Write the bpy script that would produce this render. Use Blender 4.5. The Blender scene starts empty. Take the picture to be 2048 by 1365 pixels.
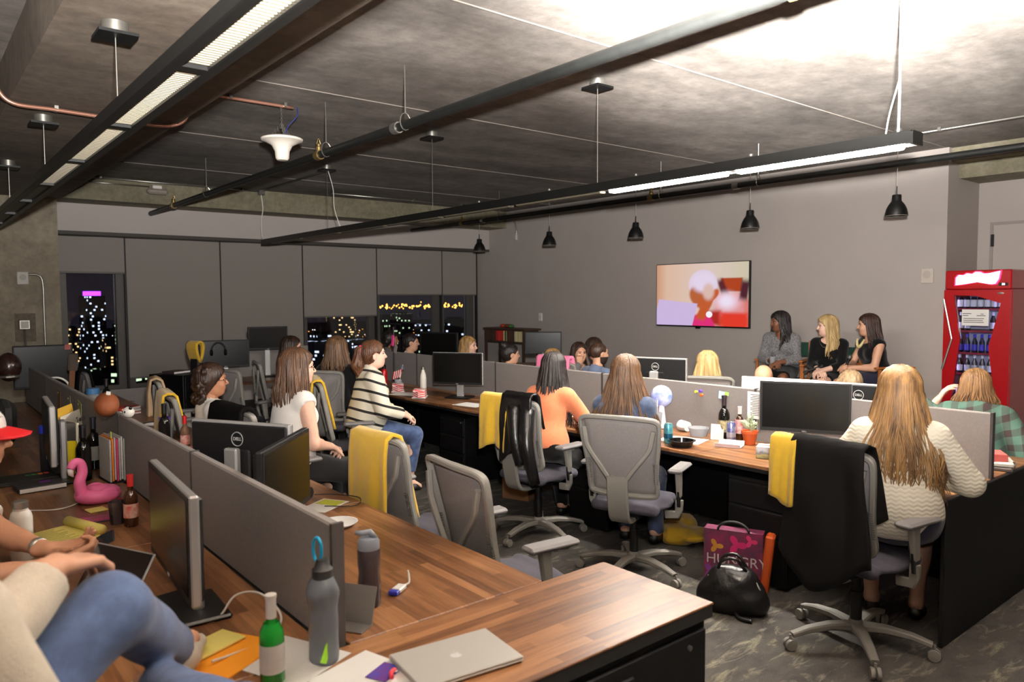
import bpy, math, random
import numpy as np
from mathutils import Matrix, Vector, Euler

random.seed(7)
SC = bpy.context.scene
COL = SC.collection
PI = math.pi
R = math.radians

# ------------------------------------------------------------------ camera
CAM_H = 1.75
_yaw, _pit, _rol = R(50.727), R(3.350), R(-0.320)
_F = Vector((math.cos(_pit)*math.cos(_yaw), math.cos(_pit)*math.sin(_yaw), -math.sin(_pit)))
_R = Vector((math.sin(_yaw), -math.cos(_yaw), 0.0))
_U = _R.cross(_F)
_R2 = _R*math.cos(_rol) + _U*math.sin(_rol)
_U2 = _U*math.cos(_rol) - _R*math.sin(_rol)
cam_data = bpy.data.cameras.new('camera')
cam_data.sensor_width = 36.0
cam_data.lens = 26.277
cam_data.clip_start = 0.05
cam_data.clip_end = 5000
cam_data.dof.use_dof = True
cam_data.dof.focus_distance = 5.0
cam_data.dof.aperture_fstop = 3.2
cam = bpy.data.objects.new('camera', cam_data)
COL.objects.link(cam)
_m = Matrix(((_R2.x, _U2.x, -_F.x, 0), (_R2.y, _U2.y, -_F.y, 0), (_R2.z, _U2.z, -_F.z, CAM_H), (0, 0, 0, 1)))
cam.matrix_world = _m
SC.camera = cam

# ------------------------------------------------------------------ light
SC.view_settings.view_transform = 'Standard'
SC.view_settings.look = 'None'
SC.view_settings.gamma = 1.0
SC.view_settings.use_curve_mapping = False
SC.view_settings.exposure = 0.0
SC.cycles.max_bounces = 7
SC.cycles.diffuse_bounces = 3
SC.cycles.glossy_bounces = 3
SC.cycles.transmission_bounces = 6
SC.cycles.transparent_max_bounces = 7
SC.cycles.caustics_reflective = False
SC.cycles.caustics_refractive = False
SC.cycles.sample_clamp_indirect = 6.0

wd = bpy.data.worlds.new('night_sky')
SC.world = wd
wd.use_nodes = True
wd.node_tree.nodes['Background'].inputs[0].default_value = (0.012, 0.010, 0.016, 1)
wd.node_tree.nodes['Background'].inputs[1].default_value = 1.0

# the photographer's flash, held above the camera and bounced off the ceiling:
# a bright core beam plus the wide spill of the same flash head
def flash(name, energy, size, aim, blend=1.0):
    sp = bpy.data.lights.new(name, 'SPOT')
    sp.energy = energy
    sp.color = (1.0, 0.965, 0.93)
    sp.spot_size = R(size)
    sp.spot_blend = blend
    sp.shadow_soft_size = 0.05
    o = bpy.data.objects.new(name, sp)
    COL.objects.link(o)
    o.location = (0.05, -0.05, 2.0)
    o.rotation_euler = Vector(aim).to_track_quat('-Z', 'Y').to_euler()
    return o
spo = flash('bounce_flash', 84000, 60, (0.88, 0.47, 0.70))
spo2 = flash('bounce_flash_spill', 6000, 160, (0.70, 0.72, 1.45))

# ------------------------------------------------------------------ materials
def lin(c):
    out = []
    for x in c[:3]:
        x = x/255.0
        out.append(x/12.92 if x <= 0.04045 else ((x+0.055)/1.055)**2.4)
    return (*out, 1.0)

MATS = {}

def mat(name, col, rough=0.6, metal=0.0, var=0.0, vscale=6.0, stretch=None, bump=0.0, bscale=60.0,
        emit=None, estr=0.0, trans=0.0, ior=1.45, alpha=1.0, coat=0.0, col2=None, sheen=0.0, spec=0.5, bstretch=None):
    """A principled material with procedural colour variation and fine relief."""
    if name in MATS:
        return MATS[name]
    m = bpy.data.materials.new(name)
    MATS[name] = m
    m.use_nodes = True
    nt = m.node_tree
    b = nt.nodes['Principled BSDF']
    I = b.inputs
    c = lin(col)
    I['Base Color'].default_value = c
    I['Roughness'].default_value = rough
    I['Metallic'].default_value = metal
    I['IOR'].default_value = ior
    I['Alpha'].default_value = alpha
    I['Transmission Weight'].default_value = trans
    I['Coat Weight'].default_value = coat
    I['Sheen Weight'].default_value = sheen
    I['Specular IOR Level'].default_value = spec
    if emit is not None:
        I['Emission Color'].default_value = lin(emit)
        I['Emission Strength'].default_value = estr
    tc = None
    if var > 0 or col2 is not None or bump > 0:
        tc = nt.nodes.new('ShaderNodeTexCoord')
    if var > 0 or col2 is not None:
        mp = nt.nodes.new('ShaderNodeMapping')
        if stretch:
            mp.inputs['Scale'].default_value = stretch
        n = nt.nodes.new('ShaderNodeTexNoise')
        n.inputs['Scale'].default_value = vscale
        n.inputs['Detail'].default_value = 6
        n.inputs['Roughness'].default_value = 0.62
        r = nt.nodes.new('ShaderNodeValToRGB')
        r.color_ramp.elements[0].position = 0.32
        r.color_ramp.elements[1].position = 0.68
        if col2 is None:
            a = tuple(min(1, x*(1-var)) for x in c[:3]) + (1,)
            d = tuple(min(1, x*(1+var)) for x in c[:3]) + (1,)
        else:
            a, d = c, lin(col2)
        r.color_ramp.elements[0].color = a
        r.color_ramp.elements[1].color = d
        nt.links.new(tc.outputs['Object'], mp.inputs[0])
        nt.links.new(mp.outputs[0], n.inputs[0])
        nt.links.new(n.outputs[0], r.inputs[0])
        nt.links.new(r.outputs[0], I['Base Color'])
    if bump > 0:
        n2 = nt.nodes.new('ShaderNodeTexNoise')
        n2.inputs['Scale'].default_value = bscale
        n2.inputs['Detail'].default_value = 4
        bm = nt.nodes.new('ShaderNodeBump')
        bm.inputs['Strength'].default_value = bump
        bm.inputs['Distance'].default_value = 0.01
        if bstretch:
            mp2 = nt.nodes.new('ShaderNodeMapping')
            mp2.inputs['Scale'].default_value = bstretch
            nt.links.new(tc.outputs['Object'], mp2.inputs[0])
            nt.links.new(mp2.outputs[0], n2.inputs[0])
        else:
            nt.links.new(tc.outputs['Object'], n2.inputs[0])
        nt.links.new(n2.outputs[0], bm.inputs['Height'])
        nt.links.new(bm.outputs[0], I['Normal'])
    return m

class NG:
    """Small node-graph helper for the hand-built materials."""
    def __init__(s, name):
        s.m = bpy.data.materials.new(name)
        s.m.use_nodes = True
        s.nt = s.m.node_tree
        s.b = s.nt.nodes['Principled BSDF']
        MATS[name] = s.m
    def n(s, kind, **kw):
        nd = s.nt.nodes.new('ShaderNode'+kind)
        for k, v in kw.items():
            if k.startswith('i_'):
                key = k[2:]
                key = int(key) if key.isdigit() else key.replace('_', ' ')
                nd.inputs[key].default_value = v
            else:
                setattr(nd, k, v)
        return nd
    def l(s, a, b):
        s.nt.links.new(a, b)
    def ramp(s, src, stops):
        r = s.n('ValToRGB')
        els = r.color_ramp.elements
        while len(els) < len(stops):
            els.new(0.5)
        for e, (p, c) in zip(els, stops):
            e.position = p
            e.color = c if len(c) == 4 and max(c) <= 1 else lin(c)
        s.l(src, r.inputs[0])
        return r

# ------------------------------------------------------------------ mesh builder
def rotm(rx=0, ry=0, rz=0):
    return np.array(Euler((R(rx), R(ry), R(rz))).to_matrix())

def unit(v):
    v = np.asarray(v, float)
    n = np.linalg.norm(v)
    return v/n if n > 1e-9 else v

class MB:
    def __init__(s):
        s.v = []; s.f = []; s.mi = []; s.cur = 0
    def add(s, vs, fs):
        o = len(s.v)
        s.v.extend([tuple(map(float, p)) for p in vs])
        s.f.extend([tuple(i+o for i in f) for f in fs])
        s.mi.extend([s.cur]*len(fs))
        return s
    def box(s, c, size, rot=None, bev=0.0):
        hx, hy, hz = [x/2 for x in size]
        c = np.asarray(c, float)
        if bev <= 0 or bev >= min(hx, hy, hz):
            vs = np.array([(x, y, z) for x in (-hx, hx) for y in (-hy, hy) for z in (-hz, hz)])
            fs = [(0, 1, 3, 2), (4, 6, 7, 5), (0, 4, 5, 1), (2, 3, 7, 6), (0, 2, 6, 4), (1, 5, 7, 3)]
        else:
            vs = []; idx = {}
            for sx in (-1, 1):
                for sy in (-1, 1):
                    for sz in (-1, 1):
                        for ax in range(3):
                            p = [sx*(hx-bev), sy*(hy-bev), sz*(hz-bev)]
                            p[ax] = (sx*hx, sy*hy, sz*hz)[ax]
                            idx[(sx, sy, sz, ax)] = len(vs); vs.append(p)
            fs = []
            for ax in range(3):
                o1, o2 = [(1, 2), (2, 0), (0, 1)][ax]
                for sg in (-1, 1):
                    q = []
                    for a, b in ((-1, -1), (1, -1), (1, 1), (-1, 1)):
                        k = [0, 0, 0]; k[ax] = sg; k[o1] = a; k[o2] = b
                        q.append(idx[(*k, ax)])
                    fs.append(tuple(q) if sg > 0 else tuple(q[::-1]))
            for ax in range(3):
                o1, o2 = [(1, 2), (2, 0), (0, 1)][ax]
                for a in (-1, 1):
                    for b in (-1, 1):
                        k0 = [0, 0, 0]; k1 = [0, 0, 0]
                        k0[ax] = -1; k1[ax] = 1
                        k0[o1] = k1[o1] = a; k0[o2] = k1[o2] = b
                        q = (idx[(*k0, o1)], idx[(*k1, o1)], idx[(*k1, o2)], idx[(*k0, o2)])
                        fs.append(q if a*b > 0 else q[::-1])
            for sx in (-1, 1):
                for sy in (-1, 1):
                    for sz in (-1, 1):
                        t = tuple(idx[(sx, sy, sz, a)] for a in range(3))
                        fs.append(t if sx*sy*sz > 0 else t[::-1])
            vs = np.array(vs)
        if rot is not None:
            vs = vs @ np.asarray(rot).T
        return s.add(vs + c, fs)
    def frame(s, path, closed=False, up=(0, 0, 1)):
        P = np.asarray(path, float); n = len(P)
        T = np.zeros_like(P)
        for i in range(n):
            a = P[(i-1) % n] if (closed or i > 0) else P[i]
            b = P[(i+1) % n] if (closed or i < n-1) else P[i]
            T[i] = unit(b-a)
        u = np.asarray(up, float)
        if abs(np.dot(unit(u), T[0])) > 0.95:
            u = np.array([1., 0, 0]) if abs(T[0][0]) < 0.9 else np.array([0, 1., 0])
        N = []
        cur = unit(u - np.dot(u, T[0])*T[0])
        for i in range(n):
            cur = unit(cur - np.dot(cur, T[i])*T[i]); N.append(cur)
        N = np.array(N)
        return P, T, N, np.cross(T, N)
    def tube(s, path, r, n=8, closed=False, caps=True, sq=None, up=(0, 0, 1)):
        """round tube along a path; sq=(w,h) makes a rectangular bar instead (w across, h along 'up')"""
        P, T, N, B = s.frame(path, closed, up)
        m = len(P)
        rr = r if hasattr(r, '__len__') else [r]*m
        vs = []
        if sq is None:
            ang = [2*PI*k/n for k in range(n)]
            for i in range(m):
                for a in ang:
                    vs.append(P[i]+rr[i]*(math.cos(a)*N[i]+math.sin(a)*B[i]))
        else:
            n = 8
            w, h = sq
            e = min(w, h)*0.22
            prof = [(h/2, w/2-e), (h/2, -w/2+e), (h/2-e, -w/2), (-h/2+e, -w/2), (-h/2, -w/2+e), (-h/2, w/2-e), (-h/2+e, w/2), (h/2-e, w/2)]
            prof = prof[::-1]
            for i in range(m):
                for a, b in prof:
                    vs.append(P[i]+rr[i]*(a*N[i]+b*B[i]))
        fs = []
        for i in range(m if closed else m-1):
            j = (i+1) % m
            for k in range(n):
                l = (k+1) % n
                fs.append((i*n+k, i*n+l, j*n+l, j*n+k))
        if caps and not closed:
            fs.append(tuple(range(n))[::-1])
            fs.append(tuple((m-1)*n+k for k in range(n)))
        return s.add(vs, fs)
    def lathe(s, prof, c=(0, 0, 0), n=20, axis=None, cap=True):
        """prof: list of (radius, height)"""
        vs = []; fs = []
        m = len(prof)
        for r, z in prof:
            for k in range(n):
                a = 2*PI*k/n
                vs.append((r*math.cos(a), r*math.sin(a), z))
        for i in range(m-1):
            for k in range(n):
                l = (k+1) % n
                fs.append((i*n+k, i*n+l, (i+1)*n+l, (i+1)*n+k))
        if cap:
            if prof[0][0] > 1e-5: fs.append(tuple(range(n))[::-1])
            if prof[-1][0] > 1e-5: fs.append(tuple((m-1)*n+k for k in range(n)))
        vs = np.array(vs)
        if axis is not None:
            q = Vector((0, 0, 1)).rotation_difference(Vector(axis)).to_matrix()
            vs = vs @ np.array(q).T
        return s.add(vs+np.asarray(c, float), fs)
    def ell(s, c, r, rot=None, nu=14, nv=9):
        vs = []; fs = []
        for i in range(nv+1):
            t = PI*i/nv
            for k in range(nu):
                a = 2*PI*k/nu
                vs.append((r[0]*math.sin(t)*math.cos(a), r[1]*math.sin(t)*math.sin(a), r[2]*math.cos(t)))
        for i in range(nv):
            for k in range(nu):
                l = (k+1) % nu
                fs.append((i*nu+k, (i+1)*nu+k, (i+1)*nu+l, i*nu+l))
        vs = np.array(vs)
        if rot is not None: vs = vs @ np.asarray(rot).T
        return s.add(vs+np.asarray(c, float), fs)
    def sheet(s, G, th=0.004):
        """G: (m,n,3) grid of points; a sheet of thickness th"""
        G = np.asarray(G, float); m, n = G.shape[:2]
        du = np.gradient(G, axis=0); dv = np.gradient(G, axis=1)
        N = np.cross(du, dv); N /= (np.linalg.norm(N, axis=2, keepdims=True)+1e-9)
        A = (G+N*th/2).reshape(-1, 3); B = (G-N*th/2).reshape(-1, 3)
        o = m*n; fs = []
        for i in range(m-1):
            for j in range(n-1):
                a, b, c, d = i*n+j, i*n+j+1, (i+1)*n+j+1, (i+1)*n+j
                fs.append((a, d, c, b)); fs.append((o+a, o+b, o+c, o+d))
        for i in range(m-1):
            a, b = i*n, (i+1)*n; fs.append((a, o+a, o+b, b))
            a, b = i*n+n-1, (i+1)*n+n-1; fs.append((a, b, o+b, o+a))
        for j in range(n-1):
            a, b = j, j+1; fs.append((a, b, o+b, o+a))
            a, b = (m-1)*n+j, (m-1)*n+j+1; fs.append((a, o+a, o+b, b))
        return s.add(np.vstack([A, B]), fs)
    def prism(s, poly, z0, z1, xf=None):
        """polygon in xy extruded z0..z1; xf maps (n,3) points"""
        n = len(poly)
        vs = np.array([(x, y, z0) for x, y in poly]+[(x, y, z1) for x, y in poly], float)
        ar = sum(poly[i][0]*poly[(i+1) % n][1]-poly[(i+1) % n][0]*poly[i][1] for i in range(n))
        fs = [tuple(range(n))[::-1], tuple(range(n, 2*n))]
        fs += [(i, (i+1) % n, n+(i+1) % n, n+i) for i in range(n)]
        if ar < 0: fs = [f[::-1] for f in fs]
        if xf is not None: vs = xf(vs)
        return s.add(vs, fs)
    def build(s, name, m, parent=None, smooth=False, loc=None, rot=None):
        me = bpy.data.meshes.new(name)
        me.from_pydata(s.v, [], s.f)
        ms = m if isinstance(m, (list, tuple)) else [m]
        for x in ms: me.materials.append(x)
        if len(ms) > 1:
            me.polygons.foreach_set('material_index', s.mi)
        if smooth:
            me.polygons.foreach_set('use_smooth', [True]*len(s.f))
            if smooth == 'auto':
                me.set_sharp_from_angle(angle=R(38))
        me.update()
        return link(name, me, parent, loc, rot)

def link(name, data, parent=None, loc=None, rot=None):
    o = bpy.data.objects.new(name, data)
    COL.objects.link(o)
    if parent is not None: o.parent = parent
    if loc is not None: o.location = loc
    if rot is not None: o.rotation_euler = rot
    return o

def tag(o, label, cat, group=None, kind=None):
    if label: o['label'] = label
    if cat: o['category'] = cat
    if group: o['group'] = group
    if kind: o['kind'] = kind
    return o

def thing(name, label, cat, loc=(0, 0, 0), rz=0.0, group=None, rot=None):
    o = link(name, None, None, loc, rot if rot else (0, 0, R(rz)))
    return tag(o, label, cat, group)

def struct(o):
    o['kind'] = 'structure'
    return o

def dup(o, parent=None):
    c = o.copy()
    COL.objects.link(c)
    c.parent = parent
    for ch in o.children:
        dup(ch, c)
    return c

def copy_thing(o, label, loc, rz, group=None):
    c = dup(o)
    c.location = loc
    c.rotation_euler = (0, 0, R(rz))
    c['label'] = label
    if group: c['group'] = group
    return c

def spline(pts, n=8):
    """Catmull-Rom through the points, n samples per span"""
    P = [np.asarray(p, float) for p in pts]
    P = [2*P[0]-P[1]] + P + [2*P[-1]-P[-2]]
    out = []
    for i in range(1, len(P)-2):
        for k in range(n):
            t = k/n
            a, b, c, d = P[i-1], P[i], P[i+1], P[i+2]
            out.append(0.5*((2*b)+(-a+c)*t+(2*a-5*b+4*c-d)*t*t+(-a+3*b-3*c+d)*t**3))
    out.append(P[-2])
    return np.array(out)

def text_mesh(name, s, size, m, parent, loc, rot, depth=0.0006, align='CENTER', bold=0.0):
    cu = bpy.data.curves.new(name, 'FONT')
    cu.body = s; cu.size = size; cu.align_x = align; cu.align_y = 'CENTER'
    cu.extrude = depth; cu.offset = bold
    cu.resolution_u = 3
    tmp = bpy.data.objects.new(name+'_tmp', cu)
    COL.objects.link(tmp)
    dg = bpy.context.evaluated_depsgraph_get()
    me = bpy.data.meshes.new_from_object(tmp.evaluated_get(dg))
    bpy.data.objects.remove(tmp)
    me.materials.clear(); me.materials.append(m)
    return link(name, me, parent, loc, rot)
# ------------------------------------------------------------------ setting materials
def m_concrete(name, c1, c2, c3, scale=0.8, rough=0.75):
    g = NG(name)
    tc = g.n('TexCoord')
    n1 = g.n('TexNoise', i_Scale=scale, i_Detail=9.0, i_Roughness=0.68)
    n2 = g.n('TexNoise', i_Scale=scale*9, i_Detail=8.0, i_Roughness=0.7)
    mp = g.n('Mapping'); mp.inputs['Scale'].default_value = (0.55, 1.3, 1.0)
    g.l(tc.outputs['Object'], mp.inputs[0]); g.l(mp.outputs[0], n1.inputs[0]); g.l(tc.outputs['Object'], n2.inputs[0])
    r1 = g.ramp(n1.outputs[0], [(0.30, c1), (0.50, c2), (0.70, c3)])
    r2 = g.ramp(n2.outputs[0], [(0.3, (178, 178, 178)), (0.7, (255, 255, 255))])
    mx = g.n('MixRGB', blend_type='MULTIPLY'); mx.inputs[0].default_value = 0.8
    g.l(r1.outputs[0], mx.inputs[1]); g.l(r2.outputs[0], mx.inputs[2]); g.l(mx.outputs[0], g.b.inputs['Base Color'])
    g.b.inputs['Roughness'].default_value = rough
    bp = g.n('Bump'); bp.inputs['Strength'].default_value = 0.25; bp.inputs['Distance'].default_value = 0.01
    g.l(n2.outputs[0], bp.inputs['Height']); g.l(bp.outputs[0], g.b.inputs['Normal'])
    return g.m

def m_carpet():
    g = NG('carpet')
    tc = g.n('TexCoord')
    mp = g.n('Mapping'); mp.inputs['Scale'].default_value = (1.5, 2.6, 1)
    n1 = g.n('TexNoise', i_Scale=2.2, i_Detail=8.0, i_Roughness=0.66)
    mp2 = g.n('Mapping'); mp2.inputs['Scale'].default_value = (1.0, 3.2, 1)
    mp2.inputs['Rotation'].default_value = (0, 0, 0.5)
    n2 = g.n('TexNoise', i_Scale=3.6, i_Detail=7.0, i_Roughness=0.7, i_Distortion=0.8)
    n3 = g.n('TexNoise', i_Scale=260.0, i_Detail=3.0)
    g.l(tc.outputs['Object'], mp.inputs[0]); g.l(mp.outputs[0], n1.inputs[0])
    g.l(tc.outputs['Object'], mp2.inputs[0]); g.l(mp2.outputs[0], n2.inputs[0]); g.l(tc.outputs['Object'], n3.inputs[0])
    base = g.ramp(n1.outputs[0], [(0.35, (50, 47, 44)), (0.55, (76, 72, 67)), (0.7, (64, 60, 56))])
    fig = g.ramp(n2.outputs[0], [(0.54, (0, 0, 0)), (0.66, (215, 215, 215))])
    hi = g.ramp(n1.outputs[0], [(0.35, (138, 130, 120)), (0.65, (160, 156, 124))])
    mx = g.n('MixRGB'); g.l(fig.outputs[0], mx.inputs[0]); g.l(base.outputs[0], mx.inputs[1]); g.l(hi.outputs[0], mx.inputs[2])
    pile = g.ramp(n3.outputs[0], [(0.3, (150, 150, 150)), (0.7, (255, 255, 255))])
    m2 = g.n('MixRGB', blend_type='MULTIPLY'); m2.inputs[0].default_value = 0.85
    g.l(mx.outputs[0], m2.inputs[1]); g.l(pile.outputs[0], m2.inputs[2]); g.l(m2.outputs[0], g.b.inputs['Base Color'])
    g.b.inputs['Roughness'].default_value = 0.95
    bp = g.n('Bump'); bp.inputs['Strength'].default_value = 0.6; bp.inputs['Distance'].default_value = 0.004
    g.l(n3.outputs[0], bp.inputs['Height']); g.l(bp.outputs[0], g.b.inputs['Normal'])
    return g.m

def m_wood(name, along='Y', dark=(66, 40, 24), mid=(112, 74, 46), light=(150, 106, 70)):
    """walnut butcher-block laminate: staves with grain printed on one continuous top"""
    g = NG(name)
    tc = g.n('TexCoord')
    mp = g.n('Mapping')
    if along == 'Y': mp.inputs['Rotation'].default_value = (0, 0, PI/2)
    br = g.n('TexBrick', i_Scale=1.0)
    br.inputs['Brick Width'].default_value = 0.42; br.inputs['Row Height'].default_value = 0.038
    br.inputs['Mortar Size'].default_value = 0.0006; br.inputs['Bias'].default_value = 0.0
    br.inputs['Color1'].default_value = (0, 0, 0, 1); br.inputs['Color2'].default_value = (1, 1, 1, 1); br.inputs['Mortar'].default_value = (0.3, 0.3, 0.3, 1)
    br.offset = 0.37; br.offset_frequency = 3
    n1 = g.n('TexNoise', i_Scale=7.0, i_Detail=7.0, i_Roughness=0.65)
    mg = g.n('Mapping'); mg.inputs['Scale'].default_value = (0.6, 9.0, 1) if along == 'X' else (9.0, 0.6, 1)
    g.l(tc.outputs['Object'], mp.inputs[0]); g.l(mp.outputs[0], br.inputs[0])
    g.l(tc.outputs['Object'], mg.inputs[0]); g.l(mg.outputs[0], n1.inputs[0])
    ad = g.n('Math', operation='MULTIPLY'); ad.inputs[1].default_value = 0.36
    bw = g.n('RGBToBW'); g.l(br.outputs['Color'], bw.inputs[0]); g.l(bw.outputs[0], ad.inputs[0])
    sm = g.n('Math', operation='MULTIPLY_ADD'); sm.inputs[1].default_value = 0.75
    g.l(n1.outputs[0], sm.inputs[0]); g.l(ad.outputs[0], sm.inputs[2])
    r = g.ramp(sm.outputs[0], [(0.25, dark), (0.52, mid), (0.80, light)])
    g.l(r.outputs[0], g.b.inputs['Base Color'])
    g.b.inputs['Roughness'].default_value = 0.36
    g.b.inputs['Specular IOR Level'].default_value = 0.38
    return g.m

M_CEIL = m_concrete('ceiling_concrete', (92, 87, 82), (130, 123, 116), (166, 158, 150), 0.75)
M_SOFF = m_concrete('beam_concrete', (98, 87, 76), (120, 107, 94), (138, 126, 112), 1.1)
M_BEAM = m_concrete('weathered_concrete', (122, 115, 92), (146, 139, 114), (166, 158, 136), 1.4)
M_COLM = m_concrete('column_concrete', (140, 129, 108), (158, 147, 126), (172, 161, 140), 0.9)
M_WALL = mat('painted_wall', (176, 167, 161), 0.55, var=0.03, vscale=1.5, bump=0.03, bscale=200)
M_DRY = mat('painted_bulkhead', (190, 181, 176), 0.6, var=0.03, vscale=1.2)
M_CARPET = m_carpet()
M_WOODY = m_wood('desk_laminate_long', 'Y')
M_WOODX = m_wood('desk_laminate_cross', 'X')
M_BLACK = mat('black_metal', (14, 14, 14), 0.45, spec=0.4)
M_BLACKM = mat('black_powder_coat', (20, 20, 20), 0.6, var=0.1, vscale=20, bump=0.05, bscale=400)
M_STEEL = mat('galvanised_steel', (170, 168, 160), 0.35, 0.9, var=0.1, vscale=30)
M_WHITE = mat('white_plastic', (228, 224, 216), 0.4)
M_COPPER = mat('copper_conduit', (205, 150, 128), 0.35, 0.75)
M_BRASS = mat('brass_fitting', (150, 128, 82), 0.4, 0.8)
M_GREYP = mat('grey_box_plastic', (196, 192, 184), 0.5)

def slab(name, x0, x1, y0, y1, z0, z1, m, parent=None, bev=0.0):
    return MB().box(((x0+x1)/2, (y0+y1)/2, (z0+z1)/2), (x1-x0, y1-y0, z1-z0), bev=bev).build(name, m, parent)

ZC, XW = 3.48, 9.6  # walls, ceiling, windows and fixtures scaled up about the camera, baked into the coordinates
struct(slab('floor', -2.6, 10.9, -2.6, 13.4, -0.12, 0.0, M_CARPET))
ceil = struct(slab('ceiling', -2.6, 10.9, -2.6, 13.4, ZC, ZC+0.2, M_CEIL))
# formwork joints in the slab, thin raised fins of cement
M_FIN = mat('cement_fin', (128, 120, 112), 0.8, var=0.15, vscale=9)
for y in (1.35, 3.65, 5.94, 8.22, 10.45):
    MB().box((5.65, y, ZC-0.004), (7.8, 0.007, 0.008)).build('formwork_joint', M_FIN, ceil)
struct(slab('wall_panel_side', XW, XW+0.96, 3.62, 13.4, 0, ZC, M_WALL))
struct(slab('wall_alcove_back', 10.56, 10.76, -2.6, 3.62, 0, ZC, M_WALL))
struct(slab('wall_rear', -2.6, 10.56, -2.75, -2.6, 0, ZC, M_WALL))
struct(slab('wall_left', -2.75, -2.6, -2.6, 13.4, 0, ZC, M_WALL))
struct(slab('wall_column', -2.6, 1.715, 11.90, 13.4, 0, ZC, M_COLM))
bulk = struct(slab('wall_bulkhead', 1.715, XW, 12.48, 12.80, 2.75, 3.18, M_DRY))
slab('bulkhead_edge_trim', 1.715, XW, 12.474, 12.80, 2.70, 2.75, mat('dark_trim', (74, 69, 64), 0.6), bulk)  # bottom trim coloured dark to give the shadow gap under the bulkhead
struct(slab('wall_low_sill', 1.715, XW, 12.86, 13.3, 0, 0.35, M_DRY))
struct(slab('ceiling_beam_window', 1.715, XW, 11.90, 13.3, 3.15, ZC, M_BEAM))
struct(slab('ceiling_beam_wide', 0.64, 1.754, -2.6, 11.90, 3.13, ZC, M_SOFF))
struct(slab('ceiling_beam_alcove', 9.68, 10.56, -2.6, 3.62, 3.325, ZC, M_BEAM))
struct(slab('ceiling_beam_alcove_low', 9.92, 10.56, -2.6, 3.62, 3.145, 3.325, M_BEAM))
struct(slab('baseboard_panel_side', XW-0.012, XW, 3.62, 12.9, 0.0, 0.1, mat('baseboard_rubber', (60, 57, 54), 0.6)))

# door in the alcove
d = struct(slab('door_1', 10.538, 10.56, 2.46, 3.44, 0.0, 2.61, mat('door_paint', (176, 167, 160), 0.5)))
fr = mat('door_frame_paint', (150, 142, 136), 0.5)
slab('door_frame', 10.525, 10.56, 3.44, 3.475, 0.0, 2.645, fr, d)
slab('door_frame', 10.525, 10.56, 2.425, 2.46, 0.0, 2.645, fr, d)
slab('door_head', 10.525, 10.56, 2.46, 3.44, 2.61, 2.645, fr, d)
for z in (2.42, 1.3, 0.25):
    slab('hinge', 10.51, 10.538, 3.43, 3.46, z-0.075, z+0.075, M_BLACK, d)

# ------------------------------------------------------------------ windows and blinds
XB = [1.83, 2.74, 4.19, 5.64, 7.14, 8.65, 9.53]
ZB = [2.147, 0.50, 0.50, 1.40, 1.80, 1.795]
def m_glass():
    g = NG('window_glass')
    out = g.nt.nodes['Material Output']
    tr = g.n('BsdfTransparent'); tr.inputs[0].default_value = (0.86, 0.88, 0.9, 1)
    gl = g.n('BsdfGlossy'); gl.inputs['Roughness'].default_value = 0.02
    fz = g.n('Fresnel', i_IOR=1.5)
    mx = g.n('MixShader')
    g.l(fz.outputs[0], mx.inputs[0]); g.l(tr.outputs[0], mx.inputs[1]); g.l(gl.outputs[0], mx.inputs[2])
    g.l(mx.outputs[0], out.inputs[0])
    return g.m
M_GLASS = m_glass()
def m_blind():
    g = NG('roller_blind_fabric')
    out = g.nt.nodes['Material Output']
    tc = g.n('TexCoord')
    n = g.n('TexNoise', i_Scale=500.0, i_Detail=2.0)
    g.l(tc.outputs['Object'], n.inputs[0])
    r = g.ramp(n.outputs[0], [(0.3, (146, 139, 132)), (0.7, (162, 154, 147))])
    g.l(r.outputs[0], g.b.inputs['Base Color']); g.b.inputs['Roughness'].default_value = 0.7
    tr = g.n('BsdfTransparent')
    mx = g.n('MixShader'); mx.inputs[0].default_value = 0.05
    g.l(g.b.outputs[0], mx.inputs[1]); g.l(tr.outputs[0], mx.inputs[2]); g.l(mx.outputs[0], out.inputs[0])
    return g.m
M_BLIND = m_blind()
M_MULL = mat('mullion_aluminium', (92, 88, 84), 0.5, 0.2)
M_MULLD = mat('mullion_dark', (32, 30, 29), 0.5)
which = ['half-raised roller blind beside the concrete column', 'fully lowered roller blind, next to the half-raised one by the column',
         'fully lowered wide roller blind behind the seated crowd', 'roller blind lowered almost to the sill, middle of the window wall',
         'roller blind raised to mid height, left of the narrow corner blind', 'narrow roller blind in the corner by the panel wall']
for i in range(6):
    x0, x1 = XB[i], XB[i+1]
    w = link('window_%d' % (i+1), None, None, ((x0+x1)/2, 13.05, 0.35)); struct(w)
    hw = (x1-x0)/2
    pane = MB().box((0, 0, 1.18), (2*hw-0.13, 0.008, 2.32)).build('pane', M_GLASS, w)
    fm = MB()
    for sx in (-1, 1):
        fm.box((sx*(hw-0.06), -0.02, 1.18), (0.12, 0.14, 2.36))
    fm.box((0, -0.02, 0.03), (2*hw-0.24, 0.14, 0.06)); fm.box((0, -0.02, 2.33), (2*hw-0.24, 0.14, 0.06))
    fm.build('window_frame', M_MULL, w)
    b = thing('roller_blind', which[i], 'blind', ((x0+x1)/2, 12.84, 0), group='roller blinds of the window wall')
    zb = ZB[i]
    G = [[(-hw+0.012+(2*hw-0.024)*u/6.0, 0.003*math.sin(u*1.1+i), 2.71+(zb+0.02-2.71)*v/12.0) for u in range(7)] for v in range(13)]
    MB().sheet(G, 0.002).build('fabric', M_BLIND, b)
    MB().box((0, 0, zb+0.012), (2*hw-0.024, 0.016, 0.026), bev=0.004).build('bottom_bar', mat('blind_bar', (112, 106, 100), 0.5), b)
    MB().lathe([(0.038, -hw+0.01), (0.038, hw-0.01)], (0, 0.02, 2.73), 12, axis=(1, 0, 0)).build('roller_tube', M_MULL, b)
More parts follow.
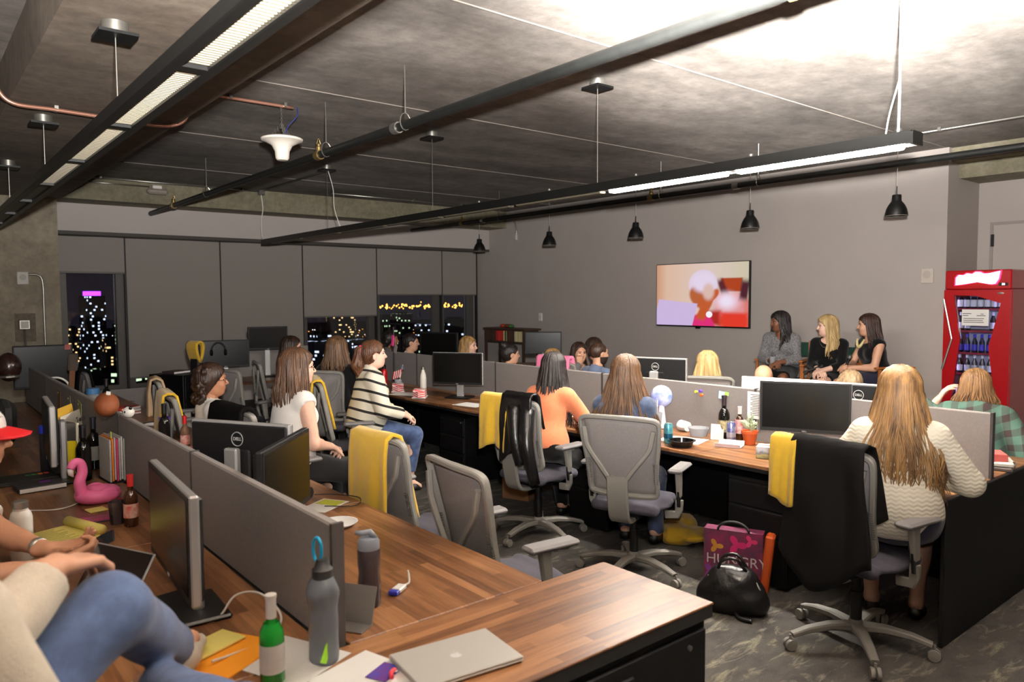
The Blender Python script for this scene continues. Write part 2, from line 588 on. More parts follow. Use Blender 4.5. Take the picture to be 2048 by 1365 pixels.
for x in XB[1:-1] + [9.555]:
    struct(slab('trim_%d' % (XB.index(x)+1 if x in XB else 9), x-0.014, x+0.014, 12.86, 12.93, 0.35, 2.7, M_MULLD))  # dark strips standing in for the gaps between the blinds

# ------------------------------------------------------------------ television on the wall
def m_tv():
    g = NG('tv_picture')
    tc = g.n('TexCoord')
    sp_ = g.n('SeparateXYZ'); g.l(tc.outputs['Object'], sp_.inputs[0])
    # u: 0..1 to the right seen from the room (towards -y), v: 0..1 upwards
    u = g.n('MapRange'); u.inputs[1].default_value = 0.851; u.inputs[2].default_value = -0.851
    v = g.n('MapRange'); v.inputs[1].default_value = -0.48; v.inputs[2].default_value = 0.48
    g.l(sp_.outputs[1], u.inputs[0]); g.l(sp_.outputs[2], v.inputs[0])
    cv = g.n('CombineXYZ'); g.l(u.outputs[0], cv.inputs[0]); g.l(v.outputs[0], cv.inputs[1])
    def blob(cu, cv_, ru, rv, soft, rot=0.0):
        mp = g.n('Mapping', vector_type='TEXTURE')
        mp.inputs['Location'].default_value = (cu, cv_, 0); mp.inputs['Rotation'].default_value = (0, 0, rot)
        mp.inputs['Scale'].default_value = (ru, rv, 1)
        g.l(cv.outputs[0], mp.inputs[0])
        ln = g.n('VectorMath', operation='LENGTH'); g.l(mp.outputs[0], ln.inputs[0])
        mr = g.n('MapRange', interpolation_type='SMOOTHSTEP'); mr.inputs[1].default_value = 1+soft; mr.inputs[2].default_value = max(0.0, 1-soft)
        g.l(ln.outputs[1], mr.inputs[0]); return mr.outputs[0]
    def rect(u0, u1, v0, v1, soft, rot=0.0):
        mp = g.n('Mapping', vector_type='TEXTURE')
        mp.inputs['Location'].default_value = ((u0+u1)/2, (v0+v1)/2, 0); mp.inputs['Rotation'].default_value = (0, 0, rot)
        mp.inputs['Scale'].default_value = ((u1-u0)/2, (v1-v0)/2, 1)
        g.l(cv.outputs[0], mp.inputs[0])
        ab = g.n('VectorMath', operation='ABSOLUTE'); g.l(mp.outputs[0], ab.inputs[0])
        se = g.n('SeparateXYZ'); g.l(ab.outputs[0], se.inputs[0])
        mxx = g.n('Math', operation='MAXIMUM'); g.l(se.outputs[0], mxx.inputs[0]); g.l(se.outputs[1], mxx.inputs[1])
        mr = g.n('MapRange', interpolation_type='SMOOTHSTEP'); mr.inputs[1].default_value = 1+soft; mr.inputs[2].default_value = max(0.0, 1-soft)
        g.l(mxx.outputs[0], mr.inputs[0]); return mr.outputs[0]
    base = g.ramp(u.outputs[0], [(0.0, (206, 150, 118)), (0.12, (222, 186, 162)), (0.6, (222, 200, 190)), (1.0, (206, 196, 170))])
    cur = base.outputs[0]
    def over(fac, col):
        nonlocal cur
        mx = g.n('MixRGB'); g.l(fac, mx.inputs[0]); g.l(cur, mx.inputs[1]); mx.inputs[2].default_value = lin(col)
        cur = mx.outputs[0]
    over(rect(0.68, 1.02, 0.0, 0.42, 0.35), (214, 66, 44))
    over(rect(0.66, 0.98, 0.18, 0.55, 0.4), (226, 150, 150))
    over(rect(0.72, 0.94, 0.55, 0.76, 0.12), (176, 66, 26))
    over(rect(0.70, 0.77, 0.52, 0.74, 0.5, 0.25), (96, 34, 44))
    over(rect(0.92, 1.0, 0.42, 0.72, 0.4, -0.1), (78, 30, 44))
    over(blob(0.78, 0.40, 0.10, 0.12, 0.8), (240, 226, 246))
    over(rect(0.56, 0.72, 0.02, 0.25, 0.4), (176, 40, 30))
    over(rect(0.72, 1.0, -0.05, 0.22, 0.3), (228, 58, 40))
    over(rect(0.40, 0.66, -0.2, 0.20, 0.12, 0.35), (226, 46, 120))
    over(blob(0.53, 0.66, 0.155, 0.24, 0.06), (224, 206, 226))
    over(rect(0.50, 0.60, 0.10, 0.46, 0.25, -0.30), (200, 88, 40))
    over(blob(0.505, 0.47, 0.115, 0.19, 0.16, 0.25), (186, 98, 54))
    over(blob(0.55, 0.36, 0.07, 0.10, 0.4), (196, 92, 46))
    over(blob(0.645, 0.50, 0.045, 0.10, 0.25, -0.4), (198, 92, 44))
    over(blob(0.54, 0.70, 0.13, 0.16, 0.35), (230, 214, 236))
    over(blob(0.59, 0.55, 0.06, 0.13, 0.4), (220, 186, 176))
    over(blob(0.60, 0.19, 0.034, 0.05, 0.12), (250, 246, 255))
    over(rect(-0.03, 0.42, -0.3, 0.40, 0.03, -0.16), (206, 184, 226))
    g.b.inputs['Base Color'].default_value = (0.01, 0.01, 0.01, 1)
    g.b.inputs['Roughness'].default_value = 0.25
    g.l(cur, g.b.inputs['Emission Color']); g.b.inputs['Emission Strength'].default_value = 0.95
    return g.m
t = thing('television', 'wide flat television showing a bright picture, hung on the grey wall', 'television', (9.555, 7.08, 1.77))
MB().box((0.0, 0, 0), (0.045, 1.728, 0.992), bev=0.006).build('housing', M_BLACK, t)
MB().box((-0.0245, 0, 0.005), (0.004, 1.696, 0.958)).build('screen', m_tv(), t)
MB().box((-0.006, 0.05, -0.508), (0.035, 0.08, 0.025), bev=0.004).build('sensor', M_BLACK, t)
MB().box((0.033, 0, 0), (0.02, 0.5, 0.4)).build('wall_bracket', M_BLACK, t)

# ------------------------------------------------------------------ suspended linear lights
M_DIFF = mat('unlit_diffuser', (88, 82, 69), 0.5, var=0.05, vscale=4)
M_LIT = mat('lit_diffuser', (255, 250, 242), 0.4, emit=(255, 248, 236), estr=350)
M_LAMPB = mat('lamp_black', (16, 16, 15), 0.4)
def canopy(parent, x, y, z, zl):
    MB().lathe([(0.064, -0.0), (0.064, -0.058)], (x, y, z), 16).build('canopy_can', M_STEEL, parent, smooth='auto')
    MB().box((x, y, z-0.065), (0.18, 0.18, 0.015)).build('canopy_plate', M_BLACK, parent)
    MB().tube([(x, y, z-0.06), (x, y, zl)], 0.0032, 6).build('suspension_wire', M_STEEL, parent)
# left, unlit fixture with louvred diffusers
L = thing('linear_pendant', 'long unlit black linear pendant with pale ribbed diffusers under the wide beam', 'light fixture', (0.87, 0, 2.595))
hb = MB()
for sx in (-1, 1):
    hb.box((sx*0.066, 4.5, 0.025), (0.044, 12.7, 0.064), bev=0.005)
hb.box((0, 4.5, 0.061), (0.09, 12.7, 0.015))
k = -1.82
edges = []
while k < 10.8:
    edges.append(k); hb.box((0, k, 0.015), (0.092, 0.064, 0.038)); k += 1.184
hb.build('housing', M_LAMPB, L)
M_RIB = mat('diffuser_rib', (156, 147, 126), 0.5)
for i, e in enumerate(edges[:-1]):
    dd = MB().box((0, e+0.592, 0.020), (0.09, 1.114, 0.010)).build('diffuser', M_DIFF, L)
    if 2 <= i < 7:
        rb = MB()
        for q in range(42):
            rb.box((0, e+0.05+q*0.0263, 0.0125), (0.087, 0.010, 0.0075))
        rb.build('diffuser_ribs', M_RIB, dd)
for y in (1.82, 4.21, 6.63, 8.96):
    canopy(L, 0.02, y, 3.13-2.595, 0.06)
# right fixture, two near sections lit
L2 = thing('linear_pendant', 'long black linear pendant above the aisle with two brightly lit tubes', 'light fixture', (4.38, 0, 2.582))
hb = MB()
hb.box((0, 6.566, 0.066), (0.128, 9.5, 0.010))
for sx in (-1, 1):
    hb.box((sx*0.058, 6.566, 0.033), (0.015, 9.5, 0.064))
hb.box((0, 1.82, 0.033), (0.128, 0.015, 0.072)); hb.box((0, 11.31, 0.033), (0.128, 0.015, 0.072))
ys = [1.88+1.152*i for i in range(9)]
for y in ys[1:]:
    hb.box((0, y-0.032, 0.026), (0.10, 0.05, 0.038))
hb.build('housing', M_LAMPB, L2)
for i in range(8):
    MB().box((0, ys[i]+0.544, -0.001 if i < 2 else 0.006), (0.070, 1.062, 0.030 if i < 2 else 0.028), bev=0.008).build('lit_tube' if i < 2 else 'diffuser', M_LIT if i < 2 else M_DIFF, L2)
for y in (4.26, 6.66, 9.15):
    canopy(L2, 0.0, y, ZC-2.582, 0.07)
cb = spline([(0.0, 1.92, 0.895), (0.004, 1.92, 0.54), (-0.004, 1.915, 0.26), (0.0, 1.92, 0.07)], 8)
MB().tube(cb, 0.007, 6).build('power_cable', M_WHITE, L2, smooth=True)
MB().tube(spline([(0.004, 1.92, 0.38), (-0.02, 1.96, 0.19), (-0.02, 1.98, 0.07)], 6), 0.0045, 6).build('power_cable', M_WHITE, L2, smooth=True)
cb = spline([(0.0, 9.11, 0.82), (0.02, 9.02, 0.58), (-0.01, 8.93, 0.32), (0.02, 8.83, 0.07)], 8)
MB().tube(cb, 0.005, 6).build('power_cable', M_WHITE, L2, smooth=True)
for o in (L, L2):
    o.rotation_euler = (0, 0, 0)

# ------------------------------------------------------------------ sprinkler pipes
M_PIPE = mat('black_pipe', (24, 25, 24), 0.45, var=0.15, vscale=14)
def sprinkler(name, label, x, z, y0, y1, hang, heads, joints, r=0.033):
    t = thing(name, label, 'pipe', (x, 0, z), group='black sprinkler pipes')
    MB().tube([(0, y0, 0), (0, y1, 0)], r, 14).build('pipe_run', M_PIPE, t, smooth='auto')
    for y in hang:
        h = MB().tube([(0, y, 0.09), (0, y, ZC-z)], 0.006, 6)
        ring = [(0.044*math.sin(a), y, 0.026+0.064*math.cos(a)) for a in [2*PI*q/12 for q in range(12)]]
        h.tube(ring, 0.0045, 5, closed=True)
        h.build('hanger_rod', M_STEEL, t)
    for y in heads:
        h = MB().lathe([(0.044, -0.038), (0.044, 0.038)], (0, y, 0), 12, axis=(0, 1, 0))
        h.lathe([(0.026, 0.025), (0.026, 0.07), (0.018, 0.077), (0.018, 0.096), (0.013, 0.102)], (0, y, 0), 10)
        h.tube([(0.018, y, 0.096), (0.008, y, 0.134), (-0.008, y, 0.134), (-0.018, y, 0.096)], 0.004, 5)
        h.lathe([(0.020, 0.137), (0.020, 0.141)], (0, y, 0), 10)
        h.build('sprinkler_head', M_BRASS, t, smooth='auto')
    for y in joints:
        MB().lathe([(0.043, -0.038), (0.043, 0.038)], (0, y, 0), 12, axis=(0, 1, 0)).build('coupling', M_STEEL, t, smooth='auto')
sprinkler('sprinkler_pipe', 'black sprinkler pipe crossing the ceiling between the two linear pendants', 2.98, 3.04, -0.8, 12.22,
          (4.89, 6.23, 9.57), (6.38, 11.0, 1.73), (5.02,), r=0.034)
sprinkler('sprinkler_pipe', 'black sprinkler pipe above the row of small pendant lamps', 7.64, 3.04, -0.8, 12.35,
          (4.89, 6.30, 9.65), (6.46, 10.7), (5.18, 10.1), r=0.034)

# ------------------------------------------------------------------ small black pendant lamps
def pendant(label, y):
    x, zb = 8.15, 2.582
    t = thing('pendant_lamp', label, 'lamp', (x, y, zb), group='row of small black pendant lamps')
    prof = [(0.113, 0.0), (0.110, 0.026), (0.100, 0.070), (0.079, 0.115), (0.051, 0.151), (0.046, 0.159), (0.046, 0.211), (0.041, 0.220), (0.015, 0.225)]
    inner = [(0.012, 0.215), (0.038, 0.143), (0.072, 0.110), (0.093, 0.064), (0.108, 0.0)]
    MB().lathe(inner+prof, (0, 0, 0), 24, cap=False).build('lamp_shade', M_LAMPB, t, smooth='auto')
    MB().lathe([(0.112, -0.003), (0.114, 0.003), (0.108, 0.005), (0.107, 0.0)], (0, 0, 0), 24, cap=False).build('rim', mat('lamp_rim', (120, 112, 104), 0.5), t, smooth='auto')
    MB().lathe([(0.006, 0.22), (0.006, 0.31)], (0, 0, 0), 8).build('stem', M_BLACK, t)
    MB().tube([(0, 0, 0.30), (0, 0, ZC-zb-0.03)], 0.0023, 5).build('cord', mat('clear_cord', (180, 174, 166), 0.4), t)
    MB().lathe([(0.038, 0), (0.045, 0.006), (0.045, 0.03)], (0, 0, ZC-zb-0.03), 14).build('canopy', M_STEEL, t, smooth='auto')
for lab, y in (('small black pendant lamp nearest the fridge', 3.57), ('small black pendant lamp between the television and the panel speakers', 5.32),
               ('middle lamp of the row of black pendants', 7.17), ('small black pendant lamp, second from the window corner', 9.0), ('small black pendant lamp in the window corner', 10.88)):
    pendant(lab, y)

# ------------------------------------------------------------------ conduits, speaker and boxes on the ceiling
t = thing('copper_conduit', 'copper coloured conduit crossing under the wide beam and on to the slab', 'conduit', (0, 0, 0))
MB().tube(spline([(0.38, 6.27, 3.44), (0.54, 6.22, 3.35), (0.57, 6.20, 3.19), (0.66, 6.20, 3.10), (0.90, 6.23, 3.10), (1.28, 6.27, 3.10), (1.64, 6.30, 3.10), (1.81, 6.31, 3.17), (1.86, 6.34, 3.35), (1.95, 6.40, 3.44), (2.18, 6.48, 3.45), (2.79, 6.48, 3.45)], 6), 0.015, 8).build('conduit_run', M_COPPER, t, smooth=True)
for x, z in ((0.92, 3.11), (1.51, 3.11), (2.23, 3.46), (2.71, 3.46)):
    MB().box((x, 6.25 if x < 1.8 else 6.48, z), (0.025, 0.06, 0.038)).build('conduit_clip', M_STEEL, t)
# hanging white speaker
t = thing('pendant_speaker', 'white trumpet shaped ceiling speaker hung on chains', 'speaker', (2.68, 6.48, 2.975))
MB().lathe([(0.0, 0.0), (0.045, 0.0), (0.058, 0.015), (0.064, 0.077), (0.09, 0.128), (0.147, 0.16), (0.177, 0.170), (0.182, 0.186), (0.16, 0.198), (0.0, 0.205)], n=28).build('horn', mat('speaker_white', (222, 214, 202), 0.5), t, smooth='auto')
ch = MB()
def chain(a, b, n):
    for i in range(n):
        p = np.array(a)+(np.array(b)-np.array(a))*(i+0.5)/n
        hh = np.linalg.norm(np.array(b)-np.array(a))/n*0.66
        rz = PI/2 if i % 2 else 0
        ch.tube([(p[0]+0.008*math.cos(q)*math.cos(rz), p[1]+0.008*math.cos(q)*math.sin(rz), p[2]+hh*math.sin(q)) for q in [2*PI*k/8 for k in range(8)]], 0.0023, 4, closed=True)
chain((0, 0, 0.31), (0, 0, 0.465), 9)
for a in (0.3, 2.4, 4.5):
    chain((0.115*math.cos(a), 0.115*math.sin(a), 0.2), (0, 0, 0.31), 5)
ch.build('chain', M_STEEL, t)
MB().tube(spline([(0.025, 0, 0.22), (0.06, -0.01, 0.31), (0.13, -0.04, 0.40), (0.14, -0.025, 0.48)], 6), 0.004, 5).build('blue_wire', mat('blue_wire', (40, 52, 130), 0.5), t)
# steel conduits along the window beam and towards the alcove
t = thing('steel_conduit', 'thin steel conduits running along the top of the window beam', 'conduit', (0, 0, 0))
MB().tube([(1.92, 11.80, 3.45), (4.48, 11.80, 3.45)], 0.014, 8).build('conduit_run', M_STEEL, t, smooth=True)
MB().tube([(1.92, 11.87, 3.39), (2.89, 11.87, 3.39)], 0.011, 8).build('conduit_run', M_STEEL, t, smooth=True)
MB().tube([(5.5, 11.33, 3.45), (8.2, 11.33, 3.45)], 0.014, 8).build('conduit_run', M_STEEL, t, smooth=True)
MB().tube([(4.48, 11.78, 3.45), (4.48, 9.47, 3.45)], 0.014, 8).build('conduit_run', mat('dark_conduit', (60, 56, 52), 0.5, 0.4), t, smooth=True)
for x, y in ((2.24, 11.8), (4.22, 11.8), (7.04, 11.33), (8.06, 11.33)):
    MB().box((x, y, 3.46), (0.032, 0.06, 0.038)).build('conduit_clip', M_STEEL, t)
t = thing('emergency_light', 'small white emergency light fixed to the window beam', 'light fixture', (2.98, 11.84, 3.324))
MB().box((0, -0.01, 0.06), (0.128, 0.09, 0.05), bev=0.008).build('junction_box', M_WHITE, t)
MB().box((0, -0.03, -0.005), (0.28, 0.11, 0.08), bev=0.025).build('housing', mat('em_grey', (150, 140, 130), 0.5), t)
t = thing('ceiling_cable', 'white cable hanging from a steel box at the window beam', 'cable', (4.48, 11.70, 0))
MB().box((0, 0, 3.42), (0.09, 0.09, 0.077), bev=0.006).build('junction_box', M_STEEL, t)
MB().tube(spline([(0, 0, 3.385), (0.02, 0, 3.16), (-0.01, 0, 2.97), (0.0, 0.01, 2.71)], 6), 0.008, 6).build('cable', M_WHITE, t, smooth=True)
t = thing('steel_conduit', 'thin steel conduit running above the small pendants to the alcove', 'conduit', (0, 0, 0))
MB().tube([(8.40, 11.5, 3.455), (8.40, 1.28, 3.455)], 0.014, 8).build('conduit_run', M_STEEL, t, smooth=True)
for y in (3.26, 4.1, 5.0, 6.27, 7.94):
    MB().box((8.40, y, 3.46), (0.064, 0.032, 0.038)).build('conduit_clip', M_STEEL, t)
t = thing('hook_conduit', 'grey conduit hook with a small sensor at the corner of the window beam', 'conduit', (9.47, 11.52, 0))
MB().tube(spline([(-0.64, 0.32, 3.28), (-0.19, 0.19, 3.31), (0.0, 0.0, 3.26), (0.025, -0.06, 3.09), (0.025, -0.06, 2.99)], 8), 0.013, 8).build('conduit_run', M_STEEL, t, smooth=True)
MB().box((0.025, -0.06, 2.94), (0.05, 0.05, 0.13), bev=0.01).build('sensor', M_GREYP, t)

# ------------------------------------------------------------------ boxes on the column and plates on the wall
t = thing('wall_outlet_box', 'square grey speaker box with bent steel conduit on the concrete column', 'electrical box', (1.28, 11.86, 2.04))
MB().box((0, -0.005, 0), (0.135, 0.064, 0.173), bev=0.01).build('box_body', M_GREYP, t)
MB().lathe([(0.038, 0), (0.038, 0.008)], (0, -0.037, 0.013), 18, axis=(0, -1, 0)).build('grille', mat('box_grille', (176, 172, 164), 0.6), t)
MB().tube(spline([(0.064, 0.0, 0.05), (0.154, 0.0, 0.05), (0.21, 0.0, 0.013), (0.23, 0.0, -0.10), (0.23, 0.0, -0.45), (0.23, 0.0, -0.96)], 8), 0.014, 8).build('conduit_run', M_STEEL, t, smooth=True)
t = thing('wall_outlet_box', 'small steel outlet box on a patched square of the concrete column', 'electrical box', (1.28, 11.86, 1.42))
MB().box((0.013, 0.038, -0.04), (0.24, 0.004, 0.38)).build('patch', mat('cement_patch', (112, 103, 88), 0.85, var=0.2, vscale=20), t)
MB().box((0, 0.0, 0), (0.128, 0.058, 0.128), bev=0.008).build('box_body', M_STEEL, t)
MB().box((0, -0.032, 0), (0.09, 0.008, 0.09), bev=0.002).build('cover', M_GREYP, t)
MB().tube([(0, 0.0, -0.064), (0, 0.0, -0.96)], 0.014, 8).build('conduit_run', M_STEEL, t, smooth=True)
t = thing('light_switch', 'white light switch on the grey wall left of the television', 'switch', (9.588, 10.85, 1.366))
MB().box((0, 0, 0), (0.016, 0.10, 0.154), bev=0.005).build('plate', M_WHITE, t)
MB().box((-0.010, 0, 0), (0.012, 0.038, 0.077), bev=0.004).build('rocker', M_GREYP, t)
t = thing('wall_sensor', 'square white speaker plate on the wall beside the fridge', 'wall plate', (9.586, 3.82, 1.98))
MB().box((0, 0, 0), (0.025, 0.14, 0.18), bev=0.006).build('plate', mat('plate_beige', (198, 188, 178), 0.5), t)
MB().lathe([(0.041, 0), (0.046, 0.005)], (-0.015, 0, 0.015), 20, axis=(-1, 0, 0)).build('grille', mat('plate_grille', (182, 172, 162), 0.6), t)
# ------------------------------------------------------------------ people: signed-distance bodies meshed as one surface
def surface_nets(f, o, h):
    s = f < 0
    nx, ny, nz = f.shape
    c = [(0, 0, 0), (1, 0, 0), (0, 1, 0), (1, 1, 0), (0, 0, 1), (1, 0, 1), (0, 1, 1), (1, 1, 1)]
    cnt = np.zeros((nx-1, ny-1, nz-1), np.int8)
    for a, b, d in c:
        cnt += s[a:nx-1+a, b:ny-1+b, d:nz-1+d]
    act = (cnt > 0) & (cnt < 8)
    idx = np.argwhere(act)
    if len(idx) == 0: return np.zeros((0, 3)), np.zeros((0, 4), int)
    vid = -np.ones(act.shape, np.int64); vid[act] = np.arange(len(idx))
    vals = np.stack([f[idx[:, 0]+a, idx[:, 1]+b, idx[:, 2]+d] for a, b, d in c], 1)
    acc = np.zeros((len(idx), 3)); n = np.zeros(len(idx))
    C = np.array(c, float)
    for i in range(8):
        for j in range(i+1, 8):
            if np.abs(C[i]-C[j]).sum() != 1: continue
            m = (vals[:, i] < 0) != (vals[:, j] < 0)
            t = vals[m, i]/(vals[m, i]-vals[m, j])
            acc[m] += C[i]+t[:, None]*(C[j]-C[i]); n[m] += 1
    V = o + (idx + acc/n[:, None])*h
    Q = []
    for ax in range(3):
        b1, b2 = (ax+1) % 3, (ax+2) % 3
        sl0 = [slice(None)]*3; sl1 = [slice(None)]*3
        sl0[ax] = slice(0, -1); sl1[ax] = slice(1, None)
        e = s[tuple(sl0)] != s[tuple(sl1)]
        inside0 = s[tuple(sl0)]
        g = np.argwhere(e)
        ok = (g[:, b1] > 0) & (g[:, b2] > 0) & (g[:, b1] < f.shape[b1]-1) & (g[:, b2] < f.shape[b2]-1)
        g = g[ok]
        if len(g) == 0: continue
        fl = inside0[g[:, 0], g[:, 1], g[:, 2]]
        def at(d1, d2):
            q = g.copy(); q[:, b1] += d1; q[:, b2] += d2
            return vid[q[:, 0], q[:, 1], q[:, 2]]
        q = np.stack([at(-1, -1), at(0, -1), at(0, 0), at(-1, 0)], 1)
        q[~fl] = q[~fl][:, ::-1]
        Q.append(q)
    return V, np.vstack(Q)

class SDF:
    """A field of tapered capsules and ellipsoids melted together."""
    def __init__(s):
        s.p = []
    def cap(s, a, b, ra, rb=None, k=0.03, flat=None, cut=None, sub=False, grow=0.0):
        s.p.append(dict(t='c', a=np.asarray(a, float), b=np.asarray(b, float), ra=ra+grow, rb=(ra if rb is None else rb)+grow, k=k, flat=flat, cut=cut, sub=sub)); return s
    def ell(s, c, r, rot=None, k=0.03, sub=False, grow=0.0, cut=None):
        s.p.append(dict(t='e', a=np.asarray(c, float), r=np.asarray(r, float)+grow, rot=None if rot is None else np.asarray(rot, float), k=k, sub=sub, cut=cut)); return s
    def half(s, p, n):
        """keep the side the normal points away from"""
        s.p.append(dict(t='h', a=np.asarray(p, float), n=unit(n))); return s
    def extend(s, other, grow=0.0):
        for q in other.p:
            q = dict(q)
            if q['t'] == 'c': q['ra'] += grow; q['rb'] += grow
            elif q['t'] == 'e': q['r'] = q['r']+grow
            s.p.append(q)
        return s
    def bounds(s):
        lo = np.full(3, 1e9); hi = -lo
        for q in s.p:
            if q.get('sub') or q['t'] == 'h': continue
            if q['t'] == 'c':
                m = max(q['ra'], q['rb'])*(max(1, q['flat'][1]) if q['flat'] is not None else 1)
                l, u = np.minimum(q['a'], q['b'])-m, np.maximum(q['a'], q['b'])+m
            else:
                m = q['r'].max(); l, u = q['a']-m, q['a']+m
            lo = np.minimum(lo, l); hi = np.maximum(hi, u)
        return lo, hi
    def mesh(s, h, noise=None):
        lo, hi = s.bounds()
        lo = lo-3*h; n = np.ceil((hi-lo)/h).astype(int)+4
        f = np.full(n, 0.08, np.float32)
        ax = [np.float32(lo[i])+np.arange(n[i], dtype=np.float32)*np.float32(h) for i in range(3)]
        for q in s.p:
            if q['t'] == 'h':
                d = (ax[0][:, None, None]-q['a'][0])*q['n'][0]+(ax[1][None, :, None]-q['a'][1])*q['n'][1]+(ax[2][None, None, :]-q['a'][2])*q['n'][2]
                f = np.maximum(f, d.astype(np.float32)); continue
            k = q['k']; pad = k+2.5*h+0.005
            if q['t'] == 'c':
                m = max(q['ra'], q['rb'])*(max(1, q['flat'][1]) if q['flat'] is not None else 1)+pad
                l, u = np.minimum(q['a'], q['b'])-m, np.maximum(q['a'], q['b'])+m
            else:
                m = q['r'].max()+pad; l, u = q['a']-m, q['a']+m
            i0 = np.clip(np.floor((l-lo)/h).astype(int), 0, n); i1 = np.clip(np.ceil((u-lo)/h).astype(int)+1, 0, n)
            if np.any(i1 <= i0): continue
            X = ax[0][i0[0]:i1[0]][:, None, None]; Y = ax[1][i0[1]:i1[1]][None, :, None]; Z = ax[2][i0[2]:i1[2]][None, None, :]
            px, py, pz = X-np.float32(q['a'][0]), Y-np.float32(q['a'][1]), Z-np.float32(q['a'][2])
            if q['t'] == 'c':
                v = (q['b']-q['a'])
                if q['flat'] is not None:
                    fa, fs = unit(q['flat'][0]), q['flat'][1]
                    al = (px*fa[0]+py*fa[1]+pz*fa[2])*np.float32(1/fs-1)
                    px, py, pz = px+al*np.float32(fa[0]), py+al*np.float32(fa[1]), pz+al*np.float32(fa[2])
                    v = v+fa*np.dot(v, fa)*(1/fs-1)
                L2 = float(v@v)+1e-12
                t = np.clip((px*np.float32(v[0])+py*np.float32(v[1])+pz*np.float32(v[2]))/np.float32(L2), 0, 1)
                dx, dy, dz = px-t*np.float32(v[0]), py-t*np.float32(v[1]), pz-t*np.float32(v[2])
                d = np.sqrt(dx*dx+dy*dy+dz*dz)-(np.float32(q['ra'])+t*np.float32(q['rb']-q['ra']))
                if q['flat'] is not None and q['flat'][1] < 1: d = d*np.float32(max(q['flat'][1], 0.35))
            else:
                if q['rot'] is not None:
                    M = q['rot'].T.astype(np.float32)
                    px, py, pz = (M[0, 0]*px+M[0, 1]*py+M[0, 2]*pz), (M[1, 0]*px+M[1, 1]*py+M[1, 2]*pz), (M[2, 0]*px+M[2, 1]*py+M[2, 2]*pz)
                r = q['r'].astype(np.float32)
                ux, uy, uz = px/r[0], py/r[1], pz/r[2]
                k0 = np.sqrt(ux*ux+uy*uy+uz*uz)
                k1 = np.sqrt((ux/r[0])**2+(uy/r[1])**2+(uz/r[2])**2)+1e-6
                d = k0*(k0-1)/k1
            if q.get('cut') is not None:
                for cp, cn in q['cut']:
                    cn = unit(cn)
                    e = (X-np.float32(cp[0]))*np.float32(cn[0])+(Y-np.float32(cp[1]))*np.float32(cn[1])+(Z-np.float32(cp[2]))*np.float32(cn[2])
                    d = np.maximum(d, e)
            S = (slice(i0[0], i1[0]), slice(i0[1], i1[1]), slice(i0[2], i1[2]))
            a = f[S]
            if q['sub']:
                hh = np.maximum(k-np.abs(a+d), 0)/k
                f[S] = np.maximum(a, -d)+hh*hh*k*0.25
            else:
                hh = np.maximum(k-np.abs(a-d), 0)/k
                f[S] = np.minimum(a, d)-hh*hh*np.float32(k*0.25)
        return surface_nets(f, lo, h)

def vnormals(V, Q):
    n = np.cross(V[Q[:, 2]]-V[Q[:, 0]], V[Q[:, 3]]-V[Q[:, 1]])
    N = np.zeros_like(V)
    for i in range(4): np.add.at(N, Q[:, i], n)
    return N/(np.linalg.norm(N, axis=1, keepdims=True)+1e-12)

def relax(V, Q, it=1, w=0.5):
    for _ in range(it):
        A = np.zeros_like(V); c = np.zeros(len(V))
        for i in range(4):
            j = (i+1) % 4
            np.add.at(A, Q[:, i], V[Q[:, j]]); np.add.at(c, Q[:, i], 1)
            np.add.at(A, Q[:, j], V[Q[:, i]]); np.add.at(c, Q[:, j], 1)
        V = V*(1-w)+w*A/c[:, None]
    return V

def mesh_obj(name, parts, mats, parent, region=None):
    """parts: list of (V,Q,matindex or per-face array)"""
    vs, qs, ms = [], [], []; o = 0
    for V, Q, mi in parts:
        if len(Q) == 0: continue
        vs.append(V); qs.append(Q+o); o += len(V)
        ms.append(np.full(len(Q), mi, np.int32) if np.isscalar(mi) else mi)
    V = np.vstack(vs).astype(np.float32); Q = np.vstack(qs).astype(np.int32); mi = np.concatenate(ms).astype(np.int32)
    me = bpy.data.meshes.new(name)
    me.vertices.add(len(V)); me.vertices.foreach_set('co', V.ravel())
    me.loops.add(Q.size); me.loops.foreach_set('vertex_index', Q.ravel())
    me.polygons.add(len(Q)); me.polygons.foreach_set('loop_start', np.arange(0, Q.size, 4, dtype=np.int32))
    me.polygons.foreach_set('loop_total', np.full(len(Q), 4, np.int32))
    for m in mats: me.materials.append(m)
    me.polygons.foreach_set('material_index', mi)
    me.polygons.foreach_set('use_smooth', np.ones(len(Q), bool))
    me.update(calc_edges=True)
    return link(name, me, parent)

def ik(a, t, l1, l2, pole):
    a, t, pole = np.asarray(a, float), np.asarray(t, float), np.asarray(pole, float)
    d = t-a; L = np.linalg.norm(d)
    if L > (l1+l2)*0.995:
        t = a+d/L*(l1+l2)*0.995; d = t-a; L = np.linalg.norm(d)
    u = d/L
    x = (l1*l1-l2*l2+L*L)/(2*L)
    hgt = math.sqrt(max(l1*l1-x*x, 1e-6))
    p = pole-a; p = p-u*np.dot(p, u); p = unit(p)
    return a+u*x+p*hgt, t

def hair_mat(name, dark, light, scale=30):
    if name in MATS: return MATS[name]
    m = mat(name, dark, 0.42, var=0.0, col2=light, vscale=scale, stretch=(1.0, 1.0, 0.09), bump=0.5, bscale=110, bstretch=(1, 1, 0.05), spec=0.45)
    return m

def skin_mat(name, c):
    return mat(name, c, 0.5, var=0.05, vscale=18, bump=0.03, bscale=300, spec=0.4)

M_EYE = mat('eye_dark', (38, 26, 20), 0.2)
M_EYEW = mat('eye_white', (196, 184, 176), 0.3)

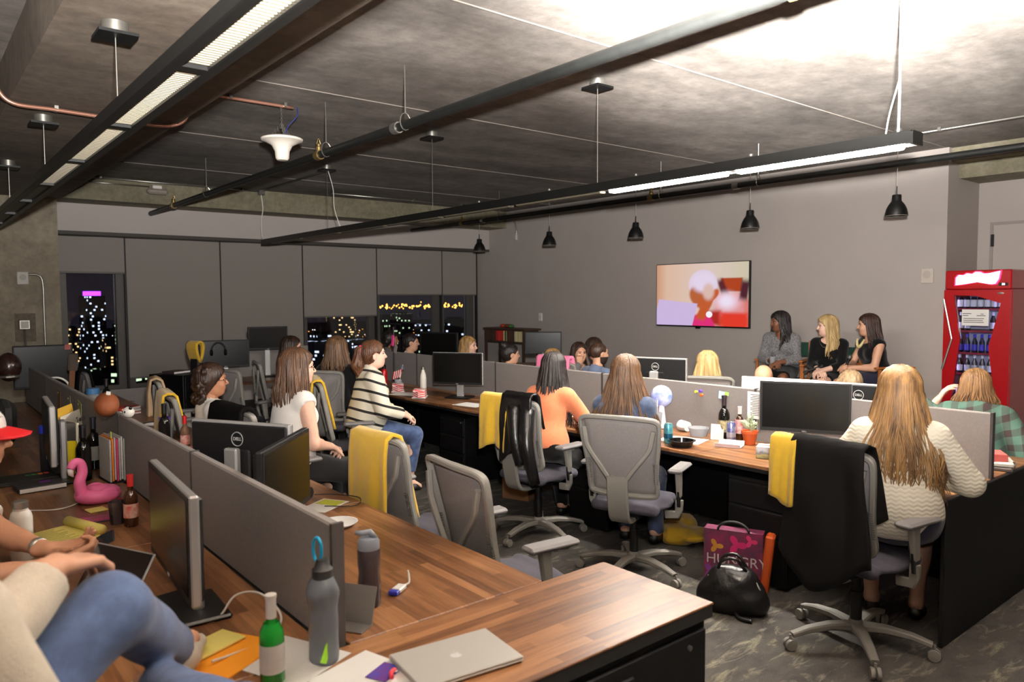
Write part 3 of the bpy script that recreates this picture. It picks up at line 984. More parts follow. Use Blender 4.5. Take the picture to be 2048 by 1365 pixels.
def hand_field(S, w, d, n, side, curl=0.5, spread=0.12, s=1.0, thumb=0.5, pinch=0.0):
    """w wrist, d finger direction, n palm normal (palm faces n), side=+1 left hand / -1 right hand"""
    d = unit(d); n = unit(np.asarray(n, float)-np.dot(n, d)*d); t = np.cross(d, n)*side   # t points to the thumb side
    w = np.asarray(w, float)
    lens = [(0.040, 0.025, 0.020), (0.045, 0.028, 0.022), (0.042, 0.026, 0.021), (0.033, 0.020, 0.018)]
    offs = [0.030, 0.010, -0.010, -0.029]
    S.cap(w-d*0.03*s, w+d*0.015*s, 0.025*s, 0.026*s, k=0.012, flat=(n, 0.75))
    for i in range(4):
        k0 = w+d*(0.015*s)+t*offs[i]*0.7*s
        k1 = w+d*(0.088-0.004*abs(i-1))*s+t*offs[i]*s
        S.cap(k0, k1, 0.0145*s, 0.0115*s, k=0.012, flat=(n, 0.95))
        p = k1; a = 0.0
        sp_ = unit(d+t*offs[i]*spread*12)
        for j, L in enumerate(lens[i]):
            a += curl*(0.95, 1.15, 0.8)[j]*(1+0.1*i)
            dr = sp_*math.cos(a)+n*math.sin(a)
            q = p+dr*L*s
            S.cap(p, q, (0.0098-0.0009*j)*s, (0.0092-0.0011*j)*s, k=0.004)
            p = q
    b = w+d*0.022*s+t*0.026*s
    p = b; dr0 = unit(d*0.75+t*(0.8-0.6*thumb)+n*(0.15+0.75*thumb))
    for j, L in enumerate((0.042, 0.032, 0.026)):
        dr = unit(dr0+(d*0.5-t*0.35)*j*0.45*(0.4+thumb))
        q = p+dr*L*s
        S.cap(p, q, (0.0145-0.0026*j)*s, (0.0125-0.0026*j)*s, k=0.008)
        p = q

def head_field(S, P, c, M):
    """c head centre, M columns: forward, left, up"""
    g = lambda x, y, z: c+M@np.array([x, y, z])*P['hs']
    hs = P['hs']; ms = P.get('male', False)
    E = lambda x, y, z, r, k=0.02, **kw: S.ell(g(x, y, z), np.array(r)*hs, M, k=k, **kw)
    E(-0.012, 0, 0.028, (0.098, 0.076, 0.090))
    E(0.028, 0, -0.030, (0.064, 0.060, 0.086), 0.03)
    E(0.045, 0, -0.088, (0.036, 0.036 if not ms else 0.042, 0.028), 0.03)
    E(0.022, 0, -0.075, (0.055, 0.050 if not ms else 0.056, 0.035), 0.03)
    for s in (-1, 1):
        E(0.060, 0.034*s, -0.034, (0.030, 0.026, 0.030), 0.025)
    E(0.074, 0, 0.030, (0.022, 0.052, 0.016), 0.02)
    for s in (-1, 1):
        E(0.098, 0.033*s, 0.002, (0.016, 0.017, 0.011), 0.014, sub=True)
        E(0.074, 0.032*s, 0.001, (0.0145, 0.0145, 0.0120), 0.004)
    S.cap(g(0.085, 0, 0.012), g(0.108, 0, -0.026), 0.0085*hs, 0.0125*hs, k=0.014)
    for s in (-1, 1):
        E(0.096, 0.011*s, -0.030, (0.011, 0.009, 0.008), 0.008)
    E(0.083, 0, -0.056, (0.014, 0.024, 0.0075), 0.008)
    E(0.081, 0, -0.068, (0.014, 0.021, 0.0080), 0.008)
    for s in (-1, 1):
        E(-0.004, 0.076*s, -0.012, (0.020, 0.009, 0.031), 0.008)
        E(0.004, 0.084*s, -0.010, (0.010, 0.006, 0.018), 0.006, sub=True)

def head_regions(V, Q, P, c, M, nmat):
    """material slots: 0 skin 1 lips 2 brows 3 eye dark 4 eye white (5 stubble)"""
    L = ((V[Q].mean(1)-c)@M)/P['hs']
    mi = np.zeros(len(Q), np.int32)
    ay = np.abs(L[:, 1])
    lips = (L[:, 0] > 0.070) & (((ay/0.025)**2+((L[:, 2]+0.062)/0.0125)**2) < 1)
    mi[lips] = 1
    brow = (L[:, 0] > 0.055) & (np.abs(L[:, 2]-0.021-0.004*np.sin(ay*60)) < 0.0030) & (ay > 0.015) & (ay < 0.047)
    mi[brow] = 2
    ew = (L[:, 0] > 0.060) & ((((ay-0.032)/0.0125)**2+((L[:, 2]-0.001)/0.0052)**2) < 1)
    mi[ew] = 4
    ed = (L[:, 0] > 0.060) & ((((ay-0.031)/0.0062)**2+((L[:, 2]-0.001)/0.0066)**2) < 1)
    mi[ed] = 3
    lash = (L[:, 0] > 0.058) & (np.abs(ay-0.032) < 0.017) & (np.abs(L[:, 2]-0.0085) < 0.0028)
    mi[lash] = 3
    if P.get('beard'):
        bd = (L[:, 2] < -0.035) & (L[:, 0] > -0.02) & (mi == 0) & ~((L[:, 2] > -0.05) & (ay < 0.02) & (L[:, 0] > 0.09)) & (L[:, 2] > -0.15)
        bd &= (L[:, 2] < -0.045) | (ay > 0.045)
        mi[bd] = 2
    return mi

def person(name, label, loc, yaw, P, group=None):
    """P: pose and look. Local frame: +x forward, +y left, z up, origin on the floor under the pelvis."""
    root = thing(name, label, 'person', (loc[0], loc[1], 0), yaw, group)
    s = P.get('s', 1.0); male = P.get('male', False)
    P.setdefault('hs', 1.0*s)
    seat = P.get('seat', 0.50)
    res = P.get('res', 1.0)
    hip = np.array([P.get('px', 0.0), 0, seat+0.10*s])
    th = R(P.get('lean', 4)); sd = R(P.get('side', 0))
    u = np.array([math.sin(th), math.sin(sd), math.cos(th)]); u = unit(u)
    tw = R(P.get('twist', 0))
    lf = np.array([-math.sin(tw), math.cos(tw), 0.0]); lf = unit(lf-u*np.dot(lf, u)); fw = np.cross(lf, u)
    shw = (0.185 if male else 0.162)*s
    ya = R(yaw)
    def w2l(p):
        dx, dy = p[0]-loc[0], p[1]-loc[1]
        return np.array([math.cos(ya)*dx+math.sin(ya)*dy, -math.sin(ya)*dx+math.cos(ya)*dy, p[2]])
    for kk in ('armL', 'armR', 'legL', 'legR'):
        for w_ in ('to', 'pole'):
            if kk in P and 'w'+w_ in P[kk]: P[kk][w_] = w2l(P[kk]['w'+w_])
    chest = hip+u*0.27*s; shc = hip+u*0.425*s; nb = hip+u*0.465*s+fw*0.008
    # ---- torso
    T = SDF()
    mt = np.column_stack([fw, lf, u])
    T.ell(hip+u*0.02*s, np.array([0.125, 0.172, 0.125])*s, mt, k=0.05)
    T.ell(hip+u*0.14*s, np.array([0.105, 0.138 if not male else 0.150, 0.14])*s, mt, k=0.06)
    T.ell(chest+u*0.03, np.array([0.108, 0.150 if not male else 0.168, 0.16])*s, mt, k=0.06)
    T.cap(shc+lf*shw*0.82-u*0.015, shc-lf*shw*0.82-u*0.015, 0.056*s, k=0.05)
    T.cap(shc+u*0.01, nb+u*0.03*s, 0.075*s, 0.05*s, k=0.04)
    if not male:
        for q in (-1, 1):
            T.ell(chest+u*0.03+fw*0.075*s+lf*q*0.07*s, np.array([0.058, 0.062, 0.062])*s, mt, k=0.04)
    # ---- head frame
    hy, hp, hr = R(P.get('hyaw', 0)), R(P.get('hpitch', 0)), R(P.get('hroll', 0))
    hu = unit(u*0.5+np.array([0, 0, 0.5]))
    H0 = np.array(Euler((hr, hp, hy), 'XYZ').to_matrix())
    M = H0
    hc = nb+hu*0.075*s+M@np.array([0.02, 0, 0.082])*s
    # ---- arms
    arms = {}
    for sgn, key in ((1, 'L'), (-1, 'R')):
        sh = shc+lf*sgn*shw-u*0.02*s
        a = P.get('arm'+key, {})
        tgt = np.asarray(a.get('to', (0.30, sgn*0.12, seat+0.20)), float)
        pole = np.asarray(a.get('pole', (sh[0]-0.25, sgn*0.45, sh[2]-0.45)), float)
        el, wr = ik(sh, tgt, 0.275*s, 0.245*s, pole)
        arms[key] = (sh, el, wr, sgn, a)
    # ---- legs
    legs = {}
    for sgn, key in ((1, 'L'), (-1, 'R')):
        hj = hip+lf*sgn*0.09*s-u*0.01
        a = P.get('leg'+key, {})
        tgt = np.asarray(a.get('to', (0.44, sgn*0.11, 0.09)), float)
        pole = np.asarray(a.get('pole', (0.9, sgn*0.2, 1.0)), float)
        kn, an = ik(hj, tgt, 0.43*s, 0.42*s, pole)
        toe = np.asarray(a.get('toe', (1, sgn*0.15, -0.05)), float)
        legs[key] = (hj, kn, an, sgn, unit(toe))
    # ---- body mesh
    B = SDF().extend(T)
    B.cap(nb-u*0.03, hc+M@np.array([-0.018, 0, -0.05])*s, (0.054 if male else 0.045)*s, (0.055 if male else 0.046)*s, k=0.02)
    thick = P.get('thick', 1.0)
    for key, (sh, el, wr, sgn, a) in arms.items():
        B.cap(sh, el, 0.050*s*thick, 0.041*s*thick, k=0.035)
        B.cap(el, wr, 0.041*s*thick, 0.027*s, k=0.02)
        B.cap(el, el+(wr-el)*0.35, 0.042*s*thick, 0.038*s, k=0.02)
    if not P.get('nolegs'):
        for key, (hj, kn, an, sgn, toe) in legs.items():
            B.cap(hj, kn, 0.085*s*thick, 0.058*s, k=0.04)
            B.cap(kn, an, 0.056*s, 0.036*s, k=0.02)
            calf = kn+(an-kn)*0.28+unit(np.cross(np.cross(kn-hj, an-kn), an-kn))*0.018
            B.ell(calf, np.array([0.046, 0.046, 0.11])*s, np.array(Vector((0, 0, 1)).rotation_difference(Vector(unit(an-kn))).to_matrix()), k=0.04)
            B.cap(an-toe*0.03, an+toe*0.10*s-np.array([0, 0, 0.03]), 0.036*s, 0.026*s, k=0.03)
    hb = P.get('hbody', 0.013*res)
    Vb, Qb = B.mesh(hb)
    parts = [(Vb, Qb, 0)]
    hd = P.get('hands', True)
    if hd:
        for key, (sh, el, wr, sgn, a) in arms.items():
            if a.get('nohand'): continue
            Hf = SDF()
            fdir = unit(wr-el)
            d = np.asarray(a.get('dir', fdir), float); n = np.asarray(a.get('pn', (0, -sgn*0.3, -1)), float)
            Hf.cap(wr-fdir*0.05, wr, 0.030*s, 0.026*s, k=0.01)
            hand_field(Hf, wr, d, n, sgn, a.get('curl', 0.45), s=P.get('hands_s', 1.0)*s, thumb=a.get('thumb', 0.4))
            V, Q = Hf.mesh(P.get('hhand', 0.0055*res))
            parts.append((V, Q, 0))
    Hd = SDF()
    Hd.cap(nb+u*0.01, hc+M@np.array([-0.018, 0, -0.05])*s, (0.054 if male else 0.045)*s, (0.055 if male else 0.046)*s, k=0.02)
    head_field(Hd, P, hc, M)
    Vh, Qh = Hd.mesh(P.get('hhead', 0.0062*res))
    mi = head_regions(Vh, Qh, P, hc, M, 5)
    parts.append((Vh, Qh, mi))
    sk = P['skin']
    skm = skin_mat('skin_%d_%d_%d' % sk, sk)
    lipc = P.get('lip', (int(sk[0]*0.80), int(sk[1]*0.62), int(sk[2]*0.60)))
    lip = mat('lips_%d_%d_%d' % tuple(lipc), lipc, 0.4)
    hk = P.get('hairc', ((40, 26, 18), (70, 46, 32)))
    hm = hair_mat('hair_%s' % '_'.join(str(x) for t_ in hk for x in t_), hk[0], hk[1], P.get('hscale', 30))
    bm = mat('brow_%d_%d_%d' % tuple(hk[0]), hk[0], 0.7)
    mesh_obj('body', parts, [skm, lip, bm, M_EYE, M_EYEW], root)
    ctx = dict(root=root, T=T, arms=arms, legs=legs, hip=hip, u=u, fw=fw, lf=lf, shc=shc, nb=nb, hc=hc, M=M, s=s, P=P, mt=mt, chest=chest, hm=hm, seat=seat, male=male, res=res, shw=shw)
    top = P.get('top')
    if top: make_top(ctx, **top)
    bot = P.get('bottom')
    if bot: make_bottom(ctx, **bot)
    if not P.get('nolegs') and P.get('shoes', True):
        make_shoes(ctx, P.get('shoec', (24, 22, 22)))
    if P.get('hair'): make_hair(ctx, **P['hair'])
    if P.get('glasses'): make_glasses(ctx)
    return root, ctx

def fold_noise(V, N, amp, f=9.0, seed=0.0):
    a = np.sin(V[:, 0]*f*2.1+1.7*np.sin(V[:, 2]*f*1.3+seed)+seed)*np.sin(V[:, 1]*f*1.9+1.3*np.sin(V[:, 2]*f*0.9+2*seed))
    b = np.sin(V[:, 2]*f*3.1+2.2*np.sin(V[:, 1]*f*1.1)+1.1*np.sin(V[:, 0]*f*1.6+seed))
    return V+N*(amp*(0.6*a+0.4*b))[:, None]

def make_top(c, m, sleeve=1.0, grow=0.012, hem=-0.02, neck=0.085, neckf=0.02, collar=False, name='shirt', fold=0.004, vneck=0.0, loose=0.0, sleeve_grow=None, cuff=True, m2=None):
    S = SDF(); s = c['s']; u, fw, lf = c['u'], c['fw'], c['lf']
    S.extend(c['T'], grow)
    sg = grow if sleeve_grow is None else sleeve_grow
    if loose: S.ell(c['hip']+u*0.10, np.array([0.13, 0.175, 0.17])*s+loose, c['mt'], k=0.06)
    S.ell(c['hip']+u*0.04, np.array([0.128, 0.178, 0.15])*s+grow, c['mt'], k=0.05)
    S.half(c['hip']+u*hem, -u)
    th = c['P'].get('thick', 1.0)
    for key, (sh, el, wr, sgn, a) in c['arms'].items():
        if sleeve <= 0:
            S.cap(sh-lf*sgn*0.02, sh+(el-sh)*0.02, 0.052*s+grow*0.6, k=0.03)
            S.cap(sh+(el-sh)*0.2+lf*sgn*0.05, el, 0.062*s*th+0.004, k=0.012, sub=True)
            continue
        L1 = min(sleeve*2, 1.0)
        e1 = sh+(el-sh)*L1
        cut = [(e1, el-sh)] if sleeve < 0.5 else None
        S.cap(sh, e1, 0.051*s*th+sg, 0.051*s*th+(0.041-0.051)*s*th*L1+sg*(1.6 if sleeve < 0.5 else 1.0), k=0.03, cut=cut)
        if sleeve > 0.5:
            L2 = (sleeve-0.5)*2
            e2 = el+(wr-el)*L2
            S.cap(el, e2, 0.042*s*th+sg, 0.033*s+sg*0.8, k=0.02, cut=[(e2, wr-el)])
    S.cap(c['nb']+u*0.02+fw*neckf, c['nb']+u*0.16+fw*(neckf+0.02), neck*s*0.86, neck*s*1.25, k=0.008, sub=True)
    if vneck: S.cap(c['nb']+fw*0.1, c['nb']+fw*0.15-u*vneck, 0.05, 0.018, k=0.01, sub=True)
    V, Q = S.mesh(c['P'].get('hcloth', 0.0115*c['res']))
    V = fold_noise(V, vnormals(V, Q), fold, seed=abs(hash_(c['root'].name)))
    V = relax(V, Q, 1, 0.35)
    o = mesh_obj(name, [(V, Q, 0)], [m], c['root'])
    if collar:
        g = MB()
        path = []
        for k in range(21):
            a = 2*PI*k/20
            rr = 0.068*s
            path.append(c['nb']+u*(0.045-0.03*math.cos(a)*0.8)+fw*(rr*math.cos(a)+0.006)+lf*rr*math.sin(a)*1.05)
        up = [[p+u*0.0+unit(p-c['nb'])*0.004*0, p+u*0.028*s+unit(p-c['nb']-u*0.03)*0.004] for p in path]
        G = np.array(up)
        g.sheet(G, 0.006).build('collar', m, o, smooth=True)
    return o

def hash_(t):
    h = 7
    for ch in t: h = (h*31+ord(ch)) % 1000
    return h/100.0

def make_bottom(c, m, length=1.0, grow=0.012, name='trousers', skirt=False, cuffm=None):
    S = SDF(); s = c['s']; u = c['u']
    S.ell(c['hip']+u*0.02, np.array([0.127, 0.178, 0.125])*s+grow, c['mt'], k=0.05)
    th = c['P'].get('thick', 1.0)
    for key, (hj, kn, an, sgn, toe) in c['legs'].items():
        L1 = min(1.0, length*2)
        e1 = hj+(kn-hj)*L1
        S.cap(hj, e1, 0.088*s*th+grow, 0.088*s*th+(0.062-0.088*th)*s*L1+grow, k=0.05 if not skirt else 0.09, cut=[(e1, kn-hj)] if length < 0.5 else None)
        if length > 0.5:
            e2 = kn+(an-kn)*(length-0.5)*2
            S.cap(kn, e2, 0.060*s+grow, 0.040*s+grow*1.2, k=0.03, cut=[(e2, an-kn)])
    if skirt:
        a, b = c['legs']['L'], c['legs']['R']
        S.cap((a[0]+b[0])/2, (a[0]+(a[1]-a[0])*min(1, length*2)+b[0]+(b[1]-b[0])*min(1, length*2))/2, 0.09*s, 0.075*s, k=0.09, cut=[((a[0]+(a[1]-a[0])*min(1, length*2)+b[0]+(b[1]-b[0])*min(1, length*2))/2, a[1]-a[0])])
    V, Q = S.mesh(c['P'].get('hcloth', 0.0115*c['res']))
    V = fold_noise(V, vnormals(V, Q), 0.004, f=12, seed=1.0)
    return mesh_obj(name, [(V, Q, 0)], [m], c['root'])

def make_shoes(c, col):
    s = c['s']; m = mat('shoe_%d_%d_%d' % tuple(col), col, 0.45)
    for key, (hj, kn, an, sgn, toe) in c['legs'].items():
        S = SDF()
        dn = np.array([0, 0, -1.0]); 
        S.cap(an-toe*0.035+dn*0.045, an+toe*0.05*s+dn*0.05, 0.040*s, 0.040*s, k=0.03)
        S.cap(an+toe*0.05*s+dn*0.052, an+toe*0.145*s+dn*0.062, 0.040*s, 0.026*s, k=0.03, flat=(dn, 0.85))
        S.half(an+dn*0.085, (0, 0, -1.0))
        V, Q = S.mesh(0.010*c['res'])
        mesh_obj('shoe', [(V, Q, 0)], [m], c['root'])

def strand_noise(V, N, c, amp=0.003, n=34):
    L = (V-c['hc'])@c['M']
    a = np.arctan2(L[:, 1], L[:, 0]+1e-9)
    w = np.sin(a*n+2.2*np.sin(L[:, 2]*16+a*3))+0.6*np.sin(a*n*1.9+1.7*np.sin(L[:, 2]*23+1.0))
    return V+N*(amp*w)[:, None]

def make_hair(c, kind='long', length=0.35, width=0.085, front=True, vol=0.0, name='hair', back=0.10, wave=0.012, fringe=0.0, part=0.0, amp=0.003, face=0.0, strands=110, srad=0.0046):
    S = SDF(); M = c['M']; hc = c['hc']; hs = c['P']['hs']; rng = random.Random(int(hash_(c['root']['label'])*100))
    g = lambda x, y, z: hc+M@np.array([x, y, z])*hs
    gr = {'short': 0.010, 'buzz': 0.004}.get(kind, 0.015)+vol
    S.ell(g(-0.014, 0, 0.030), np.array([0.100, 0.078, 0.092])*hs+gr, M, k=0.02)
    if kind in ('long', 'curly', 'bob', 'half'):
        S.ell(g(-0.045, 0, -0.02), np.array([0.072, 0.080, 0.10])*hs+vol, M, k=0.03)
    elif kind != 'buzz':
        S.ell(g(-0.045, 0, -0.015), np.array([0.066, 0.068, 0.075])*hs, M, k=0.03)
    nrm = M@np.array([0.80, 0, -0.60]); p0 = g(0.052+face+fringe*0.02, 0, 0.020-fringe)
    S.half(p0, nrm)
    # clear the face but keep the sides soft
    S.ell(g(0.075+face, 0, -0.025), np.array([0.070, 0.064, 0.098])*hs, M, k=0.012, sub=True)
    if kind in ('short', 'buzz', 'bun', 'pony'):
        for q in (-1, 1):
            S.ell(g(0.012, 0.078*q, -0.020), np.array([0.034, 0.024, 0.042])*hs, M, k=0.01, sub=True)
        S.half(g(0, 0, -0.075), M@np.array([0.25, 0, -1.0]))
    D = np.array([0, 0, -1.0])
    bodyback = -c['fw']
    if kind in ('long', 'half'):
        n = 11
        for i in range(n):
            y = (i/(n-1)*2-1)
            a0 = g(-0.075+0.055*abs(y), y*0.080, -0.02)
            wv = (rng.random()-0.5)*2*wave
            ln = length*(0.90+0.16*rng.random())*(1.0-0.10*abs(y))
            a1 = a0+D*ln*0.40+bodyback*(0.014+0.35*back*(1-0.45*abs(y)))+c['lf']*(y*width*0.18)
            a2 = a0+D*ln*0.75+bodyback*(0.016+0.75*back*(1-0.3*abs(y)))+c['lf']*(y*width*0.38+wv)
            a3 = a0+D*ln+bodyback*(0.012+0.80*back*(1-0.3*abs(y)))+c['lf']*(y*width*0.40-wv)
            S.cap(a0, a1, 0.030, 0.028, k=0.022); S.cap(a1, a2, 0.028, 0.021, k=0.018); S.cap(a2, a3, 0.021, 0.007, k=0.014)
        if front:
            for q in (-1, 1):
                if front in (-1, 1) and front != q: continue
                for t in range(3):
                    a0 = g(0.02-0.014*t, 0.076*q, -0.01)
                    a1 = a0+D*length*0.40+c['fw']*0.02+c['lf']*q*0.028
                    a2 = a1+D*length*(0.42+0.1*rng.random())+c['fw']*(0.055-0.04*t)-c['lf']*q*0.012
                    S.cap(a0, a1, 0.017, 0.022, k=0.02); S.cap(a1, a2, 0.021, 0.008, k=0.02)
    elif kind == 'bob':
        for i in range(10):
            y = (i/9*2-1)
            a0 = g(-0.06+0.065*abs(y), y*0.082, 0.0)
            a1 = a0+D*length*(0.9+0.15*rng.random())+bodyback*0.01
            S.cap(a0, a1, 0.028, 0.018, k=0.025)
    elif kind == 'curly':
        for i in range(150):
            y = rng.uniform(-1, 1); t = rng.random()
            a0 = g(-0.07-0.075*rng.random()*(1-0.6*abs(y))+0.045*abs(y)*(1-t), y*(0.080+0.035*t), 0.10-length*t)
            S.ell(a0, np.full(3, 0.012+0.014*rng.random()), k=0.005)
    elif kind == 'bun':
        S.ell(g(-0.085, 0, 0.115), np.array([0.045, 0.048, 0.042])*hs, M, k=0.012)
    elif kind == 'pony':
        a0 = g(-0.09, 0, 0.045); a1 = g(-0.125, 0, 0.045); a2 = a1+M@np.array([-0.018, 0.0, 0])+D*length*0.45; a3 = a1+D*length-bodyback*0.015
        S.cap(a0, a1, 0.030, 0.034, k=0.01); S.cap(a1, a2, 0.040, 0.052, k=0.02); S.cap(a2, a3, 0.052, 0.014, k=0.02)
        for q in (-1, 1):
            S.cap(a1, a3+c['lf']*0.03*q+D*0.01, 0.03, 0.008, k=0.02)
    if kind == 'half':
        S.ell(g(-0.10, 0, 0.055), np.array([0.035, 0.05, 0.03])*hs, M, k=0.01)
    V, Q = S.mesh(c['P'].get('hhair', 0.0075*c['res']))
    if kind != 'buzz':
        V = strand_noise(V, vnormals(V, Q), c, amp if kind != 'curly' else 0.002)
    o = mesh_obj(name, [(V, Q, 0)], [c['hm']], c['root'])
    if kind in ('long', 'half') and strands:
        b = MB()
        ra = np.array([0.100, 0.078, 0.092])*hs+gr+0.001
        c0 = np.array([-0.014, 0, 0.030])
        for i in range(strands):
            az = rng.uniform(R(62), R(298)); y = math.sin(az)
            ln = length*rng.uniform(0.80, 1.10); wv = rng.uniform(-1, 1)*wave*1.4; w2 = rng.uniform(-1, 1)*wave
            pts = []
            for el in (72, 45, 18, -6):
                q = np.array([ra[0]/hs*math.cos(R(el))*math.cos(az), ra[1]/hs*math.cos(R(el))*math.sin(az), ra[2]/hs*math.sin(R(el))])
                pts.append(hc+M@(c0+q)*hs)
            base = pts[-1]
            k0 = bodyback*(0.35*back*(1-0.45*abs(y)))+c['lf']*(y*width*0.18)
            k1 = bodyback*(0.006+0.75*back*(1-0.3*abs(y)))+c['lf']*(y*width*0.42+wv)
            k2 = bodyback*(0.0+0.80*back*(1-0.3*abs(y)))+c['lf']*(y*width*0.46-wv+w2)
            out = c['lf']*y*0.006+bodyback*0.010*(1-abs(y))
            pts += [base+D*ln*0.38+k0+out, base+D*ln*0.72+k1+out, base+D*ln+k2]
            sp2 = spline(pts, 4)
            m_ = len(sp2)
            b.tube(sp2, [0.0014+srad*math.sin(PI*min(1, 0.12+0.88*q/(m_-1)))**0.7 for q in range(m_)], 5)
        st = b.build('hair_strands', c['hm'], o, smooth=True); st['kind'] = 'stuff'
    return o

def make_glasses(c):
    M, hc, hs = c['M'], c['hc'], c['P']['hs']
    g = lambda x, y, z: hc+M@np.array([x, y, z])*hs
    b = MB()
    for q in (-1, 1):
        b.tube([g(0.100-0.012*abs(math.cos(a)), q*0.033+0.022*math.cos(a), -0.002+0.018*math.sin(a)) for a in [2*PI*k/16 for k in range(16)]], 0.0018, 5, closed=True)
        b.tube([g(0.088, q*0.056, 0.003), g(0.05, q*0.074, 0.004), g(-0.005, q*0.079, 0.002), g(-0.02, q*0.080, -0.012)], 0.0018, 5)
    b.tube([g(0.102, -0.011, 0.002), g(0.104, 0, 0.004), g(0.102, 0.011, 0.002)], 0.0018, 5)
    b.build('glasses', mat('glasses_frame', (30, 26, 24), 0.3), c['root'])
# ------------------------------------------------------------------ furniture materials
M_FRAME = mat('chair_grey_plastic', (128, 125, 119), 0.5, var=0.03, vscale=5)
M_FRAMED = mat('chair_dark_plastic', (96, 94, 92), 0.5)
M_SEAT = mat('chair_seat_fabric', (62, 60, 70), 0.9, var=0.08, vscale=60, bump=0.2, bscale=500)
M_PAD = mat('armrest_pad', (112, 109, 109), 0.55)
def m_mesh():
    g = NG('chair_mesh')
    out = g.nt.nodes['Material Output']
    tc = g.n('TexCoord')
    n = g.n('TexNoise', i_Scale=300.0, i_Detail=1.0); g.l(tc.outputs['Object'], n.inputs[0])
    r = g.ramp(n.outputs[0], [(0.3, (136, 130, 128)), (0.7, (160, 153, 150))])
    g.l(r.outputs[0], g.b.inputs['Base Color']); g.b.inputs['Roughness'].default_value = 0.8
    tr = g.n('BsdfTransparent'); mx = g.n('MixShader'); mx.inputs[0].default_value = 0.2
    g.l(g.b.outputs[0], mx.inputs[1]); g.l(tr.outputs[0], mx.inputs[2]); g.l(mx.outputs[0], out.inputs[0])
    return g.m
M_MESH = m_mesh()
M_PANEL = mat('divider_fabric', (124, 118, 115), 0.9, var=0.07, vscale=90, bump=0.15, bscale=700)
M_PANELT = mat('divider_trim', (58, 55, 54), 0.6)
M_CAB = mat('cabinet_black', (9, 9, 10), 0.5, spec=0.25)
M_SCREEN = mat('screen_off', (9, 9, 9), 0.25, spec=0.3)
M_BEZEL = mat('monitor_bezel', (19, 19, 20), 0.5, spec=0.3)
M_SILVER = mat('monitor_silver', (176, 174, 172), 0.38, 0.5)
M_LOGO = mat('logo_silver', (190, 188, 184), 0.4, 0.3)
M_PAPER = mat('paper_white', (232, 228, 222), 0.7)

# ------------------------------------------------------------------ benches
def bench(label, x0, xd, x1, y0, y1, nseg, topm=M_WOODY):
    t = thing('desk_bench', label, 'desk', (xd, y0, 0), group='long desk benches')
    L = y1-y0; seg = L/nseg
    for side, a, b in ((-1, x0-xd, -0.03), (1, 0.03, x1-xd)):
        for i in range(nseg):
            wt = MB().box(((a+b)/2, seg*(i+0.5), 0.727), (b-a, seg-0.003, 0.026), bev=0.003).build('worktop', topm, t)
            MB().box((b-0.004 if side > 0 else a+0.004, seg*(i+0.5), 0.709), (0.02, seg-0.003, 0.022)).build('edge_band', M_BLACK, wt)
    for i in range(nseg):
        MB().box((0, seg*(i+0.5), 0.915), (0.034, seg-0.012, 0.37), bev=0.006).build('divider_panel', M_PANEL, t)
        MB().box((0, seg*(i+0.5), 0.40), (0.02, seg-0.02, 0.6)).build('modesty_panel', M_CAB, t)
    for i in range(nseg+1):
        yy = min(max(seg*i, 0.012), L-0.012)
        MB().box((0, yy, 0.905), (0.038, 0.014, 0.395)).build('divider_post', M_PANELT, t)
        if 0 < i < nseg:
            MB().box(((x0+x1)/2-xd, yy, 0.355), (0.10, 0.05, 0.71)).build('leg', M_CAB, t)
    MB().box((0, L/2, 0.722), (0.058, L, 0.02)).build('cable_tray', M_BLACK, t)
    return t
RB = bench('long right-hand desk bench with grey dividers in front of the panel wall', 3.92, 4.62, 5.34, 1.47, 8.85, 5)
for yy in (-0.012, 7.392):
    MB().box((0.01, yy, 0.37), (1.42, 0.024, 0.74), bev=0.004).build('end_panel', M_CAB, RB)
LB = bench('long left-hand desk bench with grey dividers in the foreground', 0.18, 0.95, 1.735, 1.955, 8.75, 5)
MB().box((0.01, 6.8, 0.37), (1.55, 0.024, 0.74)).build('end_panel', M_CAB, LB)

# credenza closing the near end of the left bench
t = thing('credenza', 'black filing credenza with a walnut top at the near end of the left bench', 'cabinet', (1.12, 1.70, 0))
MB().box((0, 0, 0.35), (1.80, 0.46, 0.66), bev=0.004).build('body', M_CAB, t)
MB().box((0, 0, 0.02), (1.74, 0.42, 0.04)).build('plinth', M_BLACK, t)
MB().box((0, 0, 0.736), (1.84, 0.50, 0.008), bev=0.002).build('top', M_WOODX, t)
MB().box((0, 0, 0.711), (1.836, 0.496, 0.042), bev=0.002).build('top_core', M_BLACKM, t)
for i in range(2):
    for j in range(2):
        dr = MB().box((0.45-0.9*i, -0.236, 0.19+0.32*j), (0.88, 0.014, 0.30), bev=0.004).build('drawer', M_CAB, t)
        MB().box((0.45-0.9*i, -0.247, 0.285+0.32*j), (0.16, 0.012, 0.025), bev=0.004).build('handle', M_BLACK, dr)
    MB().lathe([(0.009, 0), (0.009, 0.008)], (0.80-0.9*i, -0.243, 0.62), 10, axis=(0, -1, 0)).build('lock', M_STEEL, t)

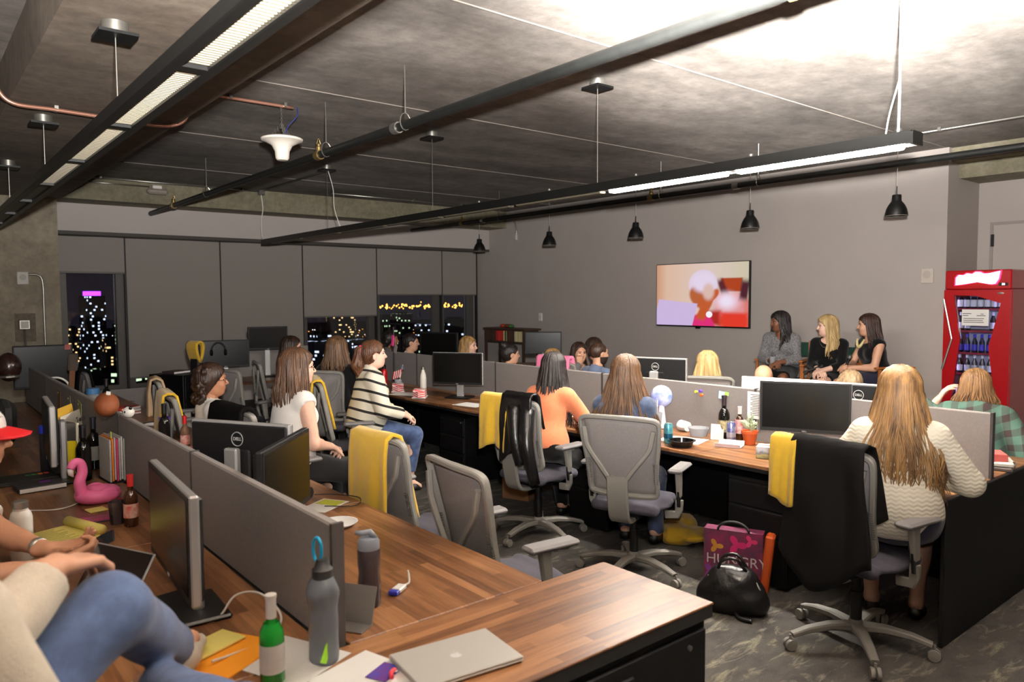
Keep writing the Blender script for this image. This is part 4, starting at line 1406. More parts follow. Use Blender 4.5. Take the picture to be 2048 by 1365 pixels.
def pedestal(label, x, y, rz):
    t = thing('file_pedestal', label, 'cabinet', (x, y, 0), rz, group='black pedestals under the right bench')
    MB().box((0, 0, 0.33), (0.54, 0.40, 0.62), bev=0.004).build('body', M_CAB, t)
    for i, (z, h) in enumerate(((0.545, 0.15), (0.385, 0.15), (0.16, 0.28))):
        dr = MB().box((-0.275, 0, z), (0.016, 0.39, h), bev=0.005).build('drawer', M_CAB, t)
        MB().box((-0.280, 0, z+h/2-0.01), (0.014, 0.37, 0.012)).build('grip', M_BLACK, dr)
    MB().lathe([(0.008, 0), (0.008, 0.008)], (-0.283, -0.165, 0.597), 10, axis=(-1, 0, 0)).build('lock', M_STEEL, t)
    for a in (-0.2, 0.2):
        for b in (-0.15, 0.15):
            MB().lathe([(0.018, -0.012), (0.018, 0.012)], (a, b, 0.018), 10, axis=(0, 1, 0)).build('caster', M_BLACK, t)
pedestal('black drawer pedestal under the right bench beside the tote bag', 4.24, 2.52, 0)
pedestal('black drawer pedestal under the right bench near the striped sweater', 4.24, 5.75, 0)
pedestal('black drawer pedestal in the dark under the middle of the right bench', 4.24, 3.95, 0)

# ------------------------------------------------------------------ office chair
def bx(z): return -0.20-0.105*(z-0.56)/0.47
def office_chair(label, loc, rz, base_rot=18, group='grey mesh office chairs', dark=False, arms=True):
    t = thing('office_chair', label, 'chair', (loc[0], loc[1], 0), rz, group)
    fm = M_FRAMED if dark else M_FRAME
    MB().lathe([(0.045, 0.075), (0.05, 0.10), (0.035, 0.125), (0.03, 0.14)], n=14).build('hub', fm, t, smooth='auto')
    for i in range(5):
        a = R(base_rot+72*i)
        d = np.array([math.cos(a), math.sin(a), 0])
        lg = MB().tube([d*0.03+np.array([0, 0, 0.105]), d*0.14+np.array([0, 0, 0.112]), d*0.25+np.array([0, 0, 0.10]), d*0.335+np.array([0, 0, 0.078])], [1.15, 1.0, 0.85, 0.7], sq=(0.055, 0.034)).build('leg', fm, t, smooth='auto')
        c = d*0.345+np.array([0, 0, 0.03]); ax = np.array([-d[1], d[0], 0])
        w = MB()
        for q in (-1, 1):
            w.lathe([(0.012, -0.010), (0.027, -0.009), (0.030, 0), (0.027, 0.009), (0.012, 0.010)], c+ax*0.014*q, 14, axis=ax)
        w.lathe([(0.006, 0), (0.006, 0.05)], c+np.array([0, 0, 0.0]), 8)
        w.build('caster', fm, t, smooth='auto')
    MB().lathe([(0.028, 0.12), (0.028, 0.28), (0.02, 0.28), (0.02, 0.40)], n=14).build('gas_column', M_BLACK, t, smooth='auto')
    MB().box((-0.02, 0, 0.405), (0.26, 0.16, 0.05), bev=0.012).build('mechanism', M_BLACK, t)
    # seat cushion
    S = SDF()
    for x in (-0.17, 0.0, 0.18):
        S.cap((x, -0.185, 0.462), (x, 0.185, 0.462), 0.034, k=0.05)
    S.ell((0.0, 0, 0.465), (0.25, 0.25, 0.036), k=0.03)
    V, Q = S.mesh(0.016)
    mesh_obj('seat', [(V, Q, 0)], [M_SEAT], t)
    # back frame: rounded trapezoid, wide on top
    def bp(y, z, off=0.0): return (bx(z)+off-0.10*(y/0.25)**2*(-0.28), y, z)
    loop = [(0.0, 1.035), (0.12, 1.033), (0.20, 1.028), (0.235, 1.015), (0.245, 0.985), (0.238, 0.90), (0.222, 0.78), (0.212, 0.68), (0.214, 0.60), (0.205, 0.562), (0.17, 0.55), (0.09, 0.546), (0.0, 0.545)]
    full = loop + [(-y, z) for y, z in loop[-2:0:-1]]
    pts = spline([bp(y, z) for y, z in full]+[bp(*full[0])], 3)[:-1]
    MB().tube(pts, 1.0, closed=True, sq=(0.026, 0.038), up=(1, 0, 0)).build('back_frame', fm, t, smooth='auto')
    G = []
    for k in range(13):
        z = 1.02-(1.02-0.556)*k/12
        wd_ = np.interp(z, [0.55, 0.60, 0.68, 0.78, 0.9, 1.0, 1.03], [0.195, 0.205, 0.205, 0.215, 0.23, 0.235, 0.22])
        G.append([bp(-wd_+2*wd_*q/10, z, 0.012-0.0*q) for q in range(11)])
    MB().sheet(G, 0.004).build('back_mesh', M_MESH, t, smooth=True)
    for q in (-1, 1):
        st = spline([bp(q*0.218, 0.965, -0.02), bp(q*0.205, 0.90, -0.035), bp(q*0.19, 0.845, -0.045), bp(q*0.11, 0.74, -0.06), bp(q*0.05, 0.66, -0.07)], 4)
        MB().tube(st, 1.0, sq=(0.028, 0.026), up=(1, 0, 0)).build('back_strut', fm, t, smooth='auto')
    spn = MB()
    path = spline([(bx(0.68)-0.072, 0, 0.68), (bx(0.6)-0.088, 0, 0.60), (bx(0.5)-0.095, 0, 0.50), (-0.255, 0, 0.42), (-0.20, 0, 0.39), (-0.10, 0, 0.388)], 5)
    spn.tube(path, 1.0, sq=(0.13, 0.028), up=(-1, 0, 0.2))
    spn.build('spine', fm, t, smooth='auto')
    for q in (-1, 1):
        ribs = MB()
        for k in range(12):
            z = 0.64+k*0.011
            ribs.box(bp(q*0.214, z, -0.014), (0.012, 0.030, 0.004))
        ribs.build('flex_ribs', M_FRAMED, t)['kind'] = 'stuff'
    if arms:
        for q in (-1, 1):
            ar = link('armrest', None, t, (0, 0, 0))
            a = MB().tube([(0.015, q*0.20, 0.40), (0.015, q*0.272, 0.405), (0.015, q*0.285, 0.44), (0.012, q*0.287, 0.50)], 1.0, sq=(0.05, 0.026), up=(1, 0, 0))
            a.build('arm_bracket', fm, ar, smooth='auto')
            MB().tube([(0.014, q*0.287, 0.46), (0.0, q*0.287, 0.58)], 1.0, sq=(0.022, 0.04), up=(1, 0, 0)).build('arm_post', M_BLACK, ar)
            MB().tube([(0.012, q*0.287, 0.52), (-0.005, q*0.287, 0.66), (-0.006, q*0.287, 0.682)], [0.8, 1.0, 1.1], sq=(0.034, 0.058), up=(1, 0, 0)).build('arm_sleeve', fm, ar, smooth='auto')
            MB().box((0.03, q*0.285, 0.697), (0.26, 0.085, 0.028), bev=0.011).build('arm_pad', M_PAD, ar)
            MB().lathe([(0.009, 0), (0.009, 0.02)], (0.04, q*0.287, 0.672), 8, axis=(1, 0, 0)).build('arm_button', fm, ar)
    return t

def chair_pt(ch, p):
    a = ch.rotation_euler[2]; l = ch.location
    return (l[0]+math.cos(a)*p[0]-math.sin(a)*p[1], l[1]+math.sin(a)*p[0]+math.cos(a)*p[1], p[2])

def drape(name, label, cat, ch, y0, y1, back, front, m, th=0.012, skew=0.0, wr=0.010, seed=1.0, group=None, zt=1.058, flare=0.0, botwave=0.02, extra=None, bskew=0.0):
    """cloth hung over the top of a chair back; y0..y1 across the chair, back/front hanging lengths"""
    t = thing(name, label, cat, tuple(ch.location), math.degrees(ch.rotation_euler[2]), group)
    n, m_ = 22, 26
    G = np.zeros((m_, n, 3))
    for j in range(n):
        v = j/(n-1); y = y0+(y1-y0)*v
        bl = back+botwave*math.sin(v*5+seed)+bskew*(v-0.5); fl = front+botwave*math.cos(v*4+seed)
        tot = bl+fl+0.08
        for i in range(m_):
            s_ = tot*i/(m_-1)
            w = math.sin(v*9+seed*3+0.6*math.sin(s_*9))*0.6+math.sin(v*17+seed+s_*4)*0.4
            if s_ < bl:
                dz = bl-s_
                x = bx(1.03)-0.036-0.01*min(1, dz/0.1)-wr*w*min(1, dz/0.22)-0.02*dz
                z = zt-0.012-dz
                yy = y+skew*dz+flare*(v-0.5)*dz
            elif s_ < bl+0.08:
                a = (s_-bl)/0.08*PI
                x = bx(1.03)+0.006-0.042*math.cos(a)
                z = zt-0.012+0.020*math.sin(a)
                yy = y
            else:
                dz = s_-bl-0.08
                z = zt-0.012-dz
                x = bx(z)+0.048+wr*0.5*w*min(1, dz/0.2)+0.01
                yy = y+flare*0.5*(v-0.5)*dz
            G[i, j] = (x, yy, z)
    MB().sheet(G, th).build('cloth', m, t, smooth=True)
    if extra: extra(t)
    return t

# ------------------------------------------------------------------ monitors (screen faces local +x)
def monitor(label, loc, rz, w=0.54, h=0.325, zc=0.335, silver=True, tilt=0, dell_back=True, group='desk monitors', stand=True, base=True, shell=None):
    t = thing('monitor', label, 'monitor', loc, rz, group)
    rot = rotm(0, tilt, 0)
    c = np.array([0, 0, zc])
    edge = shell or (M_SILVER if silver else M_BEZEL)
    P = lambda x, y, z: c+rot@np.array([x, y, z])
    MB().box(P(-0.012, 0, 0), (0.030, w, h), rot, bev=0.006).build('housing', edge, t)
    MB().box(P(-0.030, 0, 0), (0.016, w-0.02, h-0.02), rot, bev=0.006).build('rear_shell', shell or M_BEZEL, t)
    MB().box(P(0.0035, 0, 0), (0.004, w-0.008, h-0.008), rot).build('bezel', M_BEZEL, t)
    MB().box(P(0.0060, 0, 0.006), (0.002, w-0.036, h-0.044), rot).build('screen', M_SCREEN, t)
    q = rot@np.array([[0, 0, 1], [1, 0, 0], [0, 1, 0]])
    e = Matrix(q.tolist()).to_euler()
    lg = text_mesh('bezel_logo', 'DELL', 0.013, M_LOGO, t, tuple(P(0.006, 0, -h/2+0.012)), e)
    if dell_back:
        rb = MB().box(P(-0.046, 0, -0.03), (0.02, 0.16, 0.14), rot, bev=0.008).build('rear_mount', M_BEZEL, t)
        ring = [P(-0.0395, 0.032*math.cos(a), 0.085+0.032*math.sin(a)) for a in [2*PI*k/24 for k in range(24)]]
        MB().tube(ring, 0.0022, 5, closed=True).build('logo_ring', M_LOGO, t)
        q2 = rot@np.array([[0, 0, -1], [-1, 0, 0], [0, 1, 0]])
        text_mesh('rear_logo', 'DELL', 0.021, M_LOGO, t, tuple(P(-0.0392, 0, 0.085)), Matrix(q2.tolist()).to_euler(), bold=0.0006)
    if stand:
        MB().box((-0.075, 0, zc*0.5+0.03), (0.035, 0.075, zc+0.04), bev=0.008).build('stand_column', M_SILVER, t)
        MB().box(P(-0.055, 0, -0.02), (0.04, 0.06, 0.08), rot, bev=0.004).build('stand_hinge', M_BLACK, t)
    if base:
        MB().box((-0.06, 0, 0.009), (0.19, 0.26, 0.016), bev=0.006).build('stand_base', M_BLACK, t)
    return t
# ------------------------------------------------------------------ cloth materials
def cloth(name, col, **kw):
    kw.setdefault('var', 0.06); kw.setdefault('vscale', 40); kw.setdefault('bump', 0.12); kw.setdefault('bscale', 500)
    return mat(name, col, 0.88, sheen=0.15, **kw)
def m_stripe(name, base, stripe, scale, width, axis=(0.3, 0.1, 1.0), dist=1.2):
    g = NG(name)
    tc = g.n('TexCoord'); mp = g.n('Mapping')
    q = Vector((1, 0, 0)).rotation_difference(Vector(axis).normalized()).to_euler()
    mp.vector_type = 'TEXTURE'; mp.inputs['Rotation'].default_value = q
    wv = g.n('TexWave', i_Scale=scale, i_Distortion=dist, i_Detail=1.0)
    wv.inputs['Detail Scale'].default_value = 1.0
    g.l(tc.outputs['Object'], mp.inputs[0]); g.l(mp.outputs[0], wv.inputs[0])
    r = g.ramp(wv.outputs['Fac'], [(width, stripe), (width+0.04, base)])
    n = g.n('TexNoise', i_Scale=220.0, i_Detail=3.0); g.l(tc.outputs['Object'], n.inputs[0])
    bp = g.n('Bump'); bp.inputs['Strength'].default_value = 0.35; bp.inputs['Distance'].default_value = 0.006
    g.l(n.outputs[0], bp.inputs['Height']); g.l(bp.outputs[0], g.b.inputs['Normal'])
    g.l(r.outputs[0], g.b.inputs['Base Color']); g.b.inputs['Roughness'].default_value = 0.9
    return g.m
def m_knit(name, col):
    g = NG(name)
    tc = g.n('TexCoord'); sx = g.n('SeparateXYZ'); g.l(tc.outputs['Object'], sx.inputs[0])
    # scalloped rows: height wave bent by a sideways wave
    a = g.n('Math', operation='MULTIPLY'); a.inputs[1].default_value = 170.0; g.l(sx.outputs[1], a.inputs[0])
    sn = g.n('Math', operation='SINE'); g.l(a.outputs[0], sn.inputs[0])
    b = g.n('Math', operation='MULTIPLY'); b.inputs[1].default_value = 1.1; g.l(sn.outputs[0], b.inputs[0])
    z = g.n('Math', operation='MULTIPLY_ADD'); z.inputs[1].default_value = 330.0; g.l(sx.outputs[2], z.inputs[0]); g.l(b.outputs[0], z.inputs[2])
    s2 = g.n('Math', operation='SINE'); g.l(z.outputs[0], s2.inputs[0])
    bp = g.n('Bump'); bp.inputs['Strength'].default_value = 0.32; bp.inputs['Distance'].default_value = 0.004
    g.l(s2.outputs[0], bp.inputs['Height']); g.l(bp.outputs[0], g.b.inputs['Normal'])
    g.b.inputs['Base Color'].default_value = lin(col); g.b.inputs['Roughness'].default_value = 0.9
    return g.m
def m_plaid(name, c1, c2):
    g = NG(name)
    tc = g.n('TexCoord'); mp = g.n('Mapping'); mp.inputs['Scale'].default_value = (11, 11, 11); mp.inputs['Rotation'].default_value = (0.25, 0.1, 0.3)
    g.l(tc.outputs['Object'], mp.inputs[0])
    s_ = g.n('SeparateXYZ'); g.l(mp.outputs[0], s_.inputs[0])
    outs = []
    for i in (1, 2):
        f = g.n('Math', operation='FRACT'); g.l(s_.outputs[i], f.inputs[0])
        t = g.n('Math', operation='LESS_THAN'); t.inputs[1].default_value = 0.45; g.l(f.outputs[0], t.inputs[0]); outs.append(t)
    ad = g.n('Math', operation='ADD'); g.l(outs[0].outputs[0], ad.inputs[0]); g.l(outs[1].outputs[0], ad.inputs[1])
    hv = g.n('Math', operation='MULTIPLY'); hv.inputs[1].default_value = 0.5; g.l(ad.outputs[0], hv.inputs[0])
    r = g.ramp(hv.outputs[0], [(0.0, c1), (1.0, c2)])
    g.l(r.outputs[0], g.b.inputs['Base Color']); g.b.inputs['Roughness'].default_value = 0.9
    return g.m

DENIM = cloth('denim_blue', (44, 56, 80), col2=(70, 84, 110), vscale=30)
JEANS = cloth('jeans_blue', (46, 60, 92), col2=(76, 96, 134), vscale=14)
JEANSD = cloth('jeans_dark', (40, 52, 82), col2=(58, 72, 106), vscale=20)
BLACKC = cloth('black_cloth', (15, 14, 15), spec=0.15)
NAVY = cloth('navy_cloth', (26, 28, 48))
CREAM = cloth('cream_knit', (214, 202, 184), bump=0.3, bscale=260)
WHITEC = cloth('white_cotton', (228, 222, 214), var=0.02)
GREYC = cloth('grey_cotton', (120, 116, 116))
ORANGE = cloth('orange_tee', (220, 128, 88), bump=0.25, bscale=180)
BLUET = cloth('blue_grey_tee', (104, 118, 146))
PINKC = cloth('pink_cotton', (232, 120, 158))
TEAL = cloth('teal_dark', (40, 60, 62))
KNIT = m_knit('cream_scallop_knit', (226, 216, 196))
STRIPE = m_stripe('striped_knit', (224, 216, 196), (26, 24, 26), 3.6, 0.13)
PLAID = m_plaid('green_plaid', (74, 104, 92), (56, 44, 42))
TWEED = cloth('grey_tweed', (62, 62, 66), col2=(150, 148, 150), vscale=70)

DARKBR = ((30, 20, 15), (62, 42, 30))
BROWN = ((52, 34, 24), (104, 74, 52))
MEDBR = ((58, 40, 28), (122, 90, 62))
BLACKH = ((14, 11, 11), (46, 38, 36))
BLONDE = ((150, 112, 62), (226, 196, 138))
DKBLON = ((84, 58, 34), (198, 156, 96))
LTBLON = ((146, 114, 66), (216, 188, 134))

SK_L, SK_M, SK_T, SK_D, SK_P = (222, 176, 152), (206, 156, 128), (176, 122, 92), (126, 82, 60), (232, 188, 166)

P = person
# --- foreground
_, cx = P('person', 'person in a cream sweater and blue jeans sitting on the desk, arm on raised knee', (0.02, 1.57), 30, dict(
    seat=0.765, skin=SK_M, male=True, hair=dict(kind='short'), hairc=DARKBR, lean=-12, hands_s=1.05, hhand=0.004, res=0.8,
    armL=dict(wto=(0.225, 1.755, 1.205), wpole=(0.34, 1.30, 0.80), dir=(0.94, 0.12, -0.16), pn=(-0.1, 0.0, -1), curl=0.45, thumb=0.3),
    armR=dict(to=(0.12, -0.30, 0.80), pole=(-0.3, -0.6, 0.9)),
    legL=dict(wto=(0.52, 2.04, 0.835), wpole=(0.75, 1.60, 1.9), toe=(1, 0.4, 0.1)),
    legR=dict(wto=(0.44, 1.90, 0.82), wpole=(0.85, 1.15, 0.95), toe=(0.5, 1.0, 0.0)),
    top=dict(m=CREAM, sleeve=0.93, grow=0.030, sleeve_grow=0.026, fold=0.005, name='sweater'), bottom=dict(m=JEANS, length=0.97, grow=0.016), shoec=(206, 198, 184)))
_, cx = P('person', 'man in a red, white and blue cap and white tee holding a phone', (-0.03, 3.28), -2, dict(
    male=True, seat=0.56, lean=20, s=1.02, skin=(188, 136, 106), hairc=DARKBR, hair=dict(kind='short'), hpitch=6, res=0.8, hhand=0.004,
    armR=dict(wto=(0.40, 2.86, 0.865), wpole=(0.0, 2.5, 0.4), dir=(0.75, 0.35, 0.10), pn=(0.1, 0.9, 0.35), curl=0.62, thumb=0.3),
    armL=dict(wto=(0.37, 3.06, 0.865), wpole=(0.1, 3.9, 0.5), dir=(0.8, -0.35, 0.05), pn=(0.1, -0.3, 0.9), curl=0.35, thumb=0.3),
    top=dict(m=WHITEC, sleeve=0.36, grow=0.014), bottom=dict(m=JEANSD)))
# cap, watch and wristband of the man
hc, M_, hs = cx['hc'], cx['M'], cx['P']['hs']
S = SDF(); S.ell(hc+M_@np.array([-0.012, 0, 0.036])*hs, np.array([0.108, 0.088, 0.094])*hs, M_, k=0.02)
S.half(hc+M_@np.array([0.0, 0, 0.030])*hs, M_@np.array([-0.10, 0, -1.0]))
V, Q = S.mesh(0.006)
Lc = (V[Q].mean(1)-hc)@M_
mi = np.where(Lc[:, 0] > 0.028, 1, 0)
cap = mesh_obj('cap', [(V, Q, mi)], [mat('cap_blue', (36, 58, 150), 0.7), mat('cap_white', (226, 220, 214), 0.7)], cx['root'])
G = []
for i in range(9):
    a = -1.15+2.3*i/8
    row = []
    for j in range(7):
        r = 0.082+0.082*j/6*math.cos(a*0.62)**0.5
        row.append(hc+M_@np.array([0.012+r*math.cos(a), 0.86*r*math.sin(a), 0.036-0.018*(j/6)-0.012*abs(math.sin(a))*(j/6)])*hs)
    G.append(row)
MB().sheet(np.array(G), 0.006).build('cap_brim', mat('cap_red', (206, 24, 30), 0.65), cap, smooth=True)
sh, el, wr, sg, a_ = cx['arms']['L']
ax = unit(wr-el)
MB().lathe([(0.031, -0.012), (0.033, 0), (0.031, 0.012)], wr-ax*0.05, 18, axis=ax).build('watch', M_STEEL, cx['root'], smooth=True)
sh, el, wr, sg, a_ = cx['arms']['R']
ax = unit(wr-el)
MB().lathe([(0.031, -0.006), (0.032, 0), (0.031, 0.006)], wr-ax*0.06, 18, axis=ax).build('wristband', mat('wristband_yellow', (196, 150, 40), 0.5), cx['root'], smooth=True)

# --- aisle audience
P('person', 'woman with curly dark hair and glasses in a white top, leaning back', (1.86, 5.78), -8, dict(
    seat=0.42, lean=-10, skin=SK_T, hairc=((26, 18, 15), (66, 44, 32)), hair=dict(kind='curly', length=0.26, vol=0.004), glasses=True, hyaw=-4, hpitch=0,
    top=dict(m=WHITEC, sleeve=0.4, grow=0.02), bottom=dict(m=BLACKC)))
_, cx = P('person', 'woman with half-tied brown hair in a sleeveless white blouse', (2.00, 4.86), 6, dict(
    seat=0.545, lean=7, s=1.02, skin=SK_L, hairc=BROWN, hair=dict(kind='half', length=0.30, width=0.11, back=0.03, front=True, vol=0.004), glasses=True, hyaw=-14,
    armR=dict(to=(0.27, -0.10, 0.72), pole=(-0.25, -0.5, 0.6), curl=0.5), armL=dict(to=(0.28, 0.02, 0.72), curl=0.5), thick=1.02,
    top=dict(m=WHITEC, sleeve=0, grow=0.018, hem=-0.10, loose=0.015, name='blouse', neck=0.075), bottom=dict(m=BLACKC)))
P('person', 'woman in profile with dark brown hair, sitting behind the white blouse', (3.40, 8.25), -14, dict(
    seat=0.47, lean=5, skin=SK_L, hairc=DARKBR, hair=dict(kind='long', length=0.30, back=0.04), res=1.25, hyaw=-5, top=dict(m=BLACKC), bottom=dict(m=BLACKC)))
P('person', 'woman with shoulder-length brown hair in a black top, seen from behind', (3.42, 7.05), 38, dict(
    seat=0.50, lean=4, skin=SK_L, hairc=MEDBR, hair=dict(kind='long', length=0.27, back=0.02, vol=0.012, front=False), res=1.15, top=dict(m=BLACKC), bottom=dict(m=BLACKC)))
_, cx = P('person', 'woman with a ponytail in a cream sweater with black stripes and ripped jeans', (3.18, 5.95), -14, dict(
    seat=0.525, lean=6, skin=SK_P, hairc=((52, 32, 22), (112, 72, 48)), hair=dict(kind='pony', length=0.28), hyaw=-6, hpitch=-3,
    armR=dict(to=(0.30, -0.16, 0.71), pole=(-0.2, -0.6, 0.5), curl=0.5), armL=dict(to=(0.30, 0.06, 0.72)),
    legR=dict(to=(0.36, -0.09, 0.10), pole=(1.4, -0.2, 0.9), toe=(1, -0.1, -0.35)), legL=dict(to=(0.30, 0.03, 0.10), pole=(1.2, 0.1, 0.9)),
    top=dict(m=STRIPE, sleeve=0.92, grow=0.030, hem=-0.09, loose=0.03, fold=0.008, name='sweater'), bottom=dict(m=JEANS, length=0.90, grow=0.008), shoec=(18, 16, 16)))
hc, M_, hs = cx['hc'], cx['M'], cx['P']['hs']
pp = hc+M_@np.array([-0.108, 0, 0.050])
MB().tube([pp+M_@np.array([0.008*math.sin(3*a), 0.038*math.cos(a), 0.038*math.sin(a)]) for a in [2*PI*k/18 for k in range(18)]], 0.010, 6, closed=True).build('scrunchie', mat('scrunchie_pink', (240, 60, 130), 0.7), cx['root'], smooth=True)

# --- right bench, near side
_, cx = P('person', 'woman with black hair in an orange tee, leaning on the desk', (3.66, 4.10), 16, dict(
    s=0.94, seat=0.55, lean=13, skin=SK_M, hairc=BLACKH, hair=dict(kind='long', length=0.42, back=0.03, width=0.14, front=False, strands=140), hyaw=10, hpitch=6,
    armR=dict(to=(0.40, -0.06, 0.80), pole=(0.12, -0.7, 0.55), curl=0.5), armL=dict(to=(0.42, 0.05, 0.80), pole=(0.1, 0.7, 0.6)),
    top=dict(m=ORANGE, sleeve=0.42, grow=0.012, name='tee'), bottom=dict(m=BLACKC)))
_, cx = P('person', 'woman with long straight brown hair in a denim shirt', (3.63, 3.31), 24, dict(
    s=0.97, seat=0.54, lean=8, skin=SK_L, hairc=((54, 36, 24), (112, 82, 56)), hair=dict(kind='long', length=0.52, back=0.05, width=0.30, front=1, wave=0.008, vol=0.006, strands=220, srad=0.0032), hyaw=8, hpitch=3, hscale=46,
    armR=dict(to=(0.27, -0.04, 0.74), pole=(-0.2, -0.40, 0.3)), armL=dict(to=(0.36, 0.0, 0.80)),
    top=dict(m=DENIM, sleeve=1.0, grow=0.015, collar=True, name='denim_shirt', hem=-0.08), bottom=dict(m=JEANSD)))
_, cx = P('person', 'woman with long highlighted hair in a cream scalloped knit sweater, seen from behind', (3.74, 1.60), 24, dict(
    seat=0.572, lean=5, s=0.97, skin=SK_L, hairc=((60, 41, 26), (172, 130, 80)), hair=dict(kind='long', length=0.50, back=0.05, width=0.20, front=True, wave=0.022, vol=0.008, strands=300, srad=0.0030), res=0.85, hscale=26,
    armR=dict(to=(0.26, -0.16, 0.82), pole=(-0.05, -0.7, 0.55)), armL=dict(to=(0.28, 0.16, 0.82), pole=(-0.05, 0.7, 0.55)),
    top=dict(m=KNIT, sleeve=1.0, grow=0.024, sleeve_grow=0.022, hem=-0.10, fold=0.003, name='sweater'), bottom=dict(m=NAVY, length=0.46, skirt=True, name='skirt')))

# --- far side of the right bench and beyond
FAR = dict(seat=0.42, res=1.2)
def far(label, loc, yaw, **k):
    d = dict(FAR); d.update(k); d.setdefault('bottom', dict(m=BLACKC)); return P('person', label, loc, yaw, d)
far('woman with wavy black hair in profile by the window', (5.66, 9.90), -38, seat=0.40, skin=SK_T, hairc=BLACKH, hair=dict(kind='curly', length=0.30, vol=0.006), top=dict(m=BLACKC), hyaw=0)
far('man with short dark hair in a white tee by the window', (5.52, 9.10), -42, male=True, seat=0.40, skin=SK_M, hairc=BLACKH, hair=dict(kind='short', vol=0.003), top=dict(m=WHITEC, sleeve=0.4), hyaw=4)
far('woman with long blonde hair in three-quarter view behind the desk monitor', (5.66, 7.90), -58, seat=0.40, skin=SK_L, hairc=DKBLON, hair=dict(kind='long', length=0.30, back=0.02), top=dict(m=GREYC))
far('person with dark hair in a bun and a yellow top beyond the divider', (5.72, 7.12), -26, seat=0.33, skin=SK_M, hairc=BLACKH, hair=dict(kind='bun'), top=dict(m=cloth('yellow_top', (226, 180, 40)), sleeve=0.6))
far('blonde woman behind the black-haired woman in orange', (5.62, 6.18), 30, seat=0.32, skin=SK_L, hairc=DKBLON, hair=dict(kind='long', length=0.28, back=0.02), top=dict(m=GREYC))
far('woman with long dark hair resting her chin on her hand', (6.42, 6.62), -112, seat=0.36, skin=SK_M, hairc=DARKBR, hair=dict(kind='long', length=0.30, back=0.02), lean=12,
    armR=dict(to=(0.30, -0.07, 0.95), pole=(0.3, -0.5, 0.5), dir=(-0.3, 0.15, 1), pn=(-1, 0.2, 0), curl=0.9), top=dict(m=GREYC))
far('person with dark brown hair half hidden behind the bearded man', (6.85, 6.78), -75, seat=0.38, skin=SK_M, hairc=DARKBR, hair=dict(kind='long', length=0.2), top=dict(m=BLACKC))
far('bearded man with short brown hair in a blue-grey tee', (5.92, 5.80), -8, male=True, seat=0.40, skin=SK_M, hairc=((40, 26, 18), (76, 52, 38)), hair=dict(kind='buzz'), beard=True, hyaw=-8, top=dict(m=BLUET, sleeve=0.4))
far('woman with bright blonde hair seen from behind beyond the divider', (5.80, 4.22), 34, seat=0.385, res=1.05, skin=SK_P, hairc=LTBLON, hair=dict(kind='long', length=0.30, back=0.0, vol=0.006, width=0.1), top=dict(m=WHITEC))
far('bald man seen from behind at the far side of the bench', (5.75, 3.60), 34, male=True, seat=0.31, res=0.95, skin=(206, 152, 120), top=dict(m=GREYC))
far('person with tousled grey-blond hair bent low beyond the bench', (6.05, 2.92), 60, seat=0.30, lean=14, hroll=20, hpitch=20, skin=SK_L, hairc=((96, 74, 54), (190, 160, 124)), hair=dict(kind='bob', length=0.12), top=dict(m=GREYC))
far('woman with straight light-brown hair in a green plaid shirt, hand at her face', (5.52, 1.88), 24, seat=0.44, lean=26, hpitch=16, res=0.95, skin=SK_L, hairc=((76, 52, 32), (150, 112, 72)), hair=dict(kind='long', length=0.20, back=0.0, front=False), hscale=40, side=-3,
    armL=dict(to=(0.34, 0.20, 0.99), pole=(0.5, 0.6, 0.5), dir=(0.05, -0.5, 0.85), pn=(0.1, -1, -0.2), curl=0.3, thumb=0.3), armR=dict(to=(0.25, -0.2, 0.62)),
    top=dict(m=PLAID, sleeve=0.96, grow=0.040, name='plaid_shirt'))

# --- the panel of three by the wall
_, cx1 = P('person', 'panel speaker with long black hair in a grey tweed jacket and black dress', (8.72, 5.20), 196, dict(
    seat=0.70, lean=6, skin=SK_D, hairc=BLACKH, hair=dict(kind='long', length=0.36, back=0.0, vol=0.010, width=0.10), hyaw=-52, hpitch=4, res=0.95,
    armR=dict(to=(0.33, -0.03, 0.93), pole=(-0.1, -0.6, 0.7), curl=0.5, pn=(0, 0.6, -0.6)), armL=dict(to=(0.33, 0.05, 0.92), pole=(-0.1, 0.6, 0.7), curl=0.5),
    legR=dict(to=(0.46, -0.06, 0.32)), legL=dict(to=(0.44, 0.07, 0.32)),
    top=dict(m=TWEED, sleeve=0.84, grow=0.022, hem=0.0, name='jacket', vneck=0.16), bottom=dict(m=BLACKC, length=0.44, skirt=True, name='skirt'), ))
_, cx2 = P('person', 'panel speaker with long blonde hair in a black long-sleeved dress', (8.72, 4.56), 190, dict(
    seat=0.665, lean=8, skin=SK_P, hairc=LTBLON, hair=dict(kind='long', length=0.38, back=0.0, vol=0.008, width=0.10), hyaw=-58, hpitch=2, res=0.95,
    armR=dict(to=(0.36, 0.0, 0.86), pole=(-0.1, -0.6, 0.6), curl=0.6), armL=dict(to=(0.36, 0.03, 0.87), pole=(-0.1, 0.6, 0.7), curl=0.6),
    legR=dict(to=(0.52, 0.05, 0.30), pole=(1.0, -0.1, 1.2)), legL=dict(to=(0.50, -0.10, 0.34), pole=(1.0, 0.2, 1.3)),
    top=dict(m=BLACKC, sleeve=0.78, grow=0.014, hem=-0.04, name='dress_top', neck=0.10, vneck=0.08), bottom=dict(m=BLACKC, length=0.36, skirt=True, name='skirt')))
